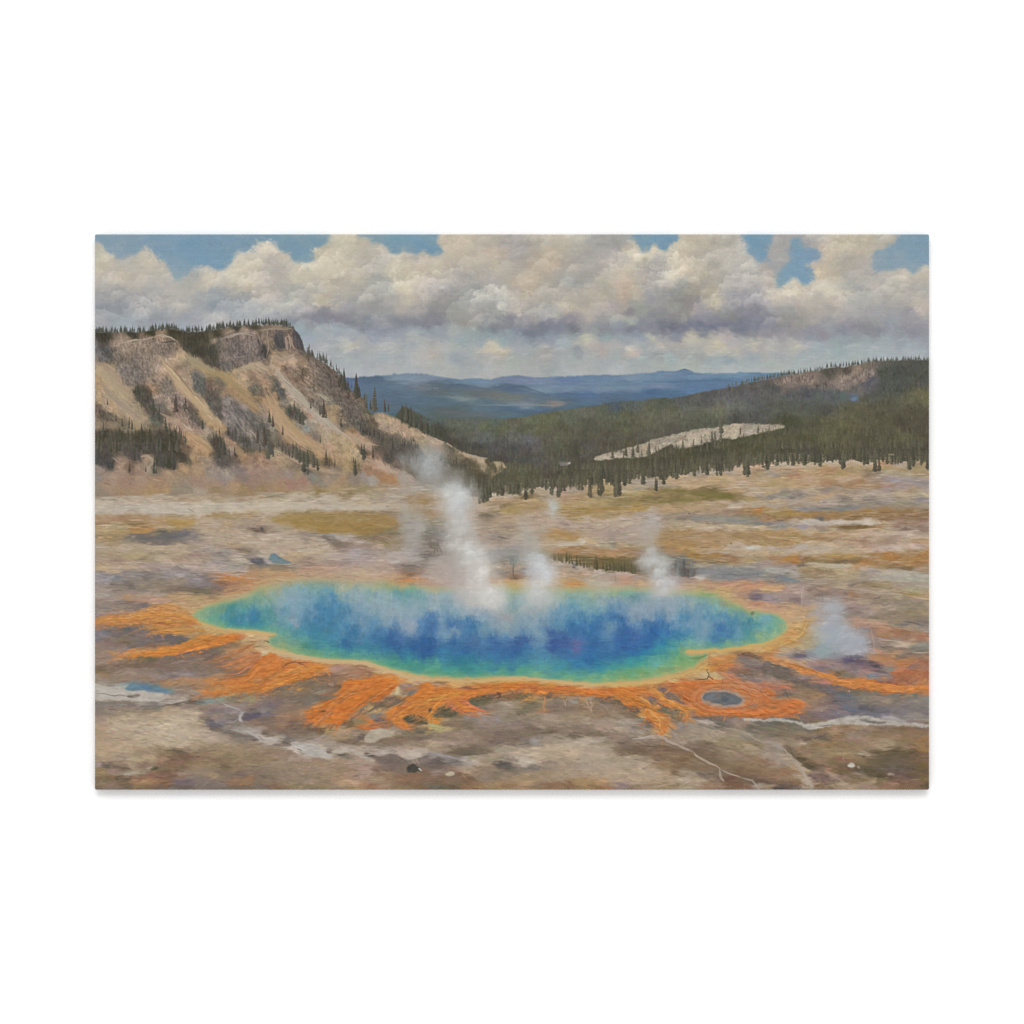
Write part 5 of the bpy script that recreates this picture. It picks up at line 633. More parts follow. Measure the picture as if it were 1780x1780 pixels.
def spires(img, s, n, hmin, hmax, wr, cols, a=.9, jy=1.0):
    p = path(s); seg = np.hypot(*np.diff(p, axis=0).T); cum = np.concatenate([[0], np.cumsum(seg)])
    t = np.sort(RNG.uniform(0, cum[-1], n))
    for q in t:
        x = np.interp(q, cum, p[:, 0]); y = np.interp(q, cum, p[:, 1]) + RNG.normal(0, jy)
        h = RNG.uniform(hmin, hmax)
        conifer(img, x, y, h, h * wr * RNG.uniform(.7, 1.3), cols[RNG.integers(0, len(cols))], a)


def puffs(img, region, n, r0, r1, amp, lx=-.35, ly=-.9, tint=None, sharp=1.6, elong=1.25):
    """rounded heads of cloud or steam: each is light where it faces (lx, ly), shaded on the far side, crisp on the lit rim"""
    ys, xs = np.where(region > .5)
    if not len(ys): return
    pick = RNG.integers(0, len(ys), n)
    rad = r0 + (r1 - r0) * RNG.uniform(0, 1, n) ** 2
    for i in np.argsort(-rad):
        x, y, r = float(xs[pick[i]]), float(ys[pick[i]]), rad[i]
        w = window(np.array([[x - r * elong * 1.3, y - r * 1.3], [x + r * elong * 1.3, y + r * 1.3]]), 1)
        dx = (XX[w] - x) / (r * elong) + .22 * noise(11, 11, 3, 301)[w]; dy = (YY[w] - y) / r + .22 * noise(11, 11, 3, 302)[w]
        d = np.hypot(dx, dy)
        f = (dx * lx + dy * ly)
        m = np.clip((1 - d) * (r / sharp) * np.clip(.45 + f, .12, 1), 0, 1)
        a = amp * RNG.uniform(.5, 1.2)
        c = img[w] * (1 + a * (f * .9))[..., None]
        if tint is not None:
            k = (np.clip(f, 0, 1) * a * 2.2)[..., None]
            c = c + k * (tint - c)
        img[w] += m[..., None] * region[w][..., None] * (c - img[w])


def crag(img, s, base, n, ang, dark=.70, lite=1.18, a=.75, amp=2.6):
    """a rocky patch: a toned ground, then chips of light and crevices"""
    if base: blot(img, s, base, a * .8, 2, amp, 8, 33)
    m = (warp(fill(path(s)), 2, 8, 33) > .5).astype(np.float32)
    ref = box(img, 2)
    brush(img, ref * dark, m, int(n * .8), 7, 1.8, ang, .35, .12, .5, .010, (3, 3))
    brush(img, ref * lite, m, int(n * .8), 7, 2.0, ang, .4, .08, .45, .012, (3, 3))
    brush(img, ref * (dark + .12), m, n // 2, 4, 2.2, ang + .8, .6, .12, .5, .012, (3, 3))


def chute(img, s, w, col, a=.7, n=9):
    """a scree run: long streaks following one path"""
    p = path(s)
    c = hexc(col)
    for i in range(int(n * 2.2)):
        o = RNG.normal(0, w * .33)
        q = p + np.array([o * .75, -o * .6], np.float32) + RNG.normal(0, .5, p.shape)
        i0 = RNG.uniform(0, .25); i1 = RNG.uniform(.75, 1)
        t = np.linspace(0, 1, len(p)); tt = np.linspace(i0, i1, 8)
        q = np.stack([np.interp(tt, t, q[:, 0]), np.interp(tt, t, q[:, 1])], 1)
        line(img, q, RNG.uniform(.10, .32) * w + 1, c * RNG.uniform(.86, 1.12) + RNG.normal(0, .012, 3), a * RNG.uniform(.3, .75), .8, .8, seed=i)


def fringe(img, s, n, L, cols, a=.8, w=2.0, down=.3):
    """fingers of colour running out over the lower border of a patch"""
    p = path(s); q = np.roll(p, -1, 0)
    area2 = np.sum(p[:, 0] * q[:, 1] - q[:, 0] * p[:, 1])
    seg = q - p; ln = np.hypot(seg[:, 0], seg[:, 1]); nx = seg[:, 1] / (ln + 1e-6); ny = -seg[:, 0] / (ln + 1e-6)
    if area2 < 0: nx, ny = -nx, -ny
    wgt = ln * np.clip(ny, .0, 1); wgt /= wgt.sum()
    for k in RNG.choice(len(p), n, p=wgt):
        t = RNG.uniform(); x, y = p[k] + t * seg[k]
        l = L * RNG.uniform(.4, 1.4)
        dx, dy = nx[k] * .6 + RNG.normal(0, .45), abs(ny[k]) * down + .25
        pts = [(x - dx * 3, y - dy * 5)]
        for j in range(4):
            x += dx * l / 4; y += dy * l / 4; dx += RNG.normal(0, .25); pts.append((x, y))
        line(img, np.array(pts), w * RNG.uniform(.6, 1.4), hexc(cols[RNG.integers(0, len(cols))]) * RNG.uniform(.92, 1.08), a, .5, .6)
        if RNG.uniform() < .25:
            x2, y2 = pts[2]; sg = RNG.choice([-1, 1])
            line(img, np.array([(x2, y2), (x2 + sg * l * .25, y2 + l * .12), (x2 + sg * l * .45, y2 + l * .3)]), w * .7, hexc(cols[RNG.integers(0, len(cols))]), a, .5, .4)


def finger(img, s, w, col, tip=.35, a=.85, dark='8a6148'):
    """one runoff channel: dark damp margin, coloured bed, brighter thread down the middle, forked end"""
    p = path(s)
    c = hexc(col)
    t = np.linspace(0, 1, len(p)); tt = np.linspace(0, 1, 26)
    x = np.interp(tt, t, p[:, 0]); y = np.interp(tt, t, p[:, 1])
    for _ in range(2): x[1:-1] = (x[:-2] + 2 * x[1:-1] + x[2:]) / 4; y[1:-1] = (y[:-2] + 2 * y[1:-1] + y[2:]) / 4
    x = x + np.interp(tt, np.linspace(0, 1, 9), RNG.normal(0, .9, 9)); y = y + np.interp(tt, np.linspace(0, 1, 9), RNG.normal(0, .9, 9))
    for k in range(25):
        f = 1 - (1 - tip) * tt[k]
        seg = np.array([(x[k], y[k]), (x[k + 1], y[k + 1])])
        line(img, seg + np.array([0, .6 * w * f * .5]), w * f * .7 + 1.5, hexc(dark), .22 * a, .0, .2)
    for k in range(25):
        f = (1 - (1 - tip) * tt[k]) * RNG.uniform(.8, 1.15)
        seg = np.array([(x[k], y[k]), (x[k + 1], y[k + 1])])
        line(img, seg, w * f, c * RNG.uniform(.95, 1.05), a * (1 - .45 * tt[k]), .0, .2)
    for j in range(5):
        o = RNG.normal(0, w * .22); i0 = RNG.integers(0, 8); i1 = RNG.integers(14, 26)
        q = np.stack([x[i0:i1] + o * .5, y[i0:i1] + o], 1)
        line(img, q, RNG.uniform(1.2, 2.2), c * RNG.choice([.8, .88, 1.1, 1.16]), .5, .7, .5)
    dx, dy = x[-1] - x[-4], y[-1] - y[-4]; n = math.hypot(dx, dy) + 1e-6; dx /= n; dy /= n
    for sg in (-1, 1):
        l = w * RNG.uniform(1.0, 2.2)
        e = np.array([(x[-3], y[-3]), (x[-1] + dx * l * .4 - sg * dy * l * .3, y[-1] + dy * l * .4 + sg * dx * l * .3), (x[-1] + dx * l - sg * dy * l * .6, y[-1] + dy * l + sg * dx * l * .6)])
        line(img, e, w * tip * .8, c * RNG.uniform(.9, 1.05), a * .6, .6, .5)
BLUE = [
    ('A0 -20 -20 -20 95 100 115 150 190 260 260 340 240 440 210 520 150 600 165 650 250 720 300 790 380 830 470 900 490 960 430 1050 370 1120 360 1200 335 1290 380 1400 370 1480 290 1505 200 1560 175 1640 165 1690 125 1780 85 '
     'A1 60 72 100 80 150 115 190 180 290 200 330 270 400 300 500 290 570 260 560 190 550 165 640 125 700 80 740 10 745 -20', 2.6),
    ('A1 1000 -20 1030 20 1130 40 1170 85 1280 85 1335 130 1345 180 1400 215 1450 212 1530 180 1650 222 1700 190 1740 170 1780 175 A2 0 190 60 230 130 220 165 150 140 130 90 90 110 20 115 -20', 1.8),
    ('A3 380 -20 390 40 450 110 500 190 560 190 610 110 640 100 690 160 760 180 800 110 850 70 875 -20', 2.2),
    ('A3 1545 -20 1565 60 1590 110 1620 200 1690 275 1740 300 1780 310 A4 0 295 50 250 70 150 110 60 130 -20', 2.4),
    ('A4 290 60 420 30 450 120 600 150 605 240 540 275 440 320 520 370 520 430 560 490 430 520 380 470 330 465 250 530 200 570 130 575 140 480 210 350 270 250', 2.6),
    ('A4 1440 40 1480 -20 1800 -20 1800 330 1730 345 1640 400 1610 440 1580 390 1500 375 1380 385 1200 390 1160 340 1160 200 1230 150 1380 140', 2.6),
]
CLOUD_LIGHTS = [
    ('A1 40 100 90 110 60 170 140 190 820 210 780 270 1440 330 1480 300 1450 400 1420 480 560 170 620 170', 6, 'd6ccb6'),
    ('A0 60 180 110 260 1230 420 1230 480 1180 380 1560 240 1700 160 560 210 600 280 1500 420', 6, 'ccc2ae'),
    ('A4 280 550 350 600 250 630 720 600 790 640 580 530 570 400 690 520', 6, 'd0c5b2'),
    ('A3 1440 230 1380 320 1500 170 1560 120 170 280 230 210 940 130 880 280 370 1225', 5, 'c8c0b4'),
    ('A2 650 1230 760 1250 780 760 940 750 1040 600 1000 540 150 60 300 150', 5, 'c6b9a5'),
]
HILLS = ('A1 840 1560 880 1530 1000 1525 1200 1510 1390 1495 1410 1475 1450 1490 1580 1480 1780 1492 A2 0 1495 100 1510 200 1525 350 1545 500 1538 680 1545 800 1515 920 1500 1020 1515 1100 1525 1300 1520 1500 1515 1780 1500 '
         'A3 0 1500 200 1500 400 1490 550 1480 700 1455 860 1455 920 1437 950 1430 1000 1450 1060 1470 1200 1485 1500 1485 1540 1465 1620 1475 1780 1475 A4 0 1475 100 1475 280 1482 280 1600 B3 1780 400 0 560 B2 0 800 B1 1300 800 900 300')
RIDGE2 = ('A1 870 1535 1000 1545 1250 1540 1350 1565 1500 1560 1780 1575 A2 0 1575 100 1580 200 1570 350 1595 500 1620 640 1645 750 1605 870 1595 1000 1620 1150 1665 1250 1700 1300 1710 B2 1300 420 0 420 B1 900 420')
HILL_LINES = [
    ('B2 500 395 600 392 800 398 900 395', 1.6, '93a09c', .3), ('B2 980 390 1100 388 1280 395 1450 395', 1.8, '8c8c88', .6), ('B2 1260 345 1330 360 1400 385', 2, '8c7c74', .6),
    ('B2 340 300 400 330 450 330', 3, '7c8c88', .5), ('B2 50 205 110 220', 2, '85897f', .5), ('B2 700 215 800 182 880 177 980 192 1100 227 1250 278', 3.2, '52667c', .4),
    ('B3 500 140 750 150 1100 135 1500 130', 1.8, '50708e', .6), ('B2 1300 275 1500 272 1780 275', 2, '4f6a8c', .6), ('B3 640 180 740 190', 2, '7f8494', .5),
    ('B2 200 162 350 182 500 207 640 230', 3, '54677a', .4), ('B3 860 40 950 12 1040 42', 2.2, '5f7890', .7)]
FOREST = ('A4 1800 1335 1500 1340 1300 1348 1180 1345 1050 1382 880 1412 720 1418 600 1450 440 1470 200 1510 0 1555 A3 1780 1550 1650 1568 1550 1605 1400 1635 1200 1670 1000 1715 800 1740 640 1750 500 1770 B3 300 350 100 370 0 395 '
          'B2 1500 440 1200 480 1000 520 700 545 400 540 100 530 0 530 B1 1500 400 1400 560 1700 720 B2 300 1000 400 1250 560 1330 700 1310 1000 1330 1400 1240 1780 1240 B3 0 1220 300 1150 700 1130 1000 1080 1500 1030 1780 1010 B4 0 1000 400 975 900 970 1300 965 1800 960 1800 0')
RIGHT_RIDGE = 'A3 1400 1640 1550 1605 1650 1570 1780 1545 A4 0 1552 200 1508 430 1472 600 1448 720 1418 880 1410 1050 1382 1180 1345 1300 1350 1500 1345 1800 1340'
PALE_HILL = [
    ('B3 0 985 0 940 170 890 440 822 600 775 760 722 930 688 1020 660 1100 645 1320 625 1400 600 1500 588 1580 592 1700 596 1780 600 B4 150 600 250 612 190 640 80 668 0 685 B3 1700 700 1560 728 1450 750 1380 742 1230 775 1050 830 860 850 820 792 640 882 560 932 400 950 200 955', 'ab9d88', 1),
    ('B3 1360 650 1400 605 1500 592 1560 600 1540 680 1500 740 1430 735 1380 700', 'b8a88c', 1), ('B3 870 760 1050 690 1220 660 1210 740 1050 800 950 820 880 830', 'b5a58b', 1),
    ('B3 480 830 560 800 550 900 490 890', 'b39a7a', 1), ('B3 700 790 830 785 800 800 720 805', 'c0b3a2', .6), ('B4 20 625 200 618 120 650 0 668', 'b0a08c', .6),
    ('B3 560 760 800 735 700 770 600 790', '9c8f7a', .6), ('B3 850 760 1000 700 950 740 880 780', '94806a', .5), ('B3 1590 660 1750 640 1700 690 1600 700', 'b3a896', .8)]
PALE_TREES = 'B3 180 960 110 400 960 140 450 900 120 570 930 150 930 850 90 1050 830 70 1240 780 110 1270 770 90 1335 690 180 1340 780 120 1540 700 70 1730 690 80 640 910 60 860 860 50 300 960 60 1130 800 60'
PLAIN = ('B0 -20 1330 400 1340 900 1335 1400 1320 1780 1300 B1 0 1300 600 1290 1000 1280 1500 1250 1780 1240 B2 0 1240 300 1330 560 1370 650 1330 800 1300 900 1285 1000 1285 1150 1250 1400 1245 1600 1215 1780 1210 B3 0 1190 100 1195 180 1240 300 1200 420 1170 560 1150 740 1160 880 1130 1050 1080 1300 1060 1500 1040 1600 1060 1700 1020 1780 1005 '
         'B4 60 1000 200 980 350 975 600 1000 800 975 1000 965 1100 1000 1200 985 1550 980 1800 985 D4 1800 1800 D0 -30 1800')
FLOWS = [  # centre, extent, tilt
    (420, 1120, 120, 40, -.25), (560, 1200, 170, 50, -.40), (690, 1230, 120, 40, -.55), (1290, 1250, 200, 90, .45), (1390, 1160, 130, 30, .35), (1180, 1230, 60, 40, .5), (280, 1110, 120, 30, -.15), (330, 1250, 120, 40, .12), (1480, 1340, 120, 30, .25), (1100, 1320, 200, 50, .12)]
FANS = [
    ('D1 480 890 560 870 700 800 850 722 1000 682 900 660 840 650 880 575 1000 540 1200 542 1430 552 1400 690 1250 735 1080 790 980 870 960 940 880 982 830 1040 700 1020 600 1050 540 1010 480 950', 'c67637', .8, 1, 2),
    ('D1 1780 600 1740 640 1700 680 1600 742 1520 765 1500 810 1450 838 1350 900 1335 960 1400 1012 1440 1062 1560 1082 1570 1050 1490 990 1520 935 1680 930 1740 980 D2 30 1010 15 960 0 860 150 845 230 812 290 905 345 942 420 905 525 890 430 822 400 780 500 732 690 700 900 662 1100 695 1250 712 1300 690 1200 650 900 600 700 612 560 640 300 650 0 620', 'c87d3c', .75, 1, 1.8),
    ('D2 1000 640 1300 640 1780 650 D3 0 640 300 640 600 620 560 660 660 700 740 760 800 800 930 835 985 880 1005 965 960 965 940 890 850 850 740 845 680 800 600 745 500 728 470 780 560 795 605 835 685 862 640 872 660 930 795 962 740 995 795 1045 730 1125 690 1130 655 1040 575 990 500 942 548 890 540 852 440 862 330 840 270 762 200 735 0 745 D2 1700 740 1500 720 1300 700 1100 690', 'c7793c', .72, 1, 1.8),
    ('D3 800 620 1000 560 1150 580 1300 590 1400 600 1560 640 1780 720 D4 40 640 130 700 140 760 260 790 420 770 430 840 400 890 330 930 200 945 0 950 D3 1780 950 1500 940 1250 930 1120 905 1080 860 1000 820 960 790 900 720 760 660', 'c3743f', .7, 1, 2),
    ('D4 330 370 450 420 600 470 750 520 900 560 1050 568 1200 590 1400 612 1780 640 1800 690 1600 692 1450 680 1350 692 1200 668 1080 640 960 660 880 640 780 590 700 550 520 508 400 470 300 430 250 380', 'cb8448', .8, 1, 1.5),
    ('C0 1450 1440 1530 1440 1480 1500 1300 1542 1150 1582 1000 1612 800 1640 600 1650 350 1672 400 1632 550 1610 700 1590 830 1560 900 1520 1000 1490 1100 1450 1250 1430', 'c98340', .8, 1, 1.8),
    ('C0 -20 1262 180 1212 450 1205 560 1150 750 1112 900 1120 1050 1200 1100 1290 1000 1382 800 1422 560 1390 620 1352 500 1332 300 1322 -20 1312', 'c48a4a', .6, 2, 2.5),
    ('D1 -20 300 200 340 450 350 700 390 730 460 690 510 560 530 400 590 250 600 100 610 30 680 D0 1700 700 1500 700 1300 730 1180 700 1300 650 1500 600 1620 530 1700 420', 'c57c41', .55, 2, 2.5),
    ('D4 1420 480 1550 430 1780 470 1800 560 1600 580 1450 590 1400 560', 'ae6c48', .6, 2, 2),
    # dark islands in the fans
    ('D1 590 890 640 875 720 880 690 900 620 912', '5f4c44', .75, 1, 1), ('D1 1180 820 1280 790 1400 770 1480 750 1490 800 1400 830 1260 870 1210 860', '77654c', .6, 1, 1.5),
    ('D1 1500 960 1560 930 1640 925 1720 955 1780 980 1780 1040 1650 1030 1540 1010', '67583f', .75, 1, 1.2), ('D2 160 830 210 805 260 830 220 840', '6f6048', .7, 1, 1),
    ('D2 110 900 200 870 280 890 330 940 250 960 160 940', '655a42', .7, 1, 1.2), ('D2 420 790 500 740 620 730 700 740 680 800 560 800 480 850', '6a6042', .7, 1, 1.5),
    ('D3 670 670 700 640 780 660 850 740 960 800 980 830 900 800 760 740 690 700', '83695a', .75, 1, 1.2), ('D3 520 740 580 730 640 760 700 800 620 790', '8f7160', .6, 1, 1),
    ('D3 680 860 760 850 880 870 930 900 930 960 880 1000 800 990 800 930 720 910', '78694f', .65, 1, 1.5), ('D3 20 770 80 745 140 750 130 800 60 810', '6a6055', .7, 1, 1),
    ('D3 1540 340 1620 320 1780 400 1780 470 1640 440 1560 390', '83716a', .7, 1, 1.5), ('D3 1480 490 1560 490 1780 540 1780 580 1640 570', '82706a', .6, 1, 1.5),
    ('D4 -20 360 100 380 180 430 300 480 420 570 620 610 640 660 450 640 300 580 0 500', '75675a', .7, 1, 1.8), ('D4 130 690 200 650 280 660 290 740 180 770 60 790 100 740', '87705a', .6, 1, 1.2),
    ('D2 970 920 1030 830 1150 780 1230 790 1180 880 1100 900 1050 950', '7c7056', .5, 2, 2), ('D1 430 580 560 530 690 500 820 590 830 650 700 730 560 740 300 740 120 660 300 610', '806a54', .55, 2, 2.5),
]
CLIFF = ('A0 -20 1040 200 1045 500 1040 800 1005 1000 1045 1250 1022 1450 985 1780 960 A1 0 980 100 955 250 975 345 985 360 1025 410 1072 440 1170 470 1260 560 1312 640 1342 740 1420 820 1482 860 1560 920 1640 1000 1685 1060 1725 1130 1780 '
         'B1 1130 430 1180 480 1280 472 1400 522 1600 622 1780 702 B2 0 705 60 735 130 772 300 862 480 932 640 962 660 1010 700 985 780 992 830 1050 700 1150 560 1380 400 1350 B1 1780 1230 1400 1252 1000 1270 600 1280 200 1310 B0 1500 1312 1150 1340 900 1322 600 1345 -20 1372')
ROCK = ('A0 1270 1160 1400 1080 1700 1100 1780 1050 A1 0 1040 150 1010 340 1000 400 1070 440 1200 400 1240 230 1240 140 1220 60 1300 0 1330 A0 1700 1360 1600 1400 1440 1430 1370 1400 1340 1300 1300 1220')
ROCK_LEFT = 'A0 230 1190 400 1150 560 1110 720 1080 860 1130 940 1260 860 1300 720 1320 640 1440 560 1550 420 1620 300 1500 200 1380 150 1250'
ROCK_MID = 'A0 560 1560 800 1540 850 1700 B0 900 300 1040 420 1060 560 920 520 820 420 700 300 560 120'
ROCK_RIGHT = 'A1 560 1340 740 1430 860 1580 920 1660 B1 1000 310 1130 420 1160 560 1080 700 960 620 840 560 760 380 600 250 480 120 560 60'
CLIFF_WOOD = 'A0 -20 1050 600 1050 880 1020 1050 1060 1300 1050 1260 1120 1240 1180 1330 1250 1340 1350 1260 1420 1000 1260 900 1180 850 1090 740 1070 500 1110 340 1130 200 1180 160 1240 100 1190 -20 1150'
CLIFF_LINES = [
    ('A0 650 1085 720 1080 860 1130', 2.5, 'a59680', .9), ('A0 340 1140 430 1130 480 1140', 2.2, 'a8977f', .9), ('A0 230 1200 400 1170 560 1120 640 1100', 2.5, 'a08c78', .7), ('A0 720 1160 860 1145', 2, '57504a', .8), ('A0 400 1160 430 1155', 1.6, '5a4f44', .8),
    ('A0 700 1310 800 1480 900 1620 1000 1740 1050 1780', 5, 'b89a76', .7), ('A0 1050 1380 1200 1450 1400 1540 1500 1640', 4, 'aa8c5c', .55), 
    ('A0 1400 1110 1550 1060 1700 1085', 3, 'a39284', .8), ('A1 0 1040 100 1005 250 1000 330 1020', 2.2, '93826c', .7), ('A0 1740 1100 1770 1200', 3, '4c4643', .8), ('A1 20 1180 40 1240 50 1330', 4, '48433f', .8),
    ('A1 160 1070 170 1180 210 1200', 5, '4c4a4b', .8), ('A1 250 1090 270 1180 280 1230', 3.5, 'a58c7c', .8), ('A1 320 1100 335 1220', 3, 'a38a78', .8), ('A1 345 1140 355 1220', 2, '5a4c49', .8), ('A1 370 1050 420 1150 450 1240', 5, '524e50', .8),
    ('A1 430 1450 440 1500 430 1560 500 1620', 2, '5c4f42', .7), ('A1 230 1560 330 1640', 2, '7a6452', .6), ('A1 120 1300 110 1400 250 1530', 4, 'b39c82', .6), ('A1 620 1700 720 1760', 3, 'a39a84', .7), ('A1 440 1640 540 1660', 3, 'a0947e', .6),
    ('B0 840 80 960 200 1080 360 1180 520 1350 620', 6, 'b4956c', .6), ('B0 700 480 850 560 1000 650 1130 700', 5, 'ad937c', .6), ('B0 930 590 1050 670', 2, 'c4b09c', .6), ('B1 150 40 400 320 700 560 850 700', 6, 'ab9c86', .55), ('B1 60 300 250 520 420 700 640 850', 6, 'b09068', .5),
    ('B1 600 640 780 740 950 850 1100 960', 5, 'ae9c7a', .5), ('B1 1280 480 1450 550 1780 720', 3, '8c7c60', .6), ('B1 920 680 1100 800 1240 830', 3, 'b39a80', .6), ('B1 1100 960 1300 1050 1450 1110', 4, 'b39c84', .6), ('B1 120 880 220 900', 3, 'aca088', .7), ('B2 60 740 200 800 330 880', 3, 'b59e84', .7),
    ('B2 360 900 480 940 620 960', 3, 'a6987f', .7), ('B1 540 670 600 780', 1.5, '77685a', .6), ('B1 620 280 700 330', 2.5, 'aaa083', .7), ('B0 1150 460 1290 540', 2, 'a88a58', .5), ('B0 0 1040 120 1100', 2.5, '9a9088', .6), ('B0 190 950 260 1000', 2, 'a89a8c', .6),
    ('B0 500 940 560 930 630 990 560 1080', 5, 'a8957c', .7), ('B0 100 1220 180 1240', 1.6, '77684f', .6), ('B0 620 1190 700 1200', 2, 'b89f84', .6), ('B1 560 1120 700 1180', 3, '8c7f70', .5)]
CLIFF_SKYLINE = 'A0 -20 1045 200 1045 400 1040 500 1035 650 1025 740 1010 830 1005 950 1040 1100 1035 1250 1025 1350 1000 1450 985 1600 975 1780 962 A1 50 958 150 955 250 972 345 985'
CLIFF_EDGE = 'A1 460 1265 560 1312 640 1342 740 1420 820 1480 860 1560 920 1640 1000 1685 1060 1725 1130 1780'
WOODS = [
    ('B0 0 780 1000 760', 60, 10, 22, ['45422f', '4d4939', '524e3c', '4a4740']), ('B0 0 880 960 880', 70, 12, 24, ['4d4a3c', '57534a', '45432f', '5d584a']), ('B0 0 1000 200 1030', 14, 8, 18, ['4c4a44', '55524a']),
    ('B0 640 1040 860 1060', 26, 12, 24, ['4a4740', '44432f', '504c44']), ('B0 420 960 500 960', 8, 10, 18, ['55504a', '4a473c']), ('B2 -100 640 200 780', 26, 8, 18, ['4a4a3c', '52503f', '444436']),
    ('B1 1480 560 1780 700', 34, 8, 22, ['4a4a3a', '52503e', '403f33', '5a5644']), ('B1 1040 640 1420 880', 36, 6, 14, ['514c44', '5c574c', '47443c']), ('B1 1280 760 1680 860', 34, 6, 14, ['55524a', '605c50', '4a4740']), ('B1 1300 980 1760 1020', 30, 6, 13, ['574f47', '5f584c', '4f4a42']),
    ('B0 1420 700 1780 900', 30, 7, 16, ['504c46', '5b554c', '48453c']), ('B1 0 640 120 940', 16, 10, 22, ['55524a', '5f5b4e', '4a483c']), ('B1 160 820 330 960', 14, 8, 15, ['5f574c', '524d44']), ('B2 120 980 500 1180', 44, 8, 16, ['57523f', '4f4b3c', '605a45']), ('B2 420 1250 640 1370', 20, 10, 18, ['57543f', '4d4a3a', '605c44'])]
SLOPE_TREES = ('A1 510 1290 110 550 1300 60 600 1330 65 660 1350 85 695 1370 85 740 1400 60 800 1450 60 880 1600 160 1010 1700 210 850 1560 80 920 1640 90 1040 1740 120 1100 1760 60 '
    'B1 880 230 190 1010 320 240 1210 450 240 1200 460 180 1310 460 120 1355 460 80 1540 560 180 1620 600 150 1500 520 130 1590 590 180 1700 660 150 1760 690 130 1160 440 90 1120 420 70 '
    'B0 760 680 150 95 700 110 370 640 110 400 650 90 500 700 100 800 700 110 850 720 110 910 760 120 970 800 100 230 560 70 300 620 80 '
    'B0 460 270 120 520 260 80 580 330 100 625 450 120 690 520 110 870 470 180 970 440 120 1045 550 120 1150 650 100 1300 850 170 1270 830 130 1340 850 150 1380 920 150 1440 990 130 1320 960 130 1740 800 160 1500 760 130 1560 800 130 55 480 60 140 390 60 370 1110 110 630 1120 110 660 1120 60 545 1100 50 1490 930 90 1330 690 60 '
    'B1 310 500 110 355 480 120 440 605 150 410 590 120 290 480 70 660 520 180 620 500 90 690 530 80 520 430 60 850 630 100 80 580 140 120 620 120 30 830 190 80 965 210 330 910 120 370 970 170 410 1010 160 450 1105 210 490 1050 170 550 1060 160 590 1085 110 225 710 90 690 1030 150 725 1030 50 780 1050 80 1000 1140 160 980 1010 60 1065 920 110 1095 975 160 1185 950 120 625 790 70 1620 780 40 500 1130 60')
BELT = [('B2 560 1330 800 1330 1000 1320', 46, 10, 22), ('B2 560 1250 1000 1270 1780 1210', 90, 9, 20), ('B2 1000 1250 1400 1270 1780 1240', 60, 9, 18), ('B3 0 1230 300 1180 700 1150', 60, 10, 24), ('B3 0 1100 800 1060 1780 980', 110, 9, 20), ('B3 700 1160 1100 1100 1780 1010', 90, 9, 22), ('B4 0 990 600 980 1200 975 1780 970', 120, 9, 22), ('B4 0 850 1780 840', 120, 8, 18), ('B4 0 700 1780 690', 90, 7, 14), ('B2 600 1100 1780 1080', 90, 8, 16), ('B3 0 860 500 960 900 900 1780 780', 80, 8, 16), ('B2 200 880 1200 960 1780 900', 70, 7, 13)]
BELT_TREES = ('B2 560 1440 130 600 1430 150 640 1420 110 790 1360 90 885 1350 90 950 1340 80 1035 1405 190 1100 1340 110 1250 1280 70 1330 1350 110 1380 1380 120 1430 1320 110 1630 1300 80 1720 1375 200 '
    'B3 30 1360 240 70 1340 180 210 1365 230 250 1355 220 290 1260 140 370 1230 100 500 1240 120 640 1310 150 720 1235 110 870 1190 140 1060 1150 130 1180 1140 120 1300 1140 140 1340 1140 90 1430 1090 90 1600 1150 200 1630 1130 150 '
    'B4 40 1080 170 165 1040 130 290 1040 150 450 1040 170 540 1010 110 620 1045 110 740 985 110 840 1080 220 870 1070 170 1010 970 80 1090 1040 160 1110 1030 120 1200 1100 170 1230 1100 130 1385 1030 90 1570 1080 170 1600 1050 130 1660 960 120 1765 1080 130 1480 980 90')
POOL = ('C0 1050 1225 1090 1160 1250 1112 1500 1058 1650 1000 1780 925 C1 0 930 150 880 300 845 600 838 800 850 1000 860 1300 855 1450 880 1660 905 1780 925 C2 0 930 400 930 800 935 1000 945 1400 945 1780 935 C3 0 935 400 930 700 965 1100 978 1300 1005 1420 1062 1520 1112 1650 1165 1780 1185 '
        'C4 0 1185 150 1212 250 1282 270 1350 200 1422 100 1480 0 1532 C3 1780 1515 1600 1545 1400 1572 1250 1582 990 1592 950 1610 1000 1640 1180 1625 1200 1652 1100 1740 D3 1150 312 1050 415 900 470 700 522 400 562 100 592 0 592 '
        'D2 1780 590 1500 570 1200 545 1000 522 800 522 600 540 300 536 0 520 D1 1780 515 1600 490 1400 440 1250 410 1100 356 800 340 550 312 350 280 150 222 60 170 80 110 170 65 0 40 C0 1780 1388 1600 1375 1400 1368 1250 1330 1110 1280')
RIM = [
    ('D1 -60 225 200 272 450 322 700 360 1000 375 1150 392 1350 462 1550 525 1780 565', 7, 'caab76', .8), ('D2 -10 550 300 572 550 575 800 545 1000 538 1250 565 1500 592 1780 612', 5, 'cba86c', .8), ('D3 0 612 200 607 500 592 700 560 900 512 1080 452 1180 395', 5, 'caa860', .75),
    ('C0 1100 1290 1250 1345 1400 1380 1600 1392 1780 1400 C1 60 1402', 4, 'c8a866', .7), ('C3 980 1600 1200 1600 1400 1588 1600 1560 1780 1525 C4 100 1495 200 1440', 5, 'caa65c', .7), 
    ('D3 1000 330 1100 330 1180 300', 3, '6c8448', .6)]
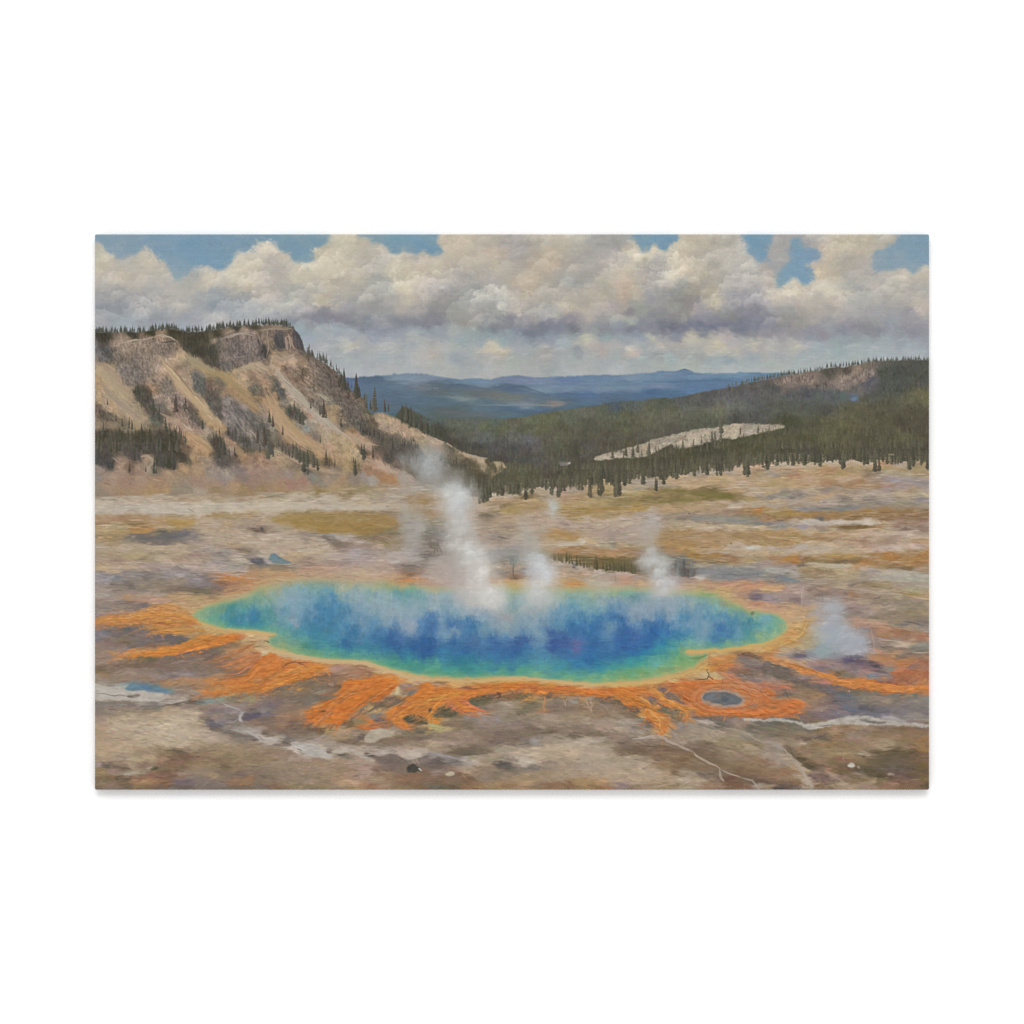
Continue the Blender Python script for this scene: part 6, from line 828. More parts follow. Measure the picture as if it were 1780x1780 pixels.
BLOTS = [
    ('C0 -20 30 300 20 700 30 1200 20 1780 10 1780 90 1400 110 1100 140 700 150 350 140 -20 150', 'bdb4a2', .45, 2, 2), ('C1 -20 10 300 20 700 40 1100 40 1350 60 1300 95 900 105 600 110 200 120 -20 130', 'bfb5a2', .45, 2, 2), ('B0 -20 1375 300 1365 600 1360 500 1390 200 1400 -20 1400', 'b0a595', .4, 1, 1.5),
    ('C1 70 610 100 562 140 558 190 590 270 635 340 660 200 668 110 655', '64808a', .85, 1, .8), ('C1 90 590 140 575 190 610 150 625', '76929c', .6, 1, .8), ('C1 20 620 60 590 80 650 140 670 60 665', 'b3aca6', .7, 1, .8), ('C0 1640 620 1700 605 1800 600 1800 670 1720 660', '62636a', .7, 1, 1.2),
    ('C0 350 395 420 385 600 390 700 370 760 340 850 350 1000 345 1030 360 950 385 800 400 600 420 450 412', '6c6a66', .75, 1, 1.2), ('C0 380 380 450 380 430 398', 'a09a8a', .8, 1, .5), ('C0 1760 270 1790 280 1790 330', '5f5250', .8, 1, .5), ('C1 0 270 20 300 0 325', '5f5250', .8, 1, .5),
    ('C0 130 885 280 880 200 900', '625a50', .8, 1, .6), ('C0 350 940 380 880 420 900 450 950 400 930', '75685e', .6, 1, .8), ('C0 60 990 110 980 200 1020 130 1015', 'aba49a', .8, 1, .8),
    ('D0 -20 595 60 605 120 632 220 625 300 645 370 680 480 665 560 680 640 690 730 720 780 748 700 788 600 785 450 778 200 762 -20 772', 'b6ada1', .9, 1, 1.2), ('D0 320 640 420 600 520 598 640 625 750 650 810 690 760 700 640 690 560 675 470 662 380 672', '64859a', .85, 1, 1.2), ('D0 480 620 600 625 640 650 520 655', '557898', .7, 1, 1),
    ('D0 320 735 400 712 480 708 500 718 430 745', '706a60', .85, 1, .6), ('D0 1560 890 1600 900 1560 970 1590 1020 1540 1000 1535 960', 'b0a9a4', .8, 1, .8), ('D0 1560 990 1640 930 1780 900 1790 940 1650 985', '5f5768', .65, 1, 1.2), ('D0 1220 960 1300 1010 1400 1060 1330 1060 1240 1020', '67616e', .6, 1, 1),
    ('D0 780 1300 880 1300 1000 1325 900 1325', '756850', .7, 1, .8), ('D0 50 1460 120 1445 180 1480 120 1500', '6c6054', .7, 1, .8), ('D0 300 1545 420 1530 500 1530 380 1575 320 1565', 'aca08a', .8, 1, .8), ('D0 580 1510 640 1480 700 1490 640 1520', '62573f', .8, 1, .8), ('D0 530 1500 600 1485 640 1480 590 1510', 'a79a80', .7, 1, .6),
    ('D1 340 1240 430 1215 520 1232 680 1288 700 1340 770 1372 700 1395 560 1372 440 1335', 'b3aca2', .85, 1, 1.5), ('D1 720 1320 820 1300 900 1290 1010 1300 940 1320 820 1345', 'b3a799', .8, 1, 1), ('D1 800 1360 860 1348 910 1358 860 1378', '635b50', .85, 1, .6), ('D1 1090 1165 1180 1090 1280 1062 1390 1100 1430 1130 1300 1170 1180 1230 1110 1220', 'b1a28b', .9, 1, 1.2),
    ('D1 960 1320 1060 1340 1220 1410 1160 1430 1050 1380', 'b3a696', .7, 1, 1.2), ('D1 1430 1330 1540 1310 1780 1260 1780 1340 1650 1380 1560 1400 1500 1360', 'b8a898', .7, 2, 1.8), ('D1 1200 1400 1350 1360 1460 1370 1520 1430 1500 1500 1350 1490 1230 1440', '776860', .6, 2, 1.8),
    ('D1 1550 1480 1590 1470 1605 1445 1640 1455 1660 1490 1720 1498 1700 1522 1640 1540 1555 1545', '44443b', .85, 1, 1.2), ('D1 1670 1500 1700 1495 1715 1520 1690 1530', 'b4b0a4', .9, 0, .3), ('D2 160 1560 210 1538 260 1535 290 1550 270 1580 200 1582', 'bfb090', .95, 1, .5), ('D2 375 1528 440 1525 430 1540', 'ad9a80', .8, 1, .4),
    ('D2 960 1440 1000 1390 1080 1400 1170 1420 1100 1460 1010 1480', 'bcae9a', .8, 2, 1.5), ('D2 730 1470 780 1430 880 1430 880 1480 820 1505', '655f56', .75, 1, 1.5), ('D2 1060 1200 1120 1180 1180 1200 1140 1230 1080 1225', '9f9894', .7, 1, 1), ('D2 0 1010 60 1030 165 1080 130 1112 60 1085 0 1050', 'b0a46c', .9, 1, .6),
    ('D2 680 1290 860 1270 960 1290 860 1330 760 1350', 'a2967e', .6, 2, 1.5), ('D1 700 600 770 590 780 625 740 635', 'a07e6a', .8, 1, .6), ('D1 380 650 450 630 430 670 390 680', 'b98a50', .8, 1, .8), ('D1 1440 620 1475 640 1465 700 1430 720 1420 680', 'd2c08c', .8, 1, .6), ('D1 900 1000 960 990 1000 1020 940 1060', '756244', .7, 1, 1),
    ('D3 1110 760 1130 700 1230 660 1370 655 1480 675 1570 720 1600 770 1560 830 1450 855 1330 850 1220 830 1150 800', 'a88c78', .85, 1, .8), ('D3 1135 740 1170 690 1300 678 1420 695 1520 725 1565 770 1530 810 1440 828 1340 822 1230 790 1160 770', '66696c', .95, 1, .8), ('D3 1150 740 1200 690 1290 690 1270 760 1200 770', '7d8086', .6, 2, 1), ('D3 1340 730 1440 740 1400 790 1330 770', '535b60', .7, 1, 1),
    ('D3 1600 840 1660 815 1740 815 1700 845', '8a6c5c', .7, 1, .8), ('D3 1565 972 1620 965 1780 968 1780 990 1650 1002 1590 992', 'b8b0a2', .9, 1, .6),
    ('D4 -20 985 100 955 200 962 330 995 470 1022 520 1030 640 1002 800 970 900 942 1040 932 1200 952 1330 987 1500 1012 1650 1015 1800 1032 1800 1062 1600 1050 1400 1046 1200 1040 1000 1036 850 1032 700 1050 580 1080 500 1095 440 1060 350 1020 200 990 60 1000 -20 1000', 'b6ada0', .85, 1, 1.6),
    ('D4 1020 978 1090 972 1200 1000 1320 1000 1320 1025 1180 1020 1080 1000', '6c645f', .8, 1, .6), ('D4 900 1465 930 1440 970 1445 985 1480 950 1495 905 1480', 'c9c0b0', .95, 1, .3), ('D4 1005 1470 1030 1480 1045 1500 1010 1490', 'b39c78', .8, 1, .3), ('D4 1010 1330 1050 1330 1075 1350 1020 1350', 'a89c84', .8, 1, .4), ('D4 1320 1560 1350 1545 1410 1555 1400 1570 1340 1580', 'a3937f', .8, 1, .5),
    ('D4 1100 1520 1150 1420 1300 1350 1450 1310 1560 1360 1640 1400 1500 1430 1350 1480 1200 1590 1120 1560', '655a44', .4, 3, 2.5), ('D4 330 300 400 285 470 290 480 315 390 320 345 320', '6c6070', .75, 1, .8), ('D4 850 335 900 318 980 335 995 360 920 362 860 352', '56486a', .8, 1, .8), ('D4 1180 405 1220 395 1260 412 1215 425', '54465a', .75, 1, .6), ('D4 770 485 810 482 860 505 810 508', '64583c', .7, 1, .6),
    ('C4 -20 40 100 60 400 65 650 95 850 70 1050 40 1150 55 1000 75 850 100 650 108 450 85', '7c7f80', .5, 1, 1.2), ('C4 360 200 560 190 640 220 900 205 1200 210 1290 240 1100 250 900 245 700 262 500 260', 'c0b3a2', .75, 1, 1.2), ('C4 640 275 900 268 1200 265 1240 285 1000 300 800 292', '7f6339', .7, 1, 1.2), ('C4 590 180 640 170 650 205 600 210', '6f6864', .7, 1, 1), ('C4 420 640 560 625 780 640 1000 625 1060 660 860 665 700 645 500 655', '7c6a48', .5, 1, 1.2),
    ('C4 440 660 560 650 700 680 860 665 960 690 900 720 700 700 560 690', 'b6ab90', .65, 1, 1.2), ('C4 1330 740 1420 728 1780 770 1780 860 1500 870 1350 830 1200 800', 'aba896', .45, 2, 2), ('C4 160 800 220 800 320 830 420 840 380 875 250 860', '76858c', .6, 1, 1.2), ('C4 200 590 380 590 400 650 250 655', 'b07c42', .5, 1, 1.2),
    ('C3 1060 720 1300 730 1500 700 1780 720 1780 830 1400 840 1200 820 1080 810', '848789', .5, 2, 1.5), ('C3 1580 490 1680 480 1760 500 1740 520 1620 520', 'bdb9aa', .8, 1, .8), ('C3 1060 825 1120 808 1180 820 1120 835', 'b9b0a8', .8, 1, .6), ('C3 980 180 1200 165 1500 190 1780 220 1780 260 1500 240 1200 215', '8b8c82', .5, 1, 1.5),
    ('C3 1100 990 1180 985 1330 1000 1200 1010', '6f9c5c', .6, 1, .8), ('C3 1600 1010 1780 990 1780 1050 1650 1055', '796b78', .6, 1, 1.2), ('B3 640 1300 900 1285 1100 1310 1350 1320 1500 1340 1500 1375 1350 1400 1100 1400 900 1430 600 1430 400 1420 600 1400 1000 1395 1250 1370 900 1330', '7c7238', .55, 1, 1.2),
    ('B4 560 1110 300 1125 -20 1135 -20 1115', '8c8678', .4, 1, .8), ('C2 1270 340 1400 330 1560 360 1610 400 1500 430 1280 400', 'ae8850', .6, 1, 1.2), ('C2 1340 470 1500 445 1640 430 1600 370 1680 440 1640 470 1400 485', 'c0b298', .8, 1, .8), ('C2 520 160 600 148 690 150 680 168 560 172', '7d705a', .7, 1, .6),
    ('C1 60 225 250 160 500 130 900 125 1300 140 1480 190 1400 280 1250 340 1100 370 850 345 650 340 450 300 250 270', 'a08040', .45, 2, 2), ('C1 670 400 760 395 820 430 950 450 900 500 800 480 720 440', '7f7064', .6, 1, 1.2), ('C0 360 300 560 290 640 310 540 345 380 345', 'b08548', .6, 1, 1), ('C0 750 200 1080 200 1070 260 950 280 800 250', 'ae8c4c', .6, 1, 1.2),
    ('B4 925 270 1020 260 1030 350 960 360 920 330', '5a7494', .5, 2, 1.5), ('B4 950 305 1005 300 1000 345 955 345', '6484ac', .5, 1, 1), ('B4 820 250 900 250 910 350 830 350', '566a68', .5, 2, 1),
    ('C2 1540 1490 1640 1500 1600 1540 1560 1530', '7a609c', .5, 2, 1), ('C2 1520 1570 1600 1570 1590 1610 1540 1600', '6f5f9c', .5, 2, 1), ('B2 1380 1000 1480 1000 1520 985 1490 1040 1400 1040', '8c837c', .7, 1, 1), ('B2 1465 1020 1510 985 1510 1020', 'bdb6ac', .9, 1, .4),
    ('C2 1530 700 1560 680 1590 690 1550 720', '504c54', .8, 1, .5), ('C3 370 1000 420 1000 420 1070 380 1070', '5f8890', .6, 2, 1.2), ('C3 1650 1180 1700 1180 1680 1220 1660 1220', '6c7458', .8, 1, .6),
    ('D3 1020 1350 1180 1230 1300 1260 1500 1350 1780 1480 1780 1600 1500 1560 1300 1480', '7c664d', .35, 4, 3), ('D4 400 1200 480 1170 560 1160 470 1215', '745f50', .7, 1, 1)]
LINES = [
    ('D0 -20 690 130 715 330 725 400 712', 1.8, '6f6a60', .8), ('D0 330 735 420 745', 1.5, '6a655a', .8), ('D0 680 805 850 800 950 785 1020 768', 2.4, 'b4aaa0', .9), ('D0 650 840 780 830 900 810 1040 790 1180 800', 2.4, '6a5f50', .75), ('D0 -10 805 200 800 450 795 600 800', 1.8, '7a756c', .6),
    ('D0 1340 805 1450 835 1530 858 1570 895', 2, 'b3aba5', .85), ('D0 1390 1010 1480 1000 1540 960', 2, 'a39c9a', .7), ('D0 1450 1090 1560 1105 1640 1110', 3, 'aaa39c', .8), ('D0 1600 1095 1700 1150 1790 1205', 3.2, 'b9b1aa', .9), ('D0 1640 1150 1750 1210', 2, '67605a', .7),
    ('D0 1250 1010 1350 1090 1500 1160 1640 1170', 3, '6f665e', .6), ('D0 800 1300 900 1318 990 1328', 1.8, '6a5d48', .8), ('D0 500 1650 580 1635', 1.2, 'c0a27c', .7), ('D0 590 1525 690 1495', 1.6, '54492f', .7),
    ('D1 -20 1180 120 1205 200 1195', 4, 'b8b0a8', .85), ('D1 160 1205 300 1245', 1.8, '5f584f', .8), ('D1 310 1245 420 1295 520 1330', 3, 'c2bab2', .8), ('D1 380 1290 430 1315', 2, '67605a', .7), ('D1 530 1215 640 1170 700 1150', 2.5, 'a39a8c', .7), ('D1 620 1150 690 1110', 1.6, '54483a', .7),
    ('D1 1000 1310 1100 1355 1240 1345 1420 1325', 2.5, 'b3a89f', .85), ('D1 1100 1365 1250 1380 1330 1370', 2, '675c54', .7), ('D1 1480 1330 1580 1400 1640 1390 1780 1350', 2.2, 'c0b0a0', .7), ('D1 1650 1390 1690 1460', 1.6, 'b09f8f', .7), ('D1 560 690 720 665', 1.8, 'aaa28c', .8), ('D1 300 620 340 660 300 700', 1.5, '938a70', .6),
    ('D1 220 440 290 390 350 372 480 375', 2.2, '8a4f3c', .8), ('D1 380 385 470 400', 1.4, '7c4c40', .7), ('D1 360 575 560 545 690 505', 1.8, '6f5048', .7), ('D1 980 450 1080 440 1160 500 1130 545 1000 550', 1.6, '94664c', .7), ('D1 940 470 1000 430', 1.3, '8f6452', .6), ('D1 640 710 780 690', 2, 'a06848', .5),
    ('D1 0 905 170 935', 2, '6c6874', .7), ('D1 210 840 420 850', 1.4, 'a08c7c', .5), ('D1 300 970 440 970', 1.4, '8a7468', .5), ('D1 1070 895 1200 900', 1.4, 'b4a078', .6), ('D1 1120 870 1130 830', 1.4, '6a5848', .6), ('D1 1340 780 1400 800', 1.6, 'c08468', .6),
    ('D2 0 605 120 590 210 585', 1.6, '7a5c44', .7), ('D2 310 650 480 645', 2.2, '8c5a44', .7), ('D2 400 640 600 625 800 600', 1.3, 'a8783c', .6), ('D2 1180 600 1350 630', 1.3, '9c7038', .6), ('D2 720 700 770 715 730 745', 4, '64453a', .8), ('D2 700 770 850 755', 1.8, 'a8906c', .6), ('D2 1240 760 1220 840 1250 900', 2.2, 'bc8c5c', .8), ('D2 1210 890 1260 880', 2, 'c0845c', .7),
    ('D2 1250 760 1320 800 1270 830', 1.3, '95897c', .7), ('D2 1450 770 1470 850', 1.6, 'b3a088', .7), ('D2 1600 700 1600 780', 1.8, '8a7058', .7), ('D2 1680 750 1700 830 1730 900', 1.8, 'c0a084', .8), ('D2 1640 900 1720 880', 1.4, 'b09a80', .6), ('D2 1500 760 1560 800', 1.4, 'a0958a', .6), ('D2 1000 830 1060 800 1180 770', 1.6, 'a87c4c', .6), ('D2 1040 960 1200 940', 1.6, '6c6050', .6),
    ('D2 0 1335 150 1370 330 1402 420 1405', 2.4, 'a09aa0', .75), ('D2 0 1440 120 1460 300 1430', 2.6, '5f584f', .6), ('D2 200 1345 400 1340 640 1345', 3, '6b604e', .55), ('D2 560 1290 700 1275 900 1200', 2, 'a2947c', .5), ('D2 950 1260 1080 1235', 1.8, '675a4e', .7), ('D2 1480 1160 1650 1150 1780 1120', 2, '6a5e4c', .7), ('D2 740 1480 880 1440', 1.2, '4f4a44', .7), ('D2 780 1440 860 1480', 1.2, '4f4a44', .7),
    ('D3 380 1190 500 1170 640 1150', 2.6, 'b8aba0', .9), ('D3 380 1180 520 1160 640 1140', 1.2, '675848', .6), ('D3 660 1155 740 1185 880 1260 1000 1310 1080 1370', 3.6, 'b3a08e', .9), ('D3 1060 1350 1120 1390 1200 1440 1330 1510', 3.6, 'b6a28e', .9), ('D3 1330 1515 1450 1560 1560 1600', 2.4, 'b39c86', .9), ('D3 1560 1600 1660 1625 1720 1700 1760 1740', 3.2, 'a8998a', .8),
    ('D3 1325 1515 1340 1560 1350 1600 1375 1640', 3.6, 'af9c88', .85), ('D3 770 1060 850 1150 920 1240 960 1290', 3, 'a39182', .8), ('D3 780 1050 840 1100', 2, '67604f', .7), ('D3 1000 1300 1060 1360', 1.6, '6a5a48', .7), ('D3 1050 980 1150 1010 1220 1030', 2.4, 'b3a596', .85), ('D3 1220 1030 1350 1055 1500 1090 1620 1140 1700 1190 1790 1235', 2, 'a59884', .8), ('D3 1240 1050 1370 1060', 2, '6a6054', .7),
    ('D3 1450 1000 1560 1045', 2.6, 'a08a7c', .8), ('D3 1000 1110 1080 1095', 1.6, 'aca08c', .6), ('D3 1600 1140 1780 1250', 1.8, '77705c', .6), ('D3 1020 1260 1200 1270 1350 1340', 2, '70604c', .5), ('D3 640 1180 740 1200', 1.6, '67584a', .6),
    ('D3 1060 549 1180 545 1200 512 1170 462 1188 440', 1.8, '50432f', .9), ('D3 1196 515 1230 545 1260 562', 2.2, '43382c', .9), ('D3 1340 545 1360 590', 1.4, '7c5034', .8), ('D3 1210 260 1215 400', 1.2, '8a6c40', .6), ('D3 1550 290 1640 300 1760 340', 1.6, '67503f', .8), ('D3 1600 400 1780 470', 1.4, '5f5048', .7), ('D3 1480 490 1570 500 1700 560', 1.4, '5f5348', .7), ('D3 1560 365 1780 410', 1.6, 'a0948a', .6),
    ('D3 1420 940 1600 955 1780 940', 1.4, '8a4a30', .7), ('D3 700 615 850 600', 1.2, '9c4c34', .6), ('D3 620 625 700 605', 1.4, 'a85c48', .6), ('D3 700 720 800 760 900 800', 1.4, '6a5448', .6), ('D3 340 900 480 970', 1.8, '67583f', .6), ('D3 0 800 90 830 180 940', 1.2, 'b39c80', .5), ('D3 230 790 190 940', 1.2, 'b09a80', .5), ('D3 1140 700 1250 670 1380 660', 1.2, '8c6a64', .5), ('D3 1060 770 1070 700 1200 640 1400 620 1600 680 1740 740', 2.4, 'c88c58', .5),
    ('D4 0 1222 150 1262 250 1302', 5, 'a3958a', .8), ('D4 230 1290 300 1370 400 1500 470 1600 520 1730', 6.5, 'ab9a86', .85), ('D4 0 1310 150 1400 330 1480', 5, '9c8c80', .5), ('D4 290 1280 330 1380 420 1440 540 1480', 3, '5c5038', .7), ('D4 650 1520 720 1560 800 1610 930 1695', 4, 'a8927a', .7), ('D4 430 1530 460 1600 540 1720', 3, 'b8ab98', .6), ('D4 400 1235 465 1235', 2, 'c0b29c', .85),
    ('D4 550 1185 620 1160 700 1130', 2, '5a4e44', .8), ('D4 600 1060 750 1040', 1.6, '5c5244', .6), ('D4 1100 1555 1200 1580 1300 1610', 1.8, '50462f', .7), ('D4 880 1500 980 1530 1060 1520', 1.6, '66503f', .6), ('D4 1400 1590 1520 1610 1640 1650', 1.4, '8f7460', .6), ('D4 1600 1620 1660 1610', 1.5, 'b09a8a', .6), ('D4 100 1720 240 1715', 2, '4c4440', .7), ('D4 850 1400 865 1380', 1.4, 'c0ac94', .7), ('D4 1020 1630 1060 1620', 1.2, 'a08c70', .6),
    ('D4 640 540 700 560 760 600', 1.4, '8a5c44', .7), ('D4 880 655 1000 655 1080 640', 1.4, '7c4c34', .7), ('D4 1200 690 1400 700 1600 690 1780 700', 1.6, '74503c', .7), ('D4 1200 580 1400 600 1560 600', 1.6, 'a05c3c', .6), ('D4 905 672 915 685', 1.4, 'c0c4c8', .8), ('D4 240 930 400 890', 1.6, '8a4c34', .7), ('D4 240 660 280 750', 2.5, '64584f', .7), ('D4 150 690 180 740', 2, '75665c', .6), ('D4 60 860 150 855', 2.4, '7c6038', .6), ('D4 620 840 630 900', 1.2, 'b09a7c', .5),
    ('D4 1240 130 1400 140 1560 178', 1.8, 'bfae98', .8), ('D4 1230 190 1330 230', 1.3, '675a50', .7), ('D4 1600 265 1770 275', 2, 'c0ae9c', .8), ('D4 1480 285 1600 280', 1.6, '67605c', .7), ('D4 1640 180 1780 200', 2, '8c9088', .6), ('D4 1160 20 1170 160', 1.6, 'bc9884', .5),
    ('C4 1180 1035 1260 1028', 1.8, '50463c', .85), ('C4 860 980 900 1000', 2, '665a54', .8), ('C4 600 1005 720 1000', 1.8, '6a5e54', .7), ('C4 650 920 900 935 1100 950 1300 990 1500 1010', 2.2, 'b3a690', .7), ('C4 1400 970 1600 1000 1780 1025', 1.8, '94743c', .7), ('C4 1590 1022 1780 1050', 2.2, 'c4a888', .8), ('C4 950 1275 1200 1300 1400 1320', 2, 'bc987c', .8), ('C4 1500 1290 1620 1310 1730 1330', 2, '5c5850', .7),
    ('C4 1160 1370 1190 1500 1180 1650', 2, 'bb9884', .5), ('C4 440 880 430 1000 410 1150', 3, 'bcaaa2', .5), ('C4 480 880 700 885', 2, 'b8a898', .6), ('C4 70 840 160 805', 1.4, '5c6068', .7), ('C4 350 695 430 690 430 640', 1.5, '605848', .7), ('C4 1360 720 1480 710 1600 700', 1.8, '7a6438', .6), ('C4 500 760 700 755', 1.4, '8a6c4c', .6), ('C4 1180 1135 1280 1130', 2, 'b39c84', .6), ('C4 1210 1100 1330 1150 1500 1180', 1.8, 'b09c84', .5),
    ('C3 1260 780 1500 790 1700 800', 1.8, '6a6c72', .7), ('C3 1720 760 1735 820', 2, '6c6c70', .6), ('C3 1480 680 1485 720', 2, '6c706c', .7), ('C3 970 140 1000 140', 2.4, '6a6050', .8), ('C3 880 80 960 110', 1.2, '8a7448', .6), ('C3 850 190 960 195', 2, '77706c', .6), ('C3 1170 240 1220 242', 2, '8c6a4c', .7), ('C3 1680 240 1780 250', 2, '6c706f', .6), ('C3 1400 480 1380 485', 2, '84602f', .6), ('C3 1440 460 1450 465', 3, '7c5c38', .7),
    ('C3 1100 650 1300 655 1450 650', 1.8, '7c6440', .7), ('C3 0 510 200 520 400 530', 1.8, 'b3946c', .6), ('C3 205 780 215 870', 1.4, '8a7868', .6), ('C3 1490 900 1780 880', 2, 'b07c60', .6), ('C3 1200 880 1450 890', 2, 'a87860', .6), ('C3 1640 1040 1740 1045', 2.6, '665a6c', .7), ('C3 300 440 330 400 420 360', 2, 'b3a898', .5), ('C3 680 300 690 330', 2, '94948c', .5),
    ('C2 530 165 690 155', 2, '6d6552', .7), ('C2 620 300 780 290 960 270', 1.5, '77705c', .5), ('C2 640 310 760 305', 1.8, 'b3a088', .6), ('C2 740 380 820 400', 2.2, '6c6460', .7), ('C2 810 325 960 325', 1.4, '7c6f5c', .6), ('C2 1250 285 1500 290', 1.6, '8c7e70', .6), ('C2 1260 180 1780 180', 2, 'bdab92', .7), ('C2 1270 100 1500 92 1780 95', 1.8, '8c7434', .7), ('C2 1330 500 1500 485 1700 490', 1.4, '8a6c3c', .5),
    ('C2 900 660 903 760 912 830', 2.6, '6a5d53', .8), ('C2 880 600 900 660 930 690', 9, '787d76', .5), ('C2 930 560 900 640 880 690', 8, '7d827b', .5), ('C2 960 620 920 680', 6, '82867e', .4), ('C2 870 830 960 835', 2, '64503f', .8), ('C2 930 700 960 760', 1.6, '94887c', .6), ('C2 740 780 880 770', 2, '756858', .7), ('C2 1000 740 1070 740', 2.4, '77706c', .7), ('C2 1300 630 1450 655 1550 690 1700 720', 1.6, 'b3a694', .7), ('C2 1330 780 1500 770', 1.6, 'c0a888', .5), ('C2 680 860 800 850 1050 855', 3, 'c4945c', .5), ('C2 1410 870 1560 885', 3, 'c49450', .6),
    ('C2 20 490 60 530 70 580', 2, '5f5044', .7), ('C2 100 450 120 520 150 570', 2.4, '5f5248', .7), ('C2 -20 600 100 595', 2.4, '5a5452', .6), ('C2 40 470 140 460', 2, '6a5c50', .7),
    ('C1 1490 700 1640 690 1720 740', 2.4, '6c5c56', .7), ('C1 1480 770 1700 780', 2.6, '9c6c48', .7), ('C1 1490 850 1690 845', 3.4, 'c88c58', .7), ('C1 320 680 380 690', 2, '77685a', .7), ('C1 560 745 680 735', 2, '94786a', .6), ('C1 370 320 480 375 640 390', 1.6, '8c8070', .7), ('C1 720 500 750 470', 1.8, '857a68', .7), ('C1 1170 400 1300 430 1380 470', 2, '75644c', .7), ('C1 1250 375 1400 430', 1.6, 'b0a690', .6), ('C1 1060 450 1160 400', 1.4, 'b8b0a8', .6), ('C1 1620 575 1780 575', 3, '67605c', .6), ('C1 500 680 650 700', 1.6, '8a6c5c', .6), ('C1 800 680 740 685', 2, '8a7468', .6),
    ('C1 480 375 640 385', 1.6, '8a7c6c', .6), ('C1 -20 740 200 735 400 700', 2, '8f7a5c', .6), ('C0 1500 570 1640 575', 1.6, '6c6a62', .7), ('C0 1550 525 1680 545', 2, '807050', .7), ('C0 1310 580 1420 610', 1.8, '77756f', .7), ('C0 1480 600 1560 640 1680 670', 2, 'bdb3a4', .8), ('C0 1100 740 1300 745 1640 750', 2, 'bcb0a2', .7), ('C0 1470 770 1600 765', 2, '80705f', .6), ('C0 690 670 840 685', 1.4, '8c7e6c', .6), ('C0 700 870 800 885 930 882', 1.6, 'b0a492', .7), ('C0 720 885 860 892', 1.2, '67604f', .6), ('C0 420 800 560 825', 2.2, '6f6862', .7), ('C0 700 700 860 710 1060 760', 1.6, '857470', .6), ('C0 1050 770 1180 820 1260 840', 2.4, '77706f', .6),
    ('C0 270 50 460 48', 1.6, '8c8478', .7), ('C0 350 115 440 110', 1.8, '94897c', .6), ('C0 1000 90 1060 130', 2, '857c70', .7), ('C0 1200 175 1350 165 1620 135', 2.4, 'a38650', .7), ('C0 200 570 320 560', 1.4, '94846c', .5), ('C0 210 1075 430 1080 560 1120', 2.2, '77686a', .6), ('C0 500 1190 560 1160', 1.6, '8a6c50', .6), ('C0 1300 1600 1440 1610', 1.5, '75664f', .6), ('C0 830 1730 960 1700', 1.8, 'a89284', .7), ('C0 1700 1560 1790 1540', 1.6, '77664c', .6), ('C0 1660 1600 1770 1630', 1.8, '80603f', .6), ('C0 1470 1440 1520 1460', 1.8, 'a85c38', .6), ('C0 -10 1345 200 1330 500 1345', 1.6, '7c6058', .5),
    ('C1 30 1500 60 1490 100 1510', 2.2, '6c6044', .8), ('C1 70 1455 150 1440', 2, '7a8858', .7), ('C1 20 1540 120 1510', 2, 'd0bd88', .6), ('C1 600 600 700 605', 1.2, 'a8988a', .5)]
SHRUBS = [
    ('C2 1310 630 1450 650 1560 690 1660 710 1780 725 C3 0 725 200 745 330 750 420 770', 62, 6, 18, ['55512f', '5f5a38', '4f4c34', '6c633c', '6a5c3a'], .72), ('C3 380 760 480 770 600 760', 12, 6, 12, ['746a54', '7c725e', '66604c'], .5),
    ('C3 850 790 960 800 1040 810', 14, 10, 30, ['5f625e', '6c6f6a', '55524c', '777a74'], .6), ('C3 740 680 850 720', 6, 5, 10, ['7c7f78', '6f726c'], .5), ('C2 860 660 960 660', 8, 6, 15, ['6f736c', '7f837b'], .45), ('C2 0 480 140 560', 12, 6, 16, ['6c6056', '7a6f64'], .5), ('C2 -60 320 100 420', 8, 6, 14, ['77705f', '6c6a62'], .4)]
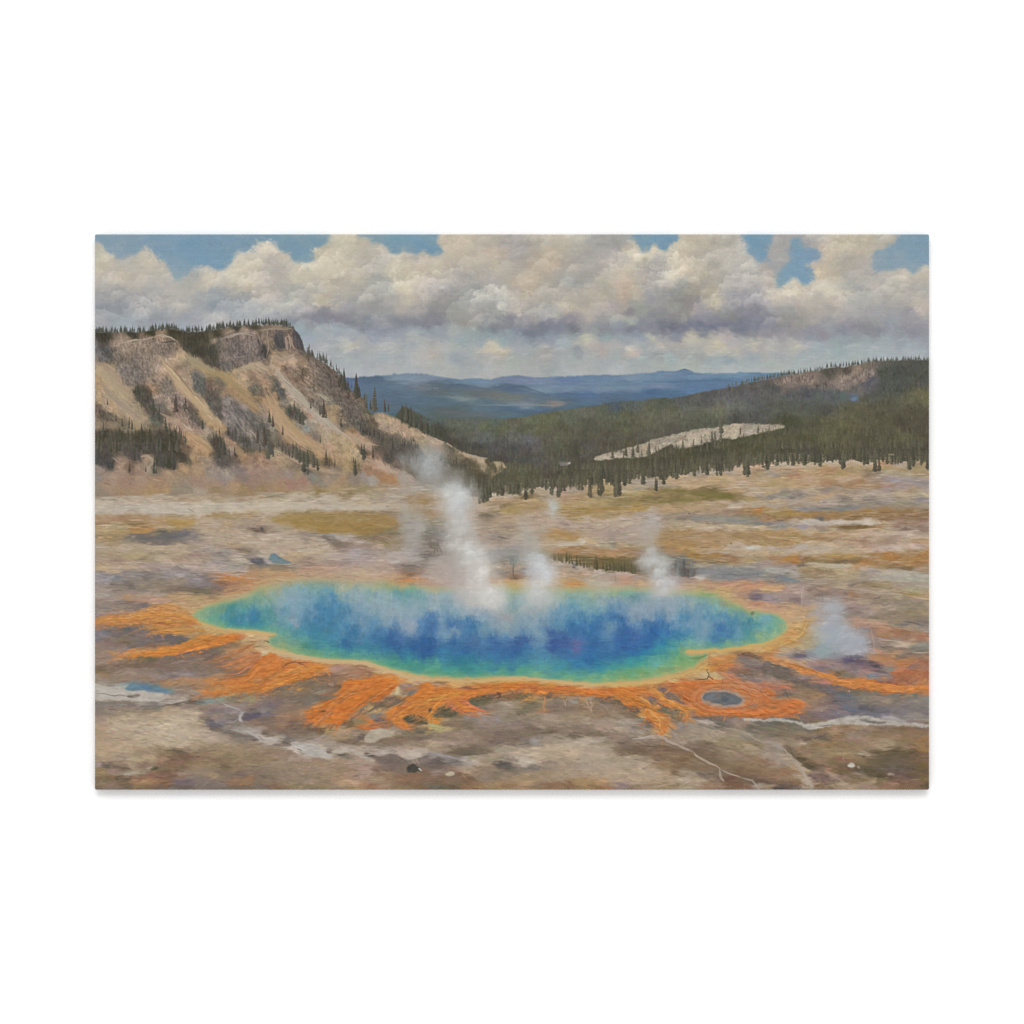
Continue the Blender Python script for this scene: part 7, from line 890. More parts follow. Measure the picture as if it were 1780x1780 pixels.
STEAM = [
    ('B1', 1500, 980, 80, 90, .45, '9aa09f'), ('B1', 1700, 1050, 120, 150, .5, '9ba1a3'), ('B2', 60, 930, 110, 130, .55, '8f9491'), ('B2', 20, 1060, 120, 120, .6, 'a3a8aa'), ('B2', 150, 1180, 160, 110, .4, '97968f'), ('B2', 20, 1180, 110, 90, .45, 'a09e98'), ('B2', 340, 1150, 80, 70, .4, '9b9891'), ('B2', 300, 1300, 150, 90, .7, 'b0b3b1'), ('B2', 330, 1390, 120, 110, .8, 'b8bdbf'), ('B2', 220, 1340, 110, 110, .55, 'b3b3ae'),
    ('B2', 300, 1530, 100, 130, .75, 'b5b8b8'), ('B2', 330, 1680, 130, 120, .75, 'b3b2ae'), ('B2', 480, 1420, 80, 110, .35, 'a8a49c'), ('C2', 300, 300, 150, 130, .7, 'aeaaa4'), ('C2', 260, 430, 140, 110, .6, 'aca8a2'), ('C2', 430, 520, 150, 110, .75, 'b6b4ad'), ('C2', 480, 620, 190, 120, .8, 'babab3'), ('C2', 540, 760, 120, 150, .9, 'bfbbb3'), ('C2', 540, 890, 140, 150, .9, 'c2bcb4'),
    ('C2', 600, 1000, 150, 110, .85, 'c0bdb5'), ('C2', 690, 1050, 110, 90, .65, 'bdbbb5'), ('C2', 250, 680, 170, 120, .5, 'ada59f'), ('C2', 350, 850, 130, 130, .5, 'b4a8a4'), ('C2', 420, 1000, 120, 110, .4, 'b3b0ab'), ('C2', 100, 800, 150, 120, .35, 'b3a398'),
    ('C2', 1020, 230, 70, 90, .4, 'aca092'), ('C2', 1050, 360, 80, 90, .45, 'a9a69b'), ('C2', 1100, 470, 120, 80, .45, 'a9a8a0'), ('C2', 1130, 580, 120, 90, .6, 'adb0ac'), ('C2', 1180, 690, 115, 110, .75, 'b6babc'), ('C2', 1200, 820, 115, 110, .8, 'babdc0'), ('C2', 1180, 950, 120, 100, .75, 'b9b9b6'), ('C2', 1180, 1050, 130, 90, .55, 'b0b3ae'), ('C2', 960, 480, 120, 70, .4, 'a59c94'), ('C2', 780, 530, 130, 60, .35, '9c9a98'),
    ('C3', 620, 200, 60, 90, .5, 'b0a9a6'), ('C3', 600, 330, 90, 90, .5, 'aea598'), ('C3', 560, 430, 100, 90, .5, 'aea598'), ('C3', 600, 560, 80, 80, .6, 'b0aea6'), ('C3', 630, 660, 100, 70, .75, 'b5b8b4'), ('C3', 530, 670, 60, 50, .55, 'adaea8'), ('C3', 700, 760, 100, 90, .8, 'b4b7b4'), ('C3', 750, 880, 120, 90, .75, 'b5b7b7'), ('C3', 720, 970, 110, 60, .6, 'b0aeac'), ('C3', 300, 900, 120, 60, .3, 'b5ab98'), ('C3', 60, 900, 120, 80, .5, 'b0ac9c'),
    ('B2', 1320, 1470, 65, 85, .7, 'aeb4b0'), ('B2', 1330, 1400, 50, 60, .4, 'a09e90'), ('C1', 1520, 180, 60, 140, .4, 'a5a29a'), ('C1', 1620, 330, 110, 130, .5, 'a5a19b'), ('C1', 1580, 520, 130, 110, .4, 'a8a39e'), ('C1', 1720, 250, 70, 100, .35, 'a8a49e'), ('C1', 1000, 590, 140, 90, .3, 'aca0a4'), ('C1', 950, 740, 300, 60, .3, 'b59d88'), ('B1', 1500, 1480, 60, 120, .3, 'b3aca0'),
    ('C4', 760, 1150, 110, 110, .55, 'a5a9af'), ('C4', 720, 1280, 140, 120, .6, 'a5a8ae'), ('C4', 800, 1380, 170, 130, .65, 'a0a8b2'), ('C4', 850, 1500, 190, 130, .7, '9fa7b2'), ('C4', 700, 1560, 120, 90, .5, '94a5ac'), ('C4', 1020, 1560, 110, 90, .6, 'a2a6b1'), ('C4', 960, 1440, 110, 100, .55, 'a4a9b2'), ('C4', 550, 1600, 110, 50, .45, '9aa4ac'), ('C4', 640, 1640, 80, 60, .4, '86a09f'), ('C4', 560, 1250, 80, 120, .3, 'aca49c'), ('C4', 250, 1600, 60, 40, .3, 'a89c90'),
    ('C1', 1500, 1150, 260, 120, .35, '95a8b0'), ('C1', 350, 1080, 150, 120, .3, '8ca8b6'), ('C1', 1560, 1350, 90, 120, .45, '93a3b4'), ('C2', 150, 1380, 70, 110, .4, '809cb2'), ('C2', 880, 1320, 260, 90, .35, '8fa2aa'), ('C3', 520, 1130, 260, 100, .35, '94a3b0'), ('C3', 1130, 1370, 110, 120, .35, '80a0b2'), ('C3', 130, 1400, 70, 130, .3, '7095b4'), ('C2', 1190, 1450, 60, 130, .35, '7498b0')]

FRINGE_N = [26, 36, 54, 24, 12, 14, 10, 22, 8]
FRINGE_L = [16, 13, 15, 12, 8, 14, 18, 16, 14]
CHUTES = [
    ('Z0 95 900 180 960 260 1040 330 1130', 26, 'ad9676', .7, 16), ('Z0 100 1010 200 1120 320 1210 400 1260', 18, 'a8937a', .6, 10), ('Z0 500 870 560 950 640 1050 740 1140 830 1230 890 1310', 12, 'b89c78', .85, 14), ('Z0 540 1120 620 1210 720 1290 800 1340', 11, 'b0937c', .75, 10),
    ('Z0 690 880 800 930 900 990 1000 1060 1100 1140', 8, 'a98c60', .8, 8), ('Z0 960 940 1080 900 1180 960', 14, 'ab9479', .6, 10), ('Z0 1130 1050 1180 1160 1260 1280 1380 1380 1540 1460', 16, 'b2936e', .75, 16), ('Z0 1200 920 1280 1020 1400 1150 1540 1270 1700 1390', 9, 'ada08c', .85, 12),
    ('Z0 900 1000 1000 1100 1110 1190 1160 1230', 9, 'a88b63', .6, 8), ('Z0 650 1330 760 1390 820 1450', 14, 'b39169', .7, 10), ('Z0 1190 1430 1350 1510 1500 1560 1640 1580', 10, 'a88c72', .6, 10), ('Z0 1640 1330 1720 1390 1780 1440', 8, 'b09478', .6, 6),
    ('Z0 1180 850 1250 880 1330 840', 14, 'a8907a', .5, 8), ('Z0 420 960 480 890 540 870', 9, 'b8a08a', .7, 8), ('Z0 640 840 740 900 860 960', 8, 'a39272', .6, 7)]
CRAGS = [
    ('Z0 190 800 330 765 480 735 590 775 600 840 520 880 470 960 420 1010 300 1040 215 930', '887a6c', 330, 1.35, .55), ('Z0 240 920 370 915 400 1000 320 1045 250 1010', '7c736e', 110, 1.2, .5), ('Z0 430 990 560 990 600 1060 540 1100 460 1060', '837769', 110, 1.1, .5),
    ('Z0 690 960 740 955 780 1020 780 1085 700 1080', '62635f', 60, 1.5, .75), ('Z0 790 1060 850 1040 880 1120 870 1230 820 1220 790 1150', '625c55', 90, 1.5, .7), ('Z0 870 1090 960 1130 1050 1200 1130 1290 1190 1400 1130 1440 1000 1400 915 1320 900 1220', '877e79', 420, .95, .6),
    ('Z0 590 1110 650 1110 690 1190 760 1270 740 1310 640 1250 590 1190', '7c6c62', 130, 1.4, .55), ('Z0 345 1060 430 1080 460 1160 520 1220 520 1270 440 1220 360 1130', '57534a', 110, 1.3, .7), ('Z0 820 750 960 700 1090 700 1140 780 1150 890 1070 880 940 930 880 900 850 820', '7c716b', 380, 1.5, .5),
    ('Z0 1110 690 1240 670 1310 680 1370 760 1390 820 1300 815 1210 800 1160 830 1110 760', '8a796b', 260, 1.52, .4), ('Z0 1200 700 1260 690 1280 790 1230 810 1205 770', '4f4d50', 40, 1.5, .8), ('Z0 1310 700 1350 710 1390 800 1350 810', '555157', 40, 1.3, .8), ('Z0 1100 770 1150 790 1160 870 1110 870', '4f4a48', 40, 1.5, .7),
    ('Z0 1380 850 1480 880 1560 930 1620 1010 1650 1080 1600 1130 1500 1090 1420 980', '73675d', 300, 1.0, .5), ('Z0 1400 1000 1540 1100 1580 1140 1500 1150 1420 1080', '85796a', 130, .8, .5), ('Z0 1600 1090 1700 1130 1780 1210 1780 1330 1680 1280 1610 1200', '6a625a', 260, 1.1, .55), ('Z0 1400 1110 1500 1140 1520 1210 1450 1190', '74685f', 70, 1.3, .6),
    ('Z0 1190 1000 1250 1040 1280 1100 1230 1120', '5c5c56', 45, 1.4, .7), ('Z0 1250 920 1330 920 1370 960 1280 970', '7c6a5a', 60, .9, .5), ('Z0 1030 1040 1120 1030 1140 1100 1070 1100', '6c685a', 50, 1.2, .6), ('Z0 1270 1180 1330 1160 1390 1220 1380 1270 1300 1230', '58574c', 60, 1.5, .7), ('Z0 100 770 190 790 210 900 110 880', '5f5e5c', 80, 1.4, .6),
    ('Z0 100 1190 160 1180 230 1240 130 1260', '69604f', 60, 1.3, .6), ('Z0 840 880 900 890 930 940 890 950', '67625f', 40, 1.3, .6)]
RIDGES = [
    ('Z0 190 795 260 775 330 752 400 745 480 722 560 735 600 770', 3.2, 'b09c86', .8), ('Z0 300 765 350 752', 2.4, 'b8a592', .8), ('Z0 500 770 590 760 600 790', 2.2, '5c5044', .8), ('Z0 600 790 640 830', 2.4, 'aa927a', .8), ('Z0 870 745 950 712 1040 705 1090 715', 3, 'a6978a', .75), ('Z0 1100 690 1200 680 1300 685', 3, '9c8a76', .8), ('Z0 1160 700 1170 800 1150 870', 2.4, 'a08a76', .7),
    ('Z0 1290 720 1300 800', 3, 'ab927f', .8), ('Z0 1320 720 1325 790', 1.6, '5c504c', .8), ('Z0 980 740 985 850', 1.8, '5c5450', .7), ('Z0 1040 730 1050 840', 1.8, '625853', .7), ('Z0 920 760 930 840', 1.6, '5f5652', .7), ('Z0 1000 780 1060 770', 1.6, '9c8f88', .6), ('Z0 900 870 980 860 1060 840', 1.8, '968a80', .6),
    ('Z0 520 880 600 960 700 1080 800 1180', 2, '7c6858', .55), ('Z0 560 930 640 1060 760 1190 880 1290', 2, 'c4aa8a', .6), ('Z0 480 900 470 960', 2.4, 'bfa892', .7), ('Z0 1140 940 1200 1000 1220 1060', 2, '6c5f50', .6), ('Z0 1380 920 1370 990', 2, '54493c', .7), ('Z0 1340 960 1420 1010 1480 1050', 1.8, '625648', .6), ('Z0 1480 1090 1530 1130 1560 1120', 2, 'a39a80', .7), ('Z0 1210 930 1310 1040 1420 1140', 2, 'b8ac9a', .6),
    ('Z0 620 1130 650 1160 660 1200', 2.4, 'a89a90', .7), ('Z0 590 1150 605 1200', 3, '4c4040', .75), ('Z0 640 1140 650 1190', 2.4, '544640', .7), ('Z0 970 1150 1050 1260 1100 1330', 2, '5a5450', .6), ('Z0 930 1200 1000 1290', 2, 'a0968f', .6), ('Z0 1020 1280 1080 1340 1100 1400', 2.2, 'a59a88', .6)]

BELT_EDGE = 'B2 560 1370 650 1335 800 1300 900 1290 1000 1290 1150 1255 1400 1250 1600 1220 1780 1215 B3 0 1195 100 1200 180 1240 300 1205 420 1175 560 1155 740 1165 880 1135 1050 1085 1300 1065 1500 1045 1600 1065 1700 1025 1780 1010 B4 60 1005 200 985 350 980 600 1005 800 980 1000 970 1100 1005 1200 990 1550 985 1800 990'
RIGHT_CRAGS = [('A4 100 1585 160 1545 250 1530 400 1510 480 1505 560 1530 520 1590 400 1570 300 1560 180 1590', '8a7b6f', 90, 1.5, .6), ('A4 780 1570 850 1505 960 1470 1050 1450 1220 1440 1190 1510 1080 1570 960 1620 880 1660 820 1640', '94847a', 150, 1.5, .65), ('A4 560 1600 700 1560 780 1580 700 1640 600 1640', '6f655c', 50, 1.4, .5)]
SPRING = [(20, 300, 120, 2.6, 'a8623f', .45), (30, 345, 142, 2.2, 'c48a5c', .5), (40, 400, 165, 2.2, 'a5633f', .4)]

FINGERS = [
    ('C0 1120 1290 900 1230 650 1215 350 1255 60 1285 -60 1290', 13, 'c58748', .5, .8), ('C0 1060 1300 800 1330 560 1300 300 1300', 10, 'c28048', .4, .7), ('C0 1150 1370 900 1400 700 1390 480 1350', 9, 'bf8446', .4, .65), ('C0 900 1150 700 1130 560 1160 380 1220 200 1235', 9, 'c08a52', .35, .7),
    ('C0 1500 1450 1250 1520 1000 1585 800 1625 500 1640 240 1665', 13, 'c9803e', .3, .85), ('C0 1300 1440 1100 1480 950 1560 780 1590', 8, 'c68644', .35, .7), ('C0 1700 1520 1550 1600 1350 1680 1150 1740', 7, 'b77a4c', .35, .55), ('C0 1780 1620 1600 1680 1450 1740 D0 1300 420', 9, 'bd7a48', .35, .6),
    ('D1 120 300 -60 420 D0 1640 540 1440 580 1250 600', 14, 'c67a3e', .35, .8), ('D1 300 360 100 520 D0 1780 610 1550 660 1350 690 1150 705', 13, 'c67c40', .3, .8), ('D1 620 420 420 520 220 590 20 660 D0 1650 700', 12, 'c7823f', .35, .75), ('D1 480 420 280 480 60 560', 8, 'cc8c48', .4, .6), ('D1 -40 320 D0 1640 420 1500 500 1300 540', 9, 'bb754a', .35, .55),
    ('D1 1180 560 980 680 780 790 620 880 500 960', 15, 'c8783a', .4, .85), ('D1 1400 600 1250 720 1050 830 920 930 820 1030', 15, 'c57034', .35, .85), ('D1 1000 640 850 760 700 880 640 1000', 10, 'cb7f42', .35, .7), ('D1 1440 590 1300 680 1120 780 1000 860', 7, 'd08a48', .4, .6), ('D1 760 900 640 980 560 1040', 8, 'bf7a48', .35, .6),
    ('D1 1760 640 1620 760 1480 860 1360 940', 13, 'c77a3a', .35, .85), ('D2 40 740 D1 1700 800 1520 900 1410 980 1470 1050 1560 1075', 12, 'c67e3e', .35, .85), ('D2 140 760 60 860 20 960 30 1030', 9, 'c9853f', .4, .8), ('D1 1600 780 1480 860 1400 940 1340 1000 1220 1030', 7, 'c47a44', .35, .65), ('D2 200 720 D1 1780 780 1650 850', 8, 'd29448', .5, .6),
    ('D2 200 780 290 870 400 915 540 945', 10, 'c5764a', .3, .8), ('D2 340 760 440 830 540 880 620 905', 9, 'c4744a', .3, .75), ('D2 480 720 360 760 220 790', 8, 'c67840', .5, .6), ('D2 1240 740 1225 800 1245 880', 4, 'b47c50', .4, .6), ('D2 1090 740 1040 770 960 800', 4, 'b98648', .4, .6), ('D2 1560 720 1640 760 1700 820', 4, 'b08460', .3, .5), ('D2 880 690 780 720 700 745', 5, 'a87248', .4, .5), ('D2 1480 740 1470 790 1440 840', 3.5, 'a88868', .4, .5), ('D2 1720 760 1740 840 1725 910', 3.5, 'b3947c', .4, .5),
    ('D3 250 690 380 760 500 810 590 850 530 920', 12, 'c8803c', .4, .85), ('D3 580 870 600 930 690 990 700 1060 710 1125', 10, 'c78a4a', .35, .85), ('D3 680 950 760 990 780 1040', 6, 'c48a50', .35, .7), ('D3 600 670 740 770 860 830 960 890 985 970', 10, 'c88a48', .4, .8), ('D3 830 620 920 720 1060 800 1130 870', 8, 'c0743e', .5, .6), ('D3 470 740 560 790 640 860', 6, 'c28446', .4, .6),
    ('D3 1300 470 1500 560 1700 660 D4 60 720 250 790', 9, 'c07a50', .4, .5), ('D3 1150 880 1400 915 1700 925 D4 100 915 350 870', 12, 'c4753f', .5, .6), ('D4 1100 595 1350 630 1560 650 1790 665', 8, 'cc8448', .7, .7), ('D4 -40 300 200 380 420 430 650 510 860 570 1050 590', 11, 'c98850', .6, .6), ('C4 560 1250 460 1330 420 1430 300 1500 120 1570', 14, 'c69a58', .5, .5)]
GAPS = [
    ('D1 1120 830 1010 930 930 1010', 5, '80684f', .6), ('D1 1360 770 1200 850 1080 920', 6, '7c6650', .65), ('D1 1540 760 1400 830 1280 880', 5, '77624c', .6), ('D0 1780 690 1600 730 1400 770', 4, '856c56', .5), ('D1 330 620 150 680 -40 720', 5, '7c6854', .6), ('D1 700 520 560 580 420 640', 6, '7f664f', .6), ('D1 840 640 700 730 560 780', 6, '7c6752', .55), ('D1 180 480 20 560 D0 1700 620', 2.4, '8f5f42', .5),
    ('D1 1050 640 900 720 760 820', 2.2, '94603f', .5), ('D1 1300 680 1120 790 960 900', 2.2, '945c3a', .5), ('D1 1640 720 1520 800 1440 850', 2.2, '94603c', .5), ('C0 1350 1560 1150 1600 900 1640', 3, '7f6450', .6), ('C0 1000 1450 800 1480 600 1490', 4, '766660', .5), ('C0 800 1290 500 1320 200 1320', 2, '9c6a48', .5), ('D3 640 800 720 850 800 870', 3, '7c624c', .6), ('D3 700 690 860 770 960 830', 4, '83695a', .6), ('D3 440 830 340 870 260 860', 3, '74604c', .5),
    ('D3 1050 560 1200 600 1400 610 1600 680 1780 740', 2, '9c5c3c', .5), ('D2 300 640 600 650 900 640 1300 660 1700 680', 2, 'a8643c', .5), ('D2 500 600 800 580 1100 585 1400 620', 2.4, 'cf9a54', .6), ('D3 100 640 300 630 600 600 800 570', 2.4, 'cf9a54', .6), ('D1 1200 480 1450 560 1700 610', 2.2, 'c99a5c', .5)]

STEAM_BASE = [('C2', 470, 900, 300, 150, .40, 'b8b3ac'), ('C2', 560, 1060, 280, 100, .40, 'b6b6b2'), ('C2', 1180, 980, 190, 120, .35, 'b4b6b4'), ('C3', 730, 930, 190, 90, .35, 'b2b2b0')]
def paint_print():
    # ------------------------------------------------------------------ sky and clouds
    low = np.clip((YY - 150) / 60, 0, 1)
    sky = blend(['S'], .8, 0, 1.9, 5.5, 13, 1, s=4)
    blue = blend(['B'], .8, 0, 1.6, 4, 30, 3, s=8)
    src = sky * (1 + .022 * noise(22, 14, 4, 201))[..., None]
    bm = np.zeros((H, W), np.float32)
    for s, amp in BLUE:
        m = mask(s, 1, amp * 1.5, 22, 11)
        bm = np.maximum(bm, np.clip(.55 * box(m, 1) + .45 * box(m, 5), 0, 1))
    bm = np.clip(bm * (1 + .12 * noise(26, 16, 3, 205)), 0, 1)
    lay(src, bm, blue, .95)
    img = src.copy()
    reg = (YY < 290).astype(np.float32)
    curl = .9 * noise(60, 60, 2, 21) * (1 - low) + .15 * noise(50, 30, 2, 22)
    brush(img, src, reg, 3800, 22, 8, curl, .5, .016, .5, .006, (3, 2))
    lay(img, box(bm, 2), src, .45)
    brush(img, src, reg, 9000, 11, 4, curl, .6, .022, .55, .008, (4, 3))
    brush(img, src, reg, 12000, 8, 2.2, curl * .5, .5, .030, .45, .008, (4, 2))
    brush(img, src, reg, 7000, 7, 1.5, .02, .15, .030, .4, .008, (3, 2))
    heads = ((YY < 172 - 14 * noise(80, 40, 2, 303)) * (1 - np.clip(bm * 1.6, 0, 1))).astype(np.float32)
    heads = box(heads, 2)
    glow = hexc('d8cfba')
    puffs(img, heads, 110, 18, 52, .085, tint=glow, sharp=3.2)
    puffs(img, heads * (YY < 120), 170, 7, 22, .065, tint=glow, sharp=2.6)
    puffs(img, heads * (YY < 130), 260, 3, 9, .035, tint=glow, sharp=2)
    band = box(((YY > 180) & (YY < 222)).astype(np.float32), 3)
    puffs(img, band, 130, 3, 10, .06, tint=glow, elong=2.2)
    brush(img, img.copy(), (YY < 250).astype(np.float32), 5000, 8, 2.4, curl * .6, .6, .018, .4, .006, (2, 1))
    for s, w, c in CLOUD_LIGHTS:                                             # thick light on the cloud heads
        p = path(s)
        for q in p:
            for _ in range(9):
                put(img, q[0] + RNG.normal(0, w * .8), q[1] + RNG.normal(0, w * .5), w * .9, 2.6, RNG.uniform(0, 3.1), hexc(c) * RNG.uniform(.98, 1.09), .45, int(RNG.integers(0, 4)))
    # ------------------------------------------------------------------ far blue hills
    hills = blend(['H'], .3, 0, 1.9, 2.5, 14, 5, s=2.5)
    hm = mask(HILLS, 1, .8, 12, 4)
    hl = hills.copy()
    near_ridge = mask(RIDGE2, 1, .6, 10, 6)
    brush(hl, hills, box(hm, 3) > .05, 2600, 22, 3, 0.0, .08, .03, .6, .01, (8, 1))
    brush(hl, hills, box(hm, 3) > .05, 3600, 10, 2, 0.0, .12, .05, .5, .01, (5, 1))
    lay(hl, near_ridge * (1 - box(near_ridge, 4)), hexc('56687a'), .75)
    lay(img, hm, hl)
    for s, w, c, a in HILL_LINES: line(img, s, w, c, a, .6, .5)
    # ------------------------------------------------------------------ forest
    fo = blend(['F'], .75, 0, 1.7, 4, 12, 7, s=3)
    fm = mask(FOREST, 1, 1.2, 8, 8)
    fm = np.maximum(fm, np.roll(fm, 14, 0))
    fo = fo * (1 + .07 * noise(14, 9, 3, 211))[..., None]
    fl = fo.copy()
    fr = (box(fm, 3) > .05).astype(np.float32)
    brush(fl, fo, fr, 5200, 9, 4, math.pi / 2, .3, .06, .6, .012, (5, 3))
    brush(fl, fo, fr, 9000, 6, 2, math.pi / 2, .25, .10, .5, .014, (4, 3))
    brush(fl, fo * .78, fr, 2600, 7, 1.8, math.pi / 2, .2, .1, .40, .01, (3, 2))
    brush(fl, fo * 1.2, fr, 2600, 5, 1.8, math.pi / 2, .5, .08, .38, .01, (3, 2))
    brush(fl, fo, fr, 5000, 7, 1.5, 0, .3, .06, .4, .01, (4, 2))
    lay(img, fm, fl)
    spires(img, RIGHT_RIDGE, 210, 2.5, 7, .4, ['565a52', '5c5d55', '4d514a', '666860'], .8, .8)
    for s, c, amp in PALE_HILL:
        blot(img, s, c, .95, 1, amp * 1.4, 7, 15)
    pm = mask(PALE_HILL[0][0], 1, 1, 7, 15)
    brush(img, img.copy(), pm, 1100, 7, 2, 2.75, .5, .10, .6, .02, (5, 3))
    brush(img, img * .8, pm, 220, 6, 1.6, 2.2, .6, .1, .55, .02)
    for s, base, n, an, a in RIGHT_CRAGS: crag(img, s, base, n, an, .66, 1.22, a)
    for x, y, h in pts3(PALE_TREES): conifer(img, x, y, h, h * .34, '625f4c', .9)
    # ------------------------------------------------------------------ plain (everything in front)
    gr = blend(['G'], .42, 0, 1.75, 3.6, 11, 9, s=2.4)
    gm = mask(PLAIN, 1, 2.6, 6, 12)
    gm = np.maximum(gm, np.roll(gm, -14, 0) * (XX < 545))
    gm = np.maximum(gm, np.roll(gm, -6, 0))
    strat = noise(60, 4.5, 4, 221) * .5 + noise(24, 3, 3, 222) * .5
    farw = np.clip((700 - YY) / 120, 0, 1)
    clod = noise(26, 10, 4, 223)
    gr = gr * (1 + (.045 * strat * farw + .05 * clod * (1 - farw)))[..., None]
    gl = gr.copy()
    flow = .10 * noise(120, 40, 2, 31)
    for cx, cy, rx, ry, an in FLOWS:
        x, y = cx - OX, cy - OY
        flow = flow + .5 * an * np.exp(-((XX - x) / rx) ** 2 - ((YY - y) / ry) ** 2)
    greg = (box(gm, 3) > .05).astype(np.float32)
    brush(gl, gr, greg, 6500, 22, 4.5, flow, .12, .035, .6, .010, (9, 3))
    for s, c, a, soft, amp in FANS:
        blot(gl, s, c, a, soft, amp * 1.5, 10, 17)
    fan = np.zeros((H, W), np.float32)
    for s, c, a, soft, amp in FANS[:9]: fan = np.maximum(fan, warp(fill(path(s)), amp * 1.5, 10, 17))
    warm_px = np.clip((gl[..., 0] - gl[..., 2] - .28) / .1, 0, 1) * (YY > 560)
    fan = np.maximum(fan, (warm_px > .5).astype(np.float32))
    for i, (s, c, a, soft, amp) in enumerate(FANS[:9]):
        fringe(gl, s, FRINGE_N[i], FRINGE_L[i], ['c07a44', 'bd8048', 'b4703f', 'a5683f', '9c7048'], .5, 2.8)
    base = gl.copy()
    for s, w, col, tip, a in FINGERS: finger(gl, s, w, col, tip, a * .62)
    for s, w, col, a in GAPS: line(gl, s, w, col, a, .8, 1.0)
    src2 = gl.copy()
    src2 = .5 * src2 + .5 * box(src2, 1)
    brush(gl, src2, greg, 15000, 13, 2.8, flow, .16, .045, .6, .012, (7, 3))
    brush(gl, src2, greg, 22000, 8, 1.8, flow, .24, .075, .5, .014, (6, 2.5))
    fan = (fan > .5).astype(np.float32) * greg
    red = np.array([.90, .74, .66], np.float32); yel = np.array([1.06, 1.10, 1.12], np.float32)
    brush(gl, src2 * red, fan, 1100, 12, 2.0, flow, .18, .06, .34, .012, (6, 2))
    brush(gl, src2 * yel, fan, 1100, 13, 2.2, flow, .18, .05, .36, .012, (6, 2))
    brush(gl, src2 * .76, fan, 260, 13, 1.6, flow, .2, .08, .4, .012, (3, 2))
    far = greg * (YY < 660)
    pale = hexc('c0b4a4')
    brush(gl, .45 * gr * 1.1 + .55 * pale, greg * (YY < 600) * (noise(90, 12, 3, 401) > .15), 900, 20, 1.7, 0.0, .05, .04, .55, .006, (4, 1))
    brush(gl, gr * .74, greg, 900, 17, 1.5, flow * .5, .06, .08, .38, .010, (4, 2))
    brush(gl, src2 * 1.18, greg, 1200, 16, 1.6, flow * .5, .07, .05, .38, .010, (4, 2))
    brush(gl, gr * .8, far, 1500, 16, 1.5, flow * .5, .05, .08, .36, .010, (6, 2))
    brush(gl, gr * 1.13, far, 1900, 14, 1.8, flow, .08, .05, .42, .008, (6, 2))
    brush(gl, src2 * .80, greg * (YY > 640), 1100, 12, 2.0, flow, .22, .08, .36, .010, (4, 2))
    brush(gl, src2 * 1.14, greg * (YY > 640), 1300, 11, 2.2, flow, .22, .06, .38, .010, (4, 2))
    gl = np.clip(gl + .32 * (gl - box(box(gl, 6), 6)), .05, .95)
    lay(img, gm, gl)
    # ------------------------------------------------------------------ cliff on the left
    cl = blend(['C'], .75, .82, 2.0, 3.0, 9, 13, s=1.4)
    cm = mask(CLIFF, 1, 1.1, 7, 14)
    up = np.clip((425 - YY) / 20, 0, 1)
    crev = 1 - np.abs(noise(17, 12, 3, 231)) - .62
    cl = cl * (1 + up * (.06 * noise(10, 8, 3, 233) + .22 * np.clip(crev, -.2, .3) - .02))[..., None]
    cc = cl.copy()
    cr = (box(cm, 3) > .05).astype(np.float32)
    slope = .82 + .35 * noise(70, 70, 2, 41)
    slope = np.where(YY > 425, .12, slope)
    brush(cc, cl, cr, 3600, 10, 3, slope, .35, .05, .55, .012, (3, 3))
    brush(cc, cl, cr, 12000, 6, 1.9, slope, .6, .08, .5, .014, (3, 2.5))
    brush(cc, cl * .66, cr * (YY < 405), 2300, 5.5, 1.5, slope + .4, .7, .12, .45, .012, (2, 2))
    brush(cc, cl * 1.2, cr * (YY < 405), 2300, 5.5, 1.5, slope, .6, .08, .45, .012, (2, 2))
    for poly, n, an in ((ROCK, 900, 1.45), (ROCK_LEFT, 700, 1.3), (ROCK_MID, 500, 1.2), (ROCK_RIGHT, 800, 1.1)):
        rock = box(mask(poly, 2, 2, 9, 3), 2)
        brush(cc, cl * .64, rock, n, 6, 1.5, an, .5, .12, .55, .012, (2, 2))
        brush(cc, cl * 1.24, rock, n, 5, 1.6, an, .6, .08, .5, .012, (2, 2))
    for s, w, col, a, n in CHUTES: chute(cc, s, w, col, a, n)
    sm = cc.copy()
    brush(cc, sm, cr * (YY < 430), 5200, 6, 1.8, slope, .5, .07, .45, .012, (2.5, 2))
    for s, base, n, an, a in CRAGS: crag(cc, s, base, n, an, a=a)
    for s, w, col, a in RIDGES: line(cc, s, w, col, a, .7, .8)
    lay(img, cm, cc)
    wood = mask(CLIFF_WOOD, 1, 1.5, 6, 19)
    brush(img, cl * .97, wood, 1100, 8, 2, 1.57, .12, .12, .6, .012)
    for s, w, c, a in CLIFF_LINES: line(img, s, w * 1.15, c, a, .6, .9)
    spires(img, CLIFF_SKYLINE, 300, 3.5, 9.5, .42, ['4d4f42', '464840', '56594b', '515348'], .85, 1.0)
    spires(img, CLIFF_EDGE, 60, 4, 10, .42, ['565850', '62635a', '4e5046'], .8, 1.5)
    # wooded lower slope and lone trees
    for row, n, h0, h1, cols in WOODS: spires(img, row, n, h0, h1, .24, cols, .72, 2.5)
    for x, y, h in pts3(SLOPE_TREES): conifer(img, x, y, h, max(3.0, h * .27), ['4f4f42', '55493f', '4a4b3e', '5a5648'][int(x + y) % 4], .85)
    # tree belt on the plain's edge
    ep = path(BELT_EDGE); es = np.concatenate([[0], np.cumsum(np.hypot(*np.diff(ep, axis=0).T))])
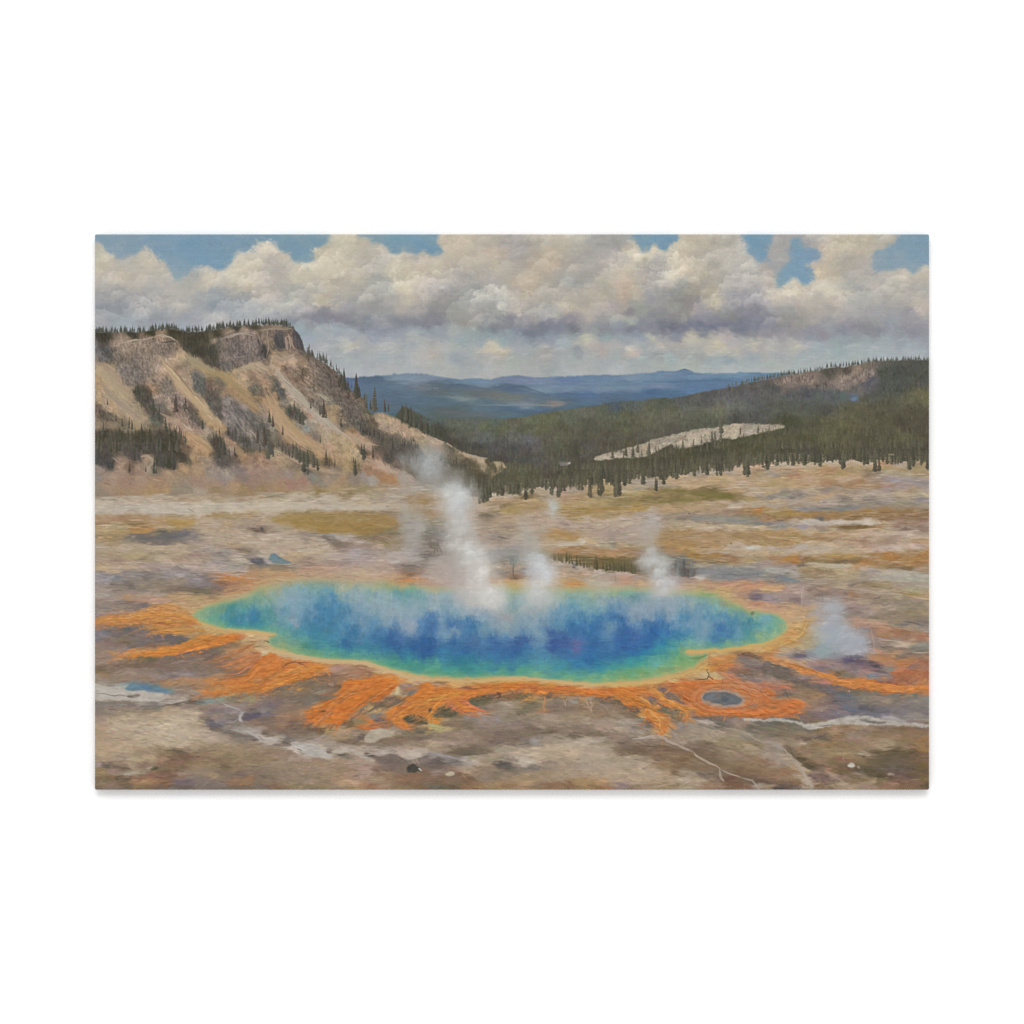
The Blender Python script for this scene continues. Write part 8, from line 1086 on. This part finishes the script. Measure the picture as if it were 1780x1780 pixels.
    for q in RNG.uniform(0, es[-1], 330):
        x = np.interp(q, es, ep[:, 0]); y = np.interp(q, es, ep[:, 1])
        put(img, x, y + RNG.uniform(-12, -2), RNG.uniform(5, 14), RNG.uniform(2, 3.5), RNG.normal(0, .15), hexc(['a8967c', 'b09c82', '9c8c76', '8f826c'][RNG.integers(0, 4)]), .55, int(RNG.integers(0, 4)))
    for row, n, h0, h1 in BELT: spires(img, row, n, h0, h1, .36, ['5a5742', '524f3e', '625e48', '56523f', '66634a', '5d5546'], .55, 2.0)
    for x, y, h in pts3(BELT_TREES):
        for q in range(2):
            conifer(img, x + RNG.normal(0, 2.2), y + RNG.uniform(-2.5, .5), h * RNG.uniform(.8, 1.2), RNG.uniform(4, 8), ['57543f', '4c4a3c', '605d45', '504b3f'][RNG.integers(0, 4)], .8, flare=.6)
        put(img, x + 3, y + .2, 9, 1.5, .05, hexc('73654f'), .4, 0)
    spires(img, BELT_EDGE, 260, 8, 20, .36, ['5a5743', '524f3e', '625f48', '57523f'], .72, 3.0)
    spires(img, BELT_EDGE, 90, 12, 26, .34, ['4f4c3c', '4a4839', '5a563f'], .8, 3.5)

    # ------------------------------------------------------------------ the hot spring
    po = blend(['P'], .85, 0, 1.5, 4.5, 11, 23, s=3.5)
    pmk = mask(POOL, 2, 1.6, 12, 24)
    topsoft = np.clip((660 - YY) / 40, 0, 1)
    pmk = pmk * (1 - topsoft) + box(pmk, 6) * topsoft
    wisp = np.clip(.5 * noise(12, 26, 4, 241) + .5 * noise(7, 9, 3, 242), -1, 1)
    mid = np.exp(-((YY - 660) / 62.0) ** 2)
    pl = po * (1 + .05 * noise(9, 7, 3, 243))[..., None]
    lay(pl, np.clip(.06 + .55 * wisp, 0, .6) * mid, hexc('9cacb8'), .6)
    lay(pl, np.clip(-.05 - .5 * wisp, 0, .5) * mid, hexc('3f72a6'), .5)
    deep = np.clip((pl[..., 2] - pl[..., 0] - .12) / .25, 0, 1)[..., None]
    pl = pl * (1 - np.array([.26, .10, .05], np.float32) * deep)
    po = pl.copy()
    pr = (box(pmk, 4) > .03).astype(np.float32)
    brush(pl, po, pr * (YY < 745), 2600, 12, 5, 1.57, .4, .03, .5, .012, (5, 5))
    brush(pl, po, pr * (YY < 745), 6500, 7, 2.6, 1.57, .5, .05, .5, .012, (5, 5))
    brush(pl, po, pr * (YY > 700), 2200, 14, 2.4, 0.03, .12, .045, .55, .012, (7, 2))
    brush(pl, po, pr, 3600, 9, 1.4, .02, .15, .05, .4, .010, (4, 3))
    lay(img, pmk, pl)
    e1 = box(pmk, 4); e2 = box(pmk, 9)
    frontw = np.clip((YY - 640) / 60, .35, 1)
    lay(img, np.clip((e2 - .03) * 2.4, 0, 1) * (1 - pmk) * .75 * frontw, hexc('c9a564'))
    lay(img, np.clip((1 - e2) * 1.9, 0, 1) * pmk * .30 * (YY > 610), hexc('86ac78'))
    lay(img, np.clip((1 - e1) * 1.7, 0, 1) * pmk * .6 * (YY > 610), hexc('b4b068'))
    for s, w, c, a in RIM: line(img, s, w, c, a, .35, .7)
    # ------------------------------------------------------------------ small marks on the plain
    for s, c, a, soft, amp in BLOTS: blot(img, s, c, a, soft, amp, 6, 27)
    for s, w, c, a in LINES: line(img, s, w * 1.1, c, a * .8, .7, 1.0)
    for x0, rx, ry, w, col, a in SPRING:
        px, py = T('D3', 1355 + x0, 755)
        t = np.linspace(0, 2 * np.pi, 40)
        line(img, np.stack([px + rx * K * np.cos(t) - .06 * rx * K * np.sin(t), py + ry * K * np.sin(t) + .05 * rx * K * np.cos(t)], 1), w, col, a, .1, .9)
    for s, n, h0, h1, cols, a in SHRUBS: spires(img, s, n, h0, h1, .24, cols, a, 1.2)
    # ------------------------------------------------------------------ steam, scumbled on last
    tex = .5 + .5 * noise(20, 28, 4, 61)
    fine = .5 + .5 * noise(7, 10, 3, 62)
    wob = noise(22, 22, 3, 63); wob2 = noise(22, 22, 3, 64)
    for tile, x, y, rx, ry, a, c in STEAM_BASE + STEAM:
        px, py = T(tile, x, y); rx *= K; ry *= K
        lift = 1.07 if a >= .55 and tile in ('B2', 'C2', 'C3') else 1.0
        if lift > 1: a = min(.95, a * 1.1); rx *= 1.12
        w = window(np.array([[px - 2.6 * rx, py - 2.6 * ry], [px + 2.6 * rx, py + 2.6 * ry]]), 8)
        d = ((XX[w] - px + 6 * wob[w]) / rx) ** 2 + ((YY[w] - py + 6 * wob2[w]) / ry) ** 2
        m = np.exp(-d * .9) * np.clip(.62 + .55 * tex[w] + .35 * fine[w], 0, 1.2)
        img[w] += (np.clip(m, 0, 1) * a)[..., None] * (hexc(c) * lift - img[w])
    plume = np.zeros((H, W), np.float32)
    for tile, x, y, rx, ry, a, c in STEAM:
        if a < .55: continue
        px, py = T(tile, x, y)
        w = window(np.array([[px - 2 * rx * K, py - 2 * ry * K], [px + 2 * rx * K, py + 2 * ry * K]]), 8)
        plume[w] = np.maximum(plume[w], a * np.exp(-((XX[w] - px) / (rx * K)) ** 2 - ((YY[w] - py) / (ry * K)) ** 2))
    plume = (plume > .33).astype(np.float32)
    puffs(img, box(plume, 3), 110, 7, 20, .055, tint=hexc('c6c6c2'), elong=1.0, sharp=2.4)
    puffs(img, box(plume, 2), 140, 3, 8, .03, tint=hexc('c6c6c2'), elong=1.0, sharp=2.0)
    zone = ((np.abs(YY - 560) < 130) & (np.abs(XX - 700) < 170)) | ((np.abs(YY - 560) < 60) & (np.abs(XX - 980) < 40)) | ((np.abs(YY - 680) < 55) & (np.abs(XX - 1290) < 60))
    brush(img, img.copy(), zone.astype(np.float32), 2600, 8, 2.6, 1.57, .7, .015, .4, .004, (3, 3))
    # ------------------------------------------------------------------ cloth: thread-to-thread unevenness of the ink
    img = img + .65 * (img - box(img, 2)) + .10 * (img - box(box(img, 9), 9))
    img = .85 * img + .15 * box(img, 1)
    th = RNG.normal(0, .006, (H, 1)) + .009 * noise(26, 1.4, 1, 71) + .008 * noise(1.4, 20, 1, 72) + .008 * noise(2, 2, 1, 73)
    img *= (1 + th)[..., None].astype(np.float32)
    return np.clip(img, .02, .97)


def pts3(s):
    out, tile, num = [], None, []
    for t in s.split():
        if t[0] in 'ABCD': tile = t
        else:
            num.append(float(t))
            if len(num) == 3:
                x, y = T(tile, num[0], num[1]); out.append((x, y, num[2] * K)); num = []
    return out
# =====================================================================================================================
#  The scene: wall, canvas print, two soft lamps' worth of studio light, camera
# =====================================================================================================================
U = 1.1236 / 1780.0 * 1.0015         # metres per print unit
DEPTH = .012                         # depth of the stretched canvas
GAP = .002                           # between its back and the wall
LIGHT = 1.33                         # irradiance on the canvas, in units of a white wall just reaching white
ZC = 1.5                             # hanging height of its centre
scene = bpy.context.scene


def node_material(name, rough, spec):
    m = bpy.data.materials.new(name); m.use_nodes = True
    b = m.node_tree.nodes['Principled BSDF']
    b.inputs['Roughness'].default_value = rough
    b.inputs['Specular IOR Level'].default_value = spec
    return m, m.node_tree.nodes, m.node_tree.links, b


def canvas_material():
    m, n, l, b = node_material('printed_canvas', .8, .12)
    a = n.new('ShaderNodeVertexColor'); a.layer_name = 'ink'
    l.new(a.outputs['Color'], b.inputs['Base Color'])
    # woven cloth: two crossed sets of threads and a little slub
    tc = n.new('ShaderNodeTexCoord')
    w1 = n.new('ShaderNodeTexWave'); w1.wave_type = 'BANDS'; w1.bands_direction = 'X'; w1.inputs['Scale'].default_value = 340; w1.inputs['Distortion'].default_value = .6
    w2 = n.new('ShaderNodeTexWave'); w2.wave_type = 'BANDS'; w2.bands_direction = 'Z'; w2.inputs['Scale'].default_value = 340; w2.inputs['Distortion'].default_value = .6
    no = n.new('ShaderNodeTexNoise'); no.inputs['Scale'].default_value = 900; no.inputs['Detail'].default_value = 3
    mx = n.new('ShaderNodeMath'); mx.operation = 'MAXIMUM'
    ad = n.new('ShaderNodeMath'); ad.operation = 'ADD'
    bp = n.new('ShaderNodeBump'); bp.inputs['Strength'].default_value = .12; bp.inputs['Distance'].default_value = .0003
    for w in (w1, w2, no): l.new(tc.outputs['Object'], w.inputs['Vector'])
    l.new(w1.outputs['Fac'], mx.inputs[0]); l.new(w2.outputs['Fac'], mx.inputs[1])
    l.new(mx.outputs[0], ad.inputs[0]); l.new(no.outputs['Fac'], ad.inputs[1])
    l.new(ad.outputs[0], bp.inputs['Height']); l.new(bp.outputs['Normal'], b.inputs['Normal'])
    return m


def wall_material():
    m, n, l, b = node_material('white_painted_wall', .9, .1)
    b.inputs['Base Color'].default_value = (.90, .90, .90, 1)
    tc = n.new('ShaderNodeTexCoord')
    no = n.new('ShaderNodeTexNoise'); no.inputs['Scale'].default_value = 260; no.inputs['Detail'].default_value = 4
    bp = n.new('ShaderNodeBump'); bp.inputs['Strength'].default_value = .02; bp.inputs['Distance'].default_value = .0005
    l.new(tc.outputs['Object'], no.inputs['Vector']); l.new(no.outputs['Fac'], bp.inputs['Height']); l.new(bp.outputs['Normal'], b.inputs['Normal'])
    return m


def to_linear(c):
    return np.where(c <= .04045, c / 12.92, ((c + .055) / 1.055) ** 2.4)


def mesh_object(name, verts, quads, colours, mat, parent, smooth=True):
    me = bpy.data.meshes.new(name)
    nv, nq = len(verts), len(quads)
    me.vertices.add(nv); me.vertices.foreach_set('co', np.ascontiguousarray(verts, np.float32).ravel())
    me.loops.add(nq * 4); me.loops.foreach_set('vertex_index', np.ascontiguousarray(quads, np.int32).ravel())
    me.polygons.add(nq); me.polygons.foreach_set('loop_start', np.arange(0, nq * 4, 4, dtype=np.int32))
    me.polygons.foreach_set('use_smooth', np.full(nq, smooth, bool))
    if colours is not None:
        at = me.color_attributes.new('ink', 'FLOAT_COLOR', 'POINT')
        rgba = np.ones((nv, 4), np.float32); rgba[:, :3] = colours
        at.data.foreach_set('color', rgba.ravel())
    me.update(calc_edges=True); me.validate()
    me.materials.append(mat)
    o = bpy.data.objects.new(name, me); scene.collection.objects.link(o); o.parent = parent
    return o


# ---- the canvas ------------------------------------------------------------------------------------------------------
picture = paint_print()
inkv = (to_linear(picture) / LIGHT).astype(np.float32)

hang = bpy.data.objects.new('canvas_print', None); scene.collection.objects.link(hang)
hang.location = (0, 0, ZC - H * U / 2)
hang['label'] = 'unframed stretched canvas print of a rainbow coloured hot spring landscape, hanging on the white wall'
hang['category'] = 'canvas print'

gx = (XX - (W - 1) / 2).astype(np.float64); gz = ((H - 1) / 2 - YY).astype(np.float64)
# corners of the cloth turn on a small radius
rc = 2.6
cx, cz = np.clip(np.abs(gx) - ((W - 1) / 2 - rc), 0, None), np.clip(np.abs(gz) - ((H - 1) / 2 - rc), 0, None)
far = np.hypot(cx, cz); cheb = np.maximum(cx, cz)
sc = np.where(far > 0, cheb / np.maximum(far, 1e-6), 1)
gx = np.sign(gx) * (np.abs(gx) - cx + cx * sc); gz = np.sign(gz) * (np.abs(gz) - cz + cz * sc)
# the front edge is rolled over the bars
edge = np.minimum(np.minimum(XX, W - 1 - XX), np.minimum(YY, H - 1 - YY)).astype(np.float64)
re = 1.7
roll = re - np.sqrt(np.clip(re * re - np.clip(re - edge, 0, re) ** 2, 0, None))
gy = -(GAP + DEPTH) + roll * U
P = np.stack([gx * U, gy, gz * U + H * U / 2], -1).reshape(-1, 3)
idx = np.arange(W * H).reshape(H, W)
Q = np.stack([idx[:-1, :-1], idx[1:, :-1], idx[1:, 1:], idx[:-1, 1:]], -1).reshape(-1, 4)
cloth = canvas_material()
face = mesh_object('painted_face', P, Q, inkv.reshape(-1, 3), cloth, hang)

# the picture carries on round the edges and is folded onto the back
ring = np.concatenate([idx[0, :-1], idx[:-1, -1], idx[-1, :0:-1], idx[:0:-1, 0]])
inner = np.clip(np.stack([XX, YY], -1).reshape(-1, 2)[ring], 0, None)
n = len(ring)
rows, cols = [], []
base = P[ring]
prof = [(-.02, .0), (0, .25), (0, .5), (0, .75), (0, .97), (-1.5, 1.0), (-28, 1.0)]
cen = np.array([0, 0, H * U / 2])
xi, yi = XX.reshape(-1)[ring], YY.reshape(-1)[ring]
for off, t in prof:
    v = base.copy()
    v[:, 1] = base[:, 1] * (1 - t) - GAP * t
    d = v - cen
    v[:, 0] += np.sign(d[:, 0]) * off * U * (np.abs(d[:, 0]) > (W / 2 - 8) * U); v[:, 2] += np.sign(d[:, 2]) * off * U * (np.abs(d[:, 2]) > (H / 2 - 8) * U)
    k = int(round(t * DEPTH / U))
    ux = np.where(xi <= 0, k, np.where(xi >= W - 1, W - 1 - k, xi)).astype(int); uy = np.where(yi <= 0, k, np.where(yi >= H - 1, H - 1 - k, yi)).astype(int)
    rows.append(v); cols.append(inkv[uy, ux] if off > -10 else np.full((n, 3), .55, np.float32))
V = np.concatenate(rows); C = np.concatenate(cols)
a = np.arange(n); b2 = (a + 1) % n
F = np.concatenate([np.stack([r * n + a, r * n + b2, (r + 1) * n + b2, (r + 1) * n + a], -1) for r in range(len(prof) - 1)])
side = mesh_object('wrapped_edge', V, F, C, cloth, hang)

# ---- the wall --------------------------------------------------------------------------------------------------------
def box_mesh(name, lo, hi, mat):
    x0, y0, z0 = lo; x1, y1, z1 = hi
    v = [(x, y, z) for x in (x0, x1) for y in (y0, y1) for z in (z0, z1)]
    q = [(0, 1, 3, 2), (4, 6, 7, 5), (0, 4, 5, 1), (2, 3, 7, 6), (0, 2, 6, 4), (1, 5, 7, 3)]
    return mesh_object(name, np.array(v), np.array(q), None, mat, None, False)


wall = box_mesh('wall', (-3.5, 0, -1.2), (3.5, .12, 4.2), wall_material())
wall['kind'] = 'structure'

# ---- light -----------------------------------------------------------------------------------------------------------
world = bpy.data.worlds.new('World'); scene.world = world; world.use_nodes = True
bg = world.node_tree.nodes['Background']
bg.inputs['Color'].default_value = (1, 1, 1, 1); bg.inputs['Strength'].default_value = WORLD


def area(name, loc, target, sx, sy, power):
    la = bpy.data.lights.new(name, 'AREA'); la.shape = 'RECTANGLE'; la.size = sx; la.size_y = sy; la.energy = power
    o = bpy.data.objects.new(name, la); scene.collection.objects.link(o)
    o.location = loc
    d = mathutils.Vector(target) - mathutils.Vector(loc)
    o.rotation_euler = d.to_track_quat('-Z', 'Y').to_euler()
    return o


area('softbox_lamp', (0, -6.5, ZC + 4.5), (0, 0, ZC), 4.0, 3.0, POWER)

# ---- camera ----------------------------------------------------------------------------------------------------------
cd = bpy.data.cameras.new('camera'); cam = bpy.data.objects.new('camera', cd); scene.collection.objects.link(cam)
dist = 4.0
cam.location = (0, -(GAP + DEPTH) - dist, ZC); cam.rotation_euler = (math.pi / 2, 0, 0)
cd.sensor_width = 36; cd.lens = 36 * dist / 1.1236; cd.clip_end = 100
scene.camera = cam

scene.render.engine = 'CYCLES'
scene.cycles.use_denoising = False
scene.cycles.max_bounces = 4
vs = scene.view_settings
vs.view_transform = 'Standard'; vs.look = 'None'; vs.exposure = 0; vs.gamma = 1; vs.use_curve_mapping = False
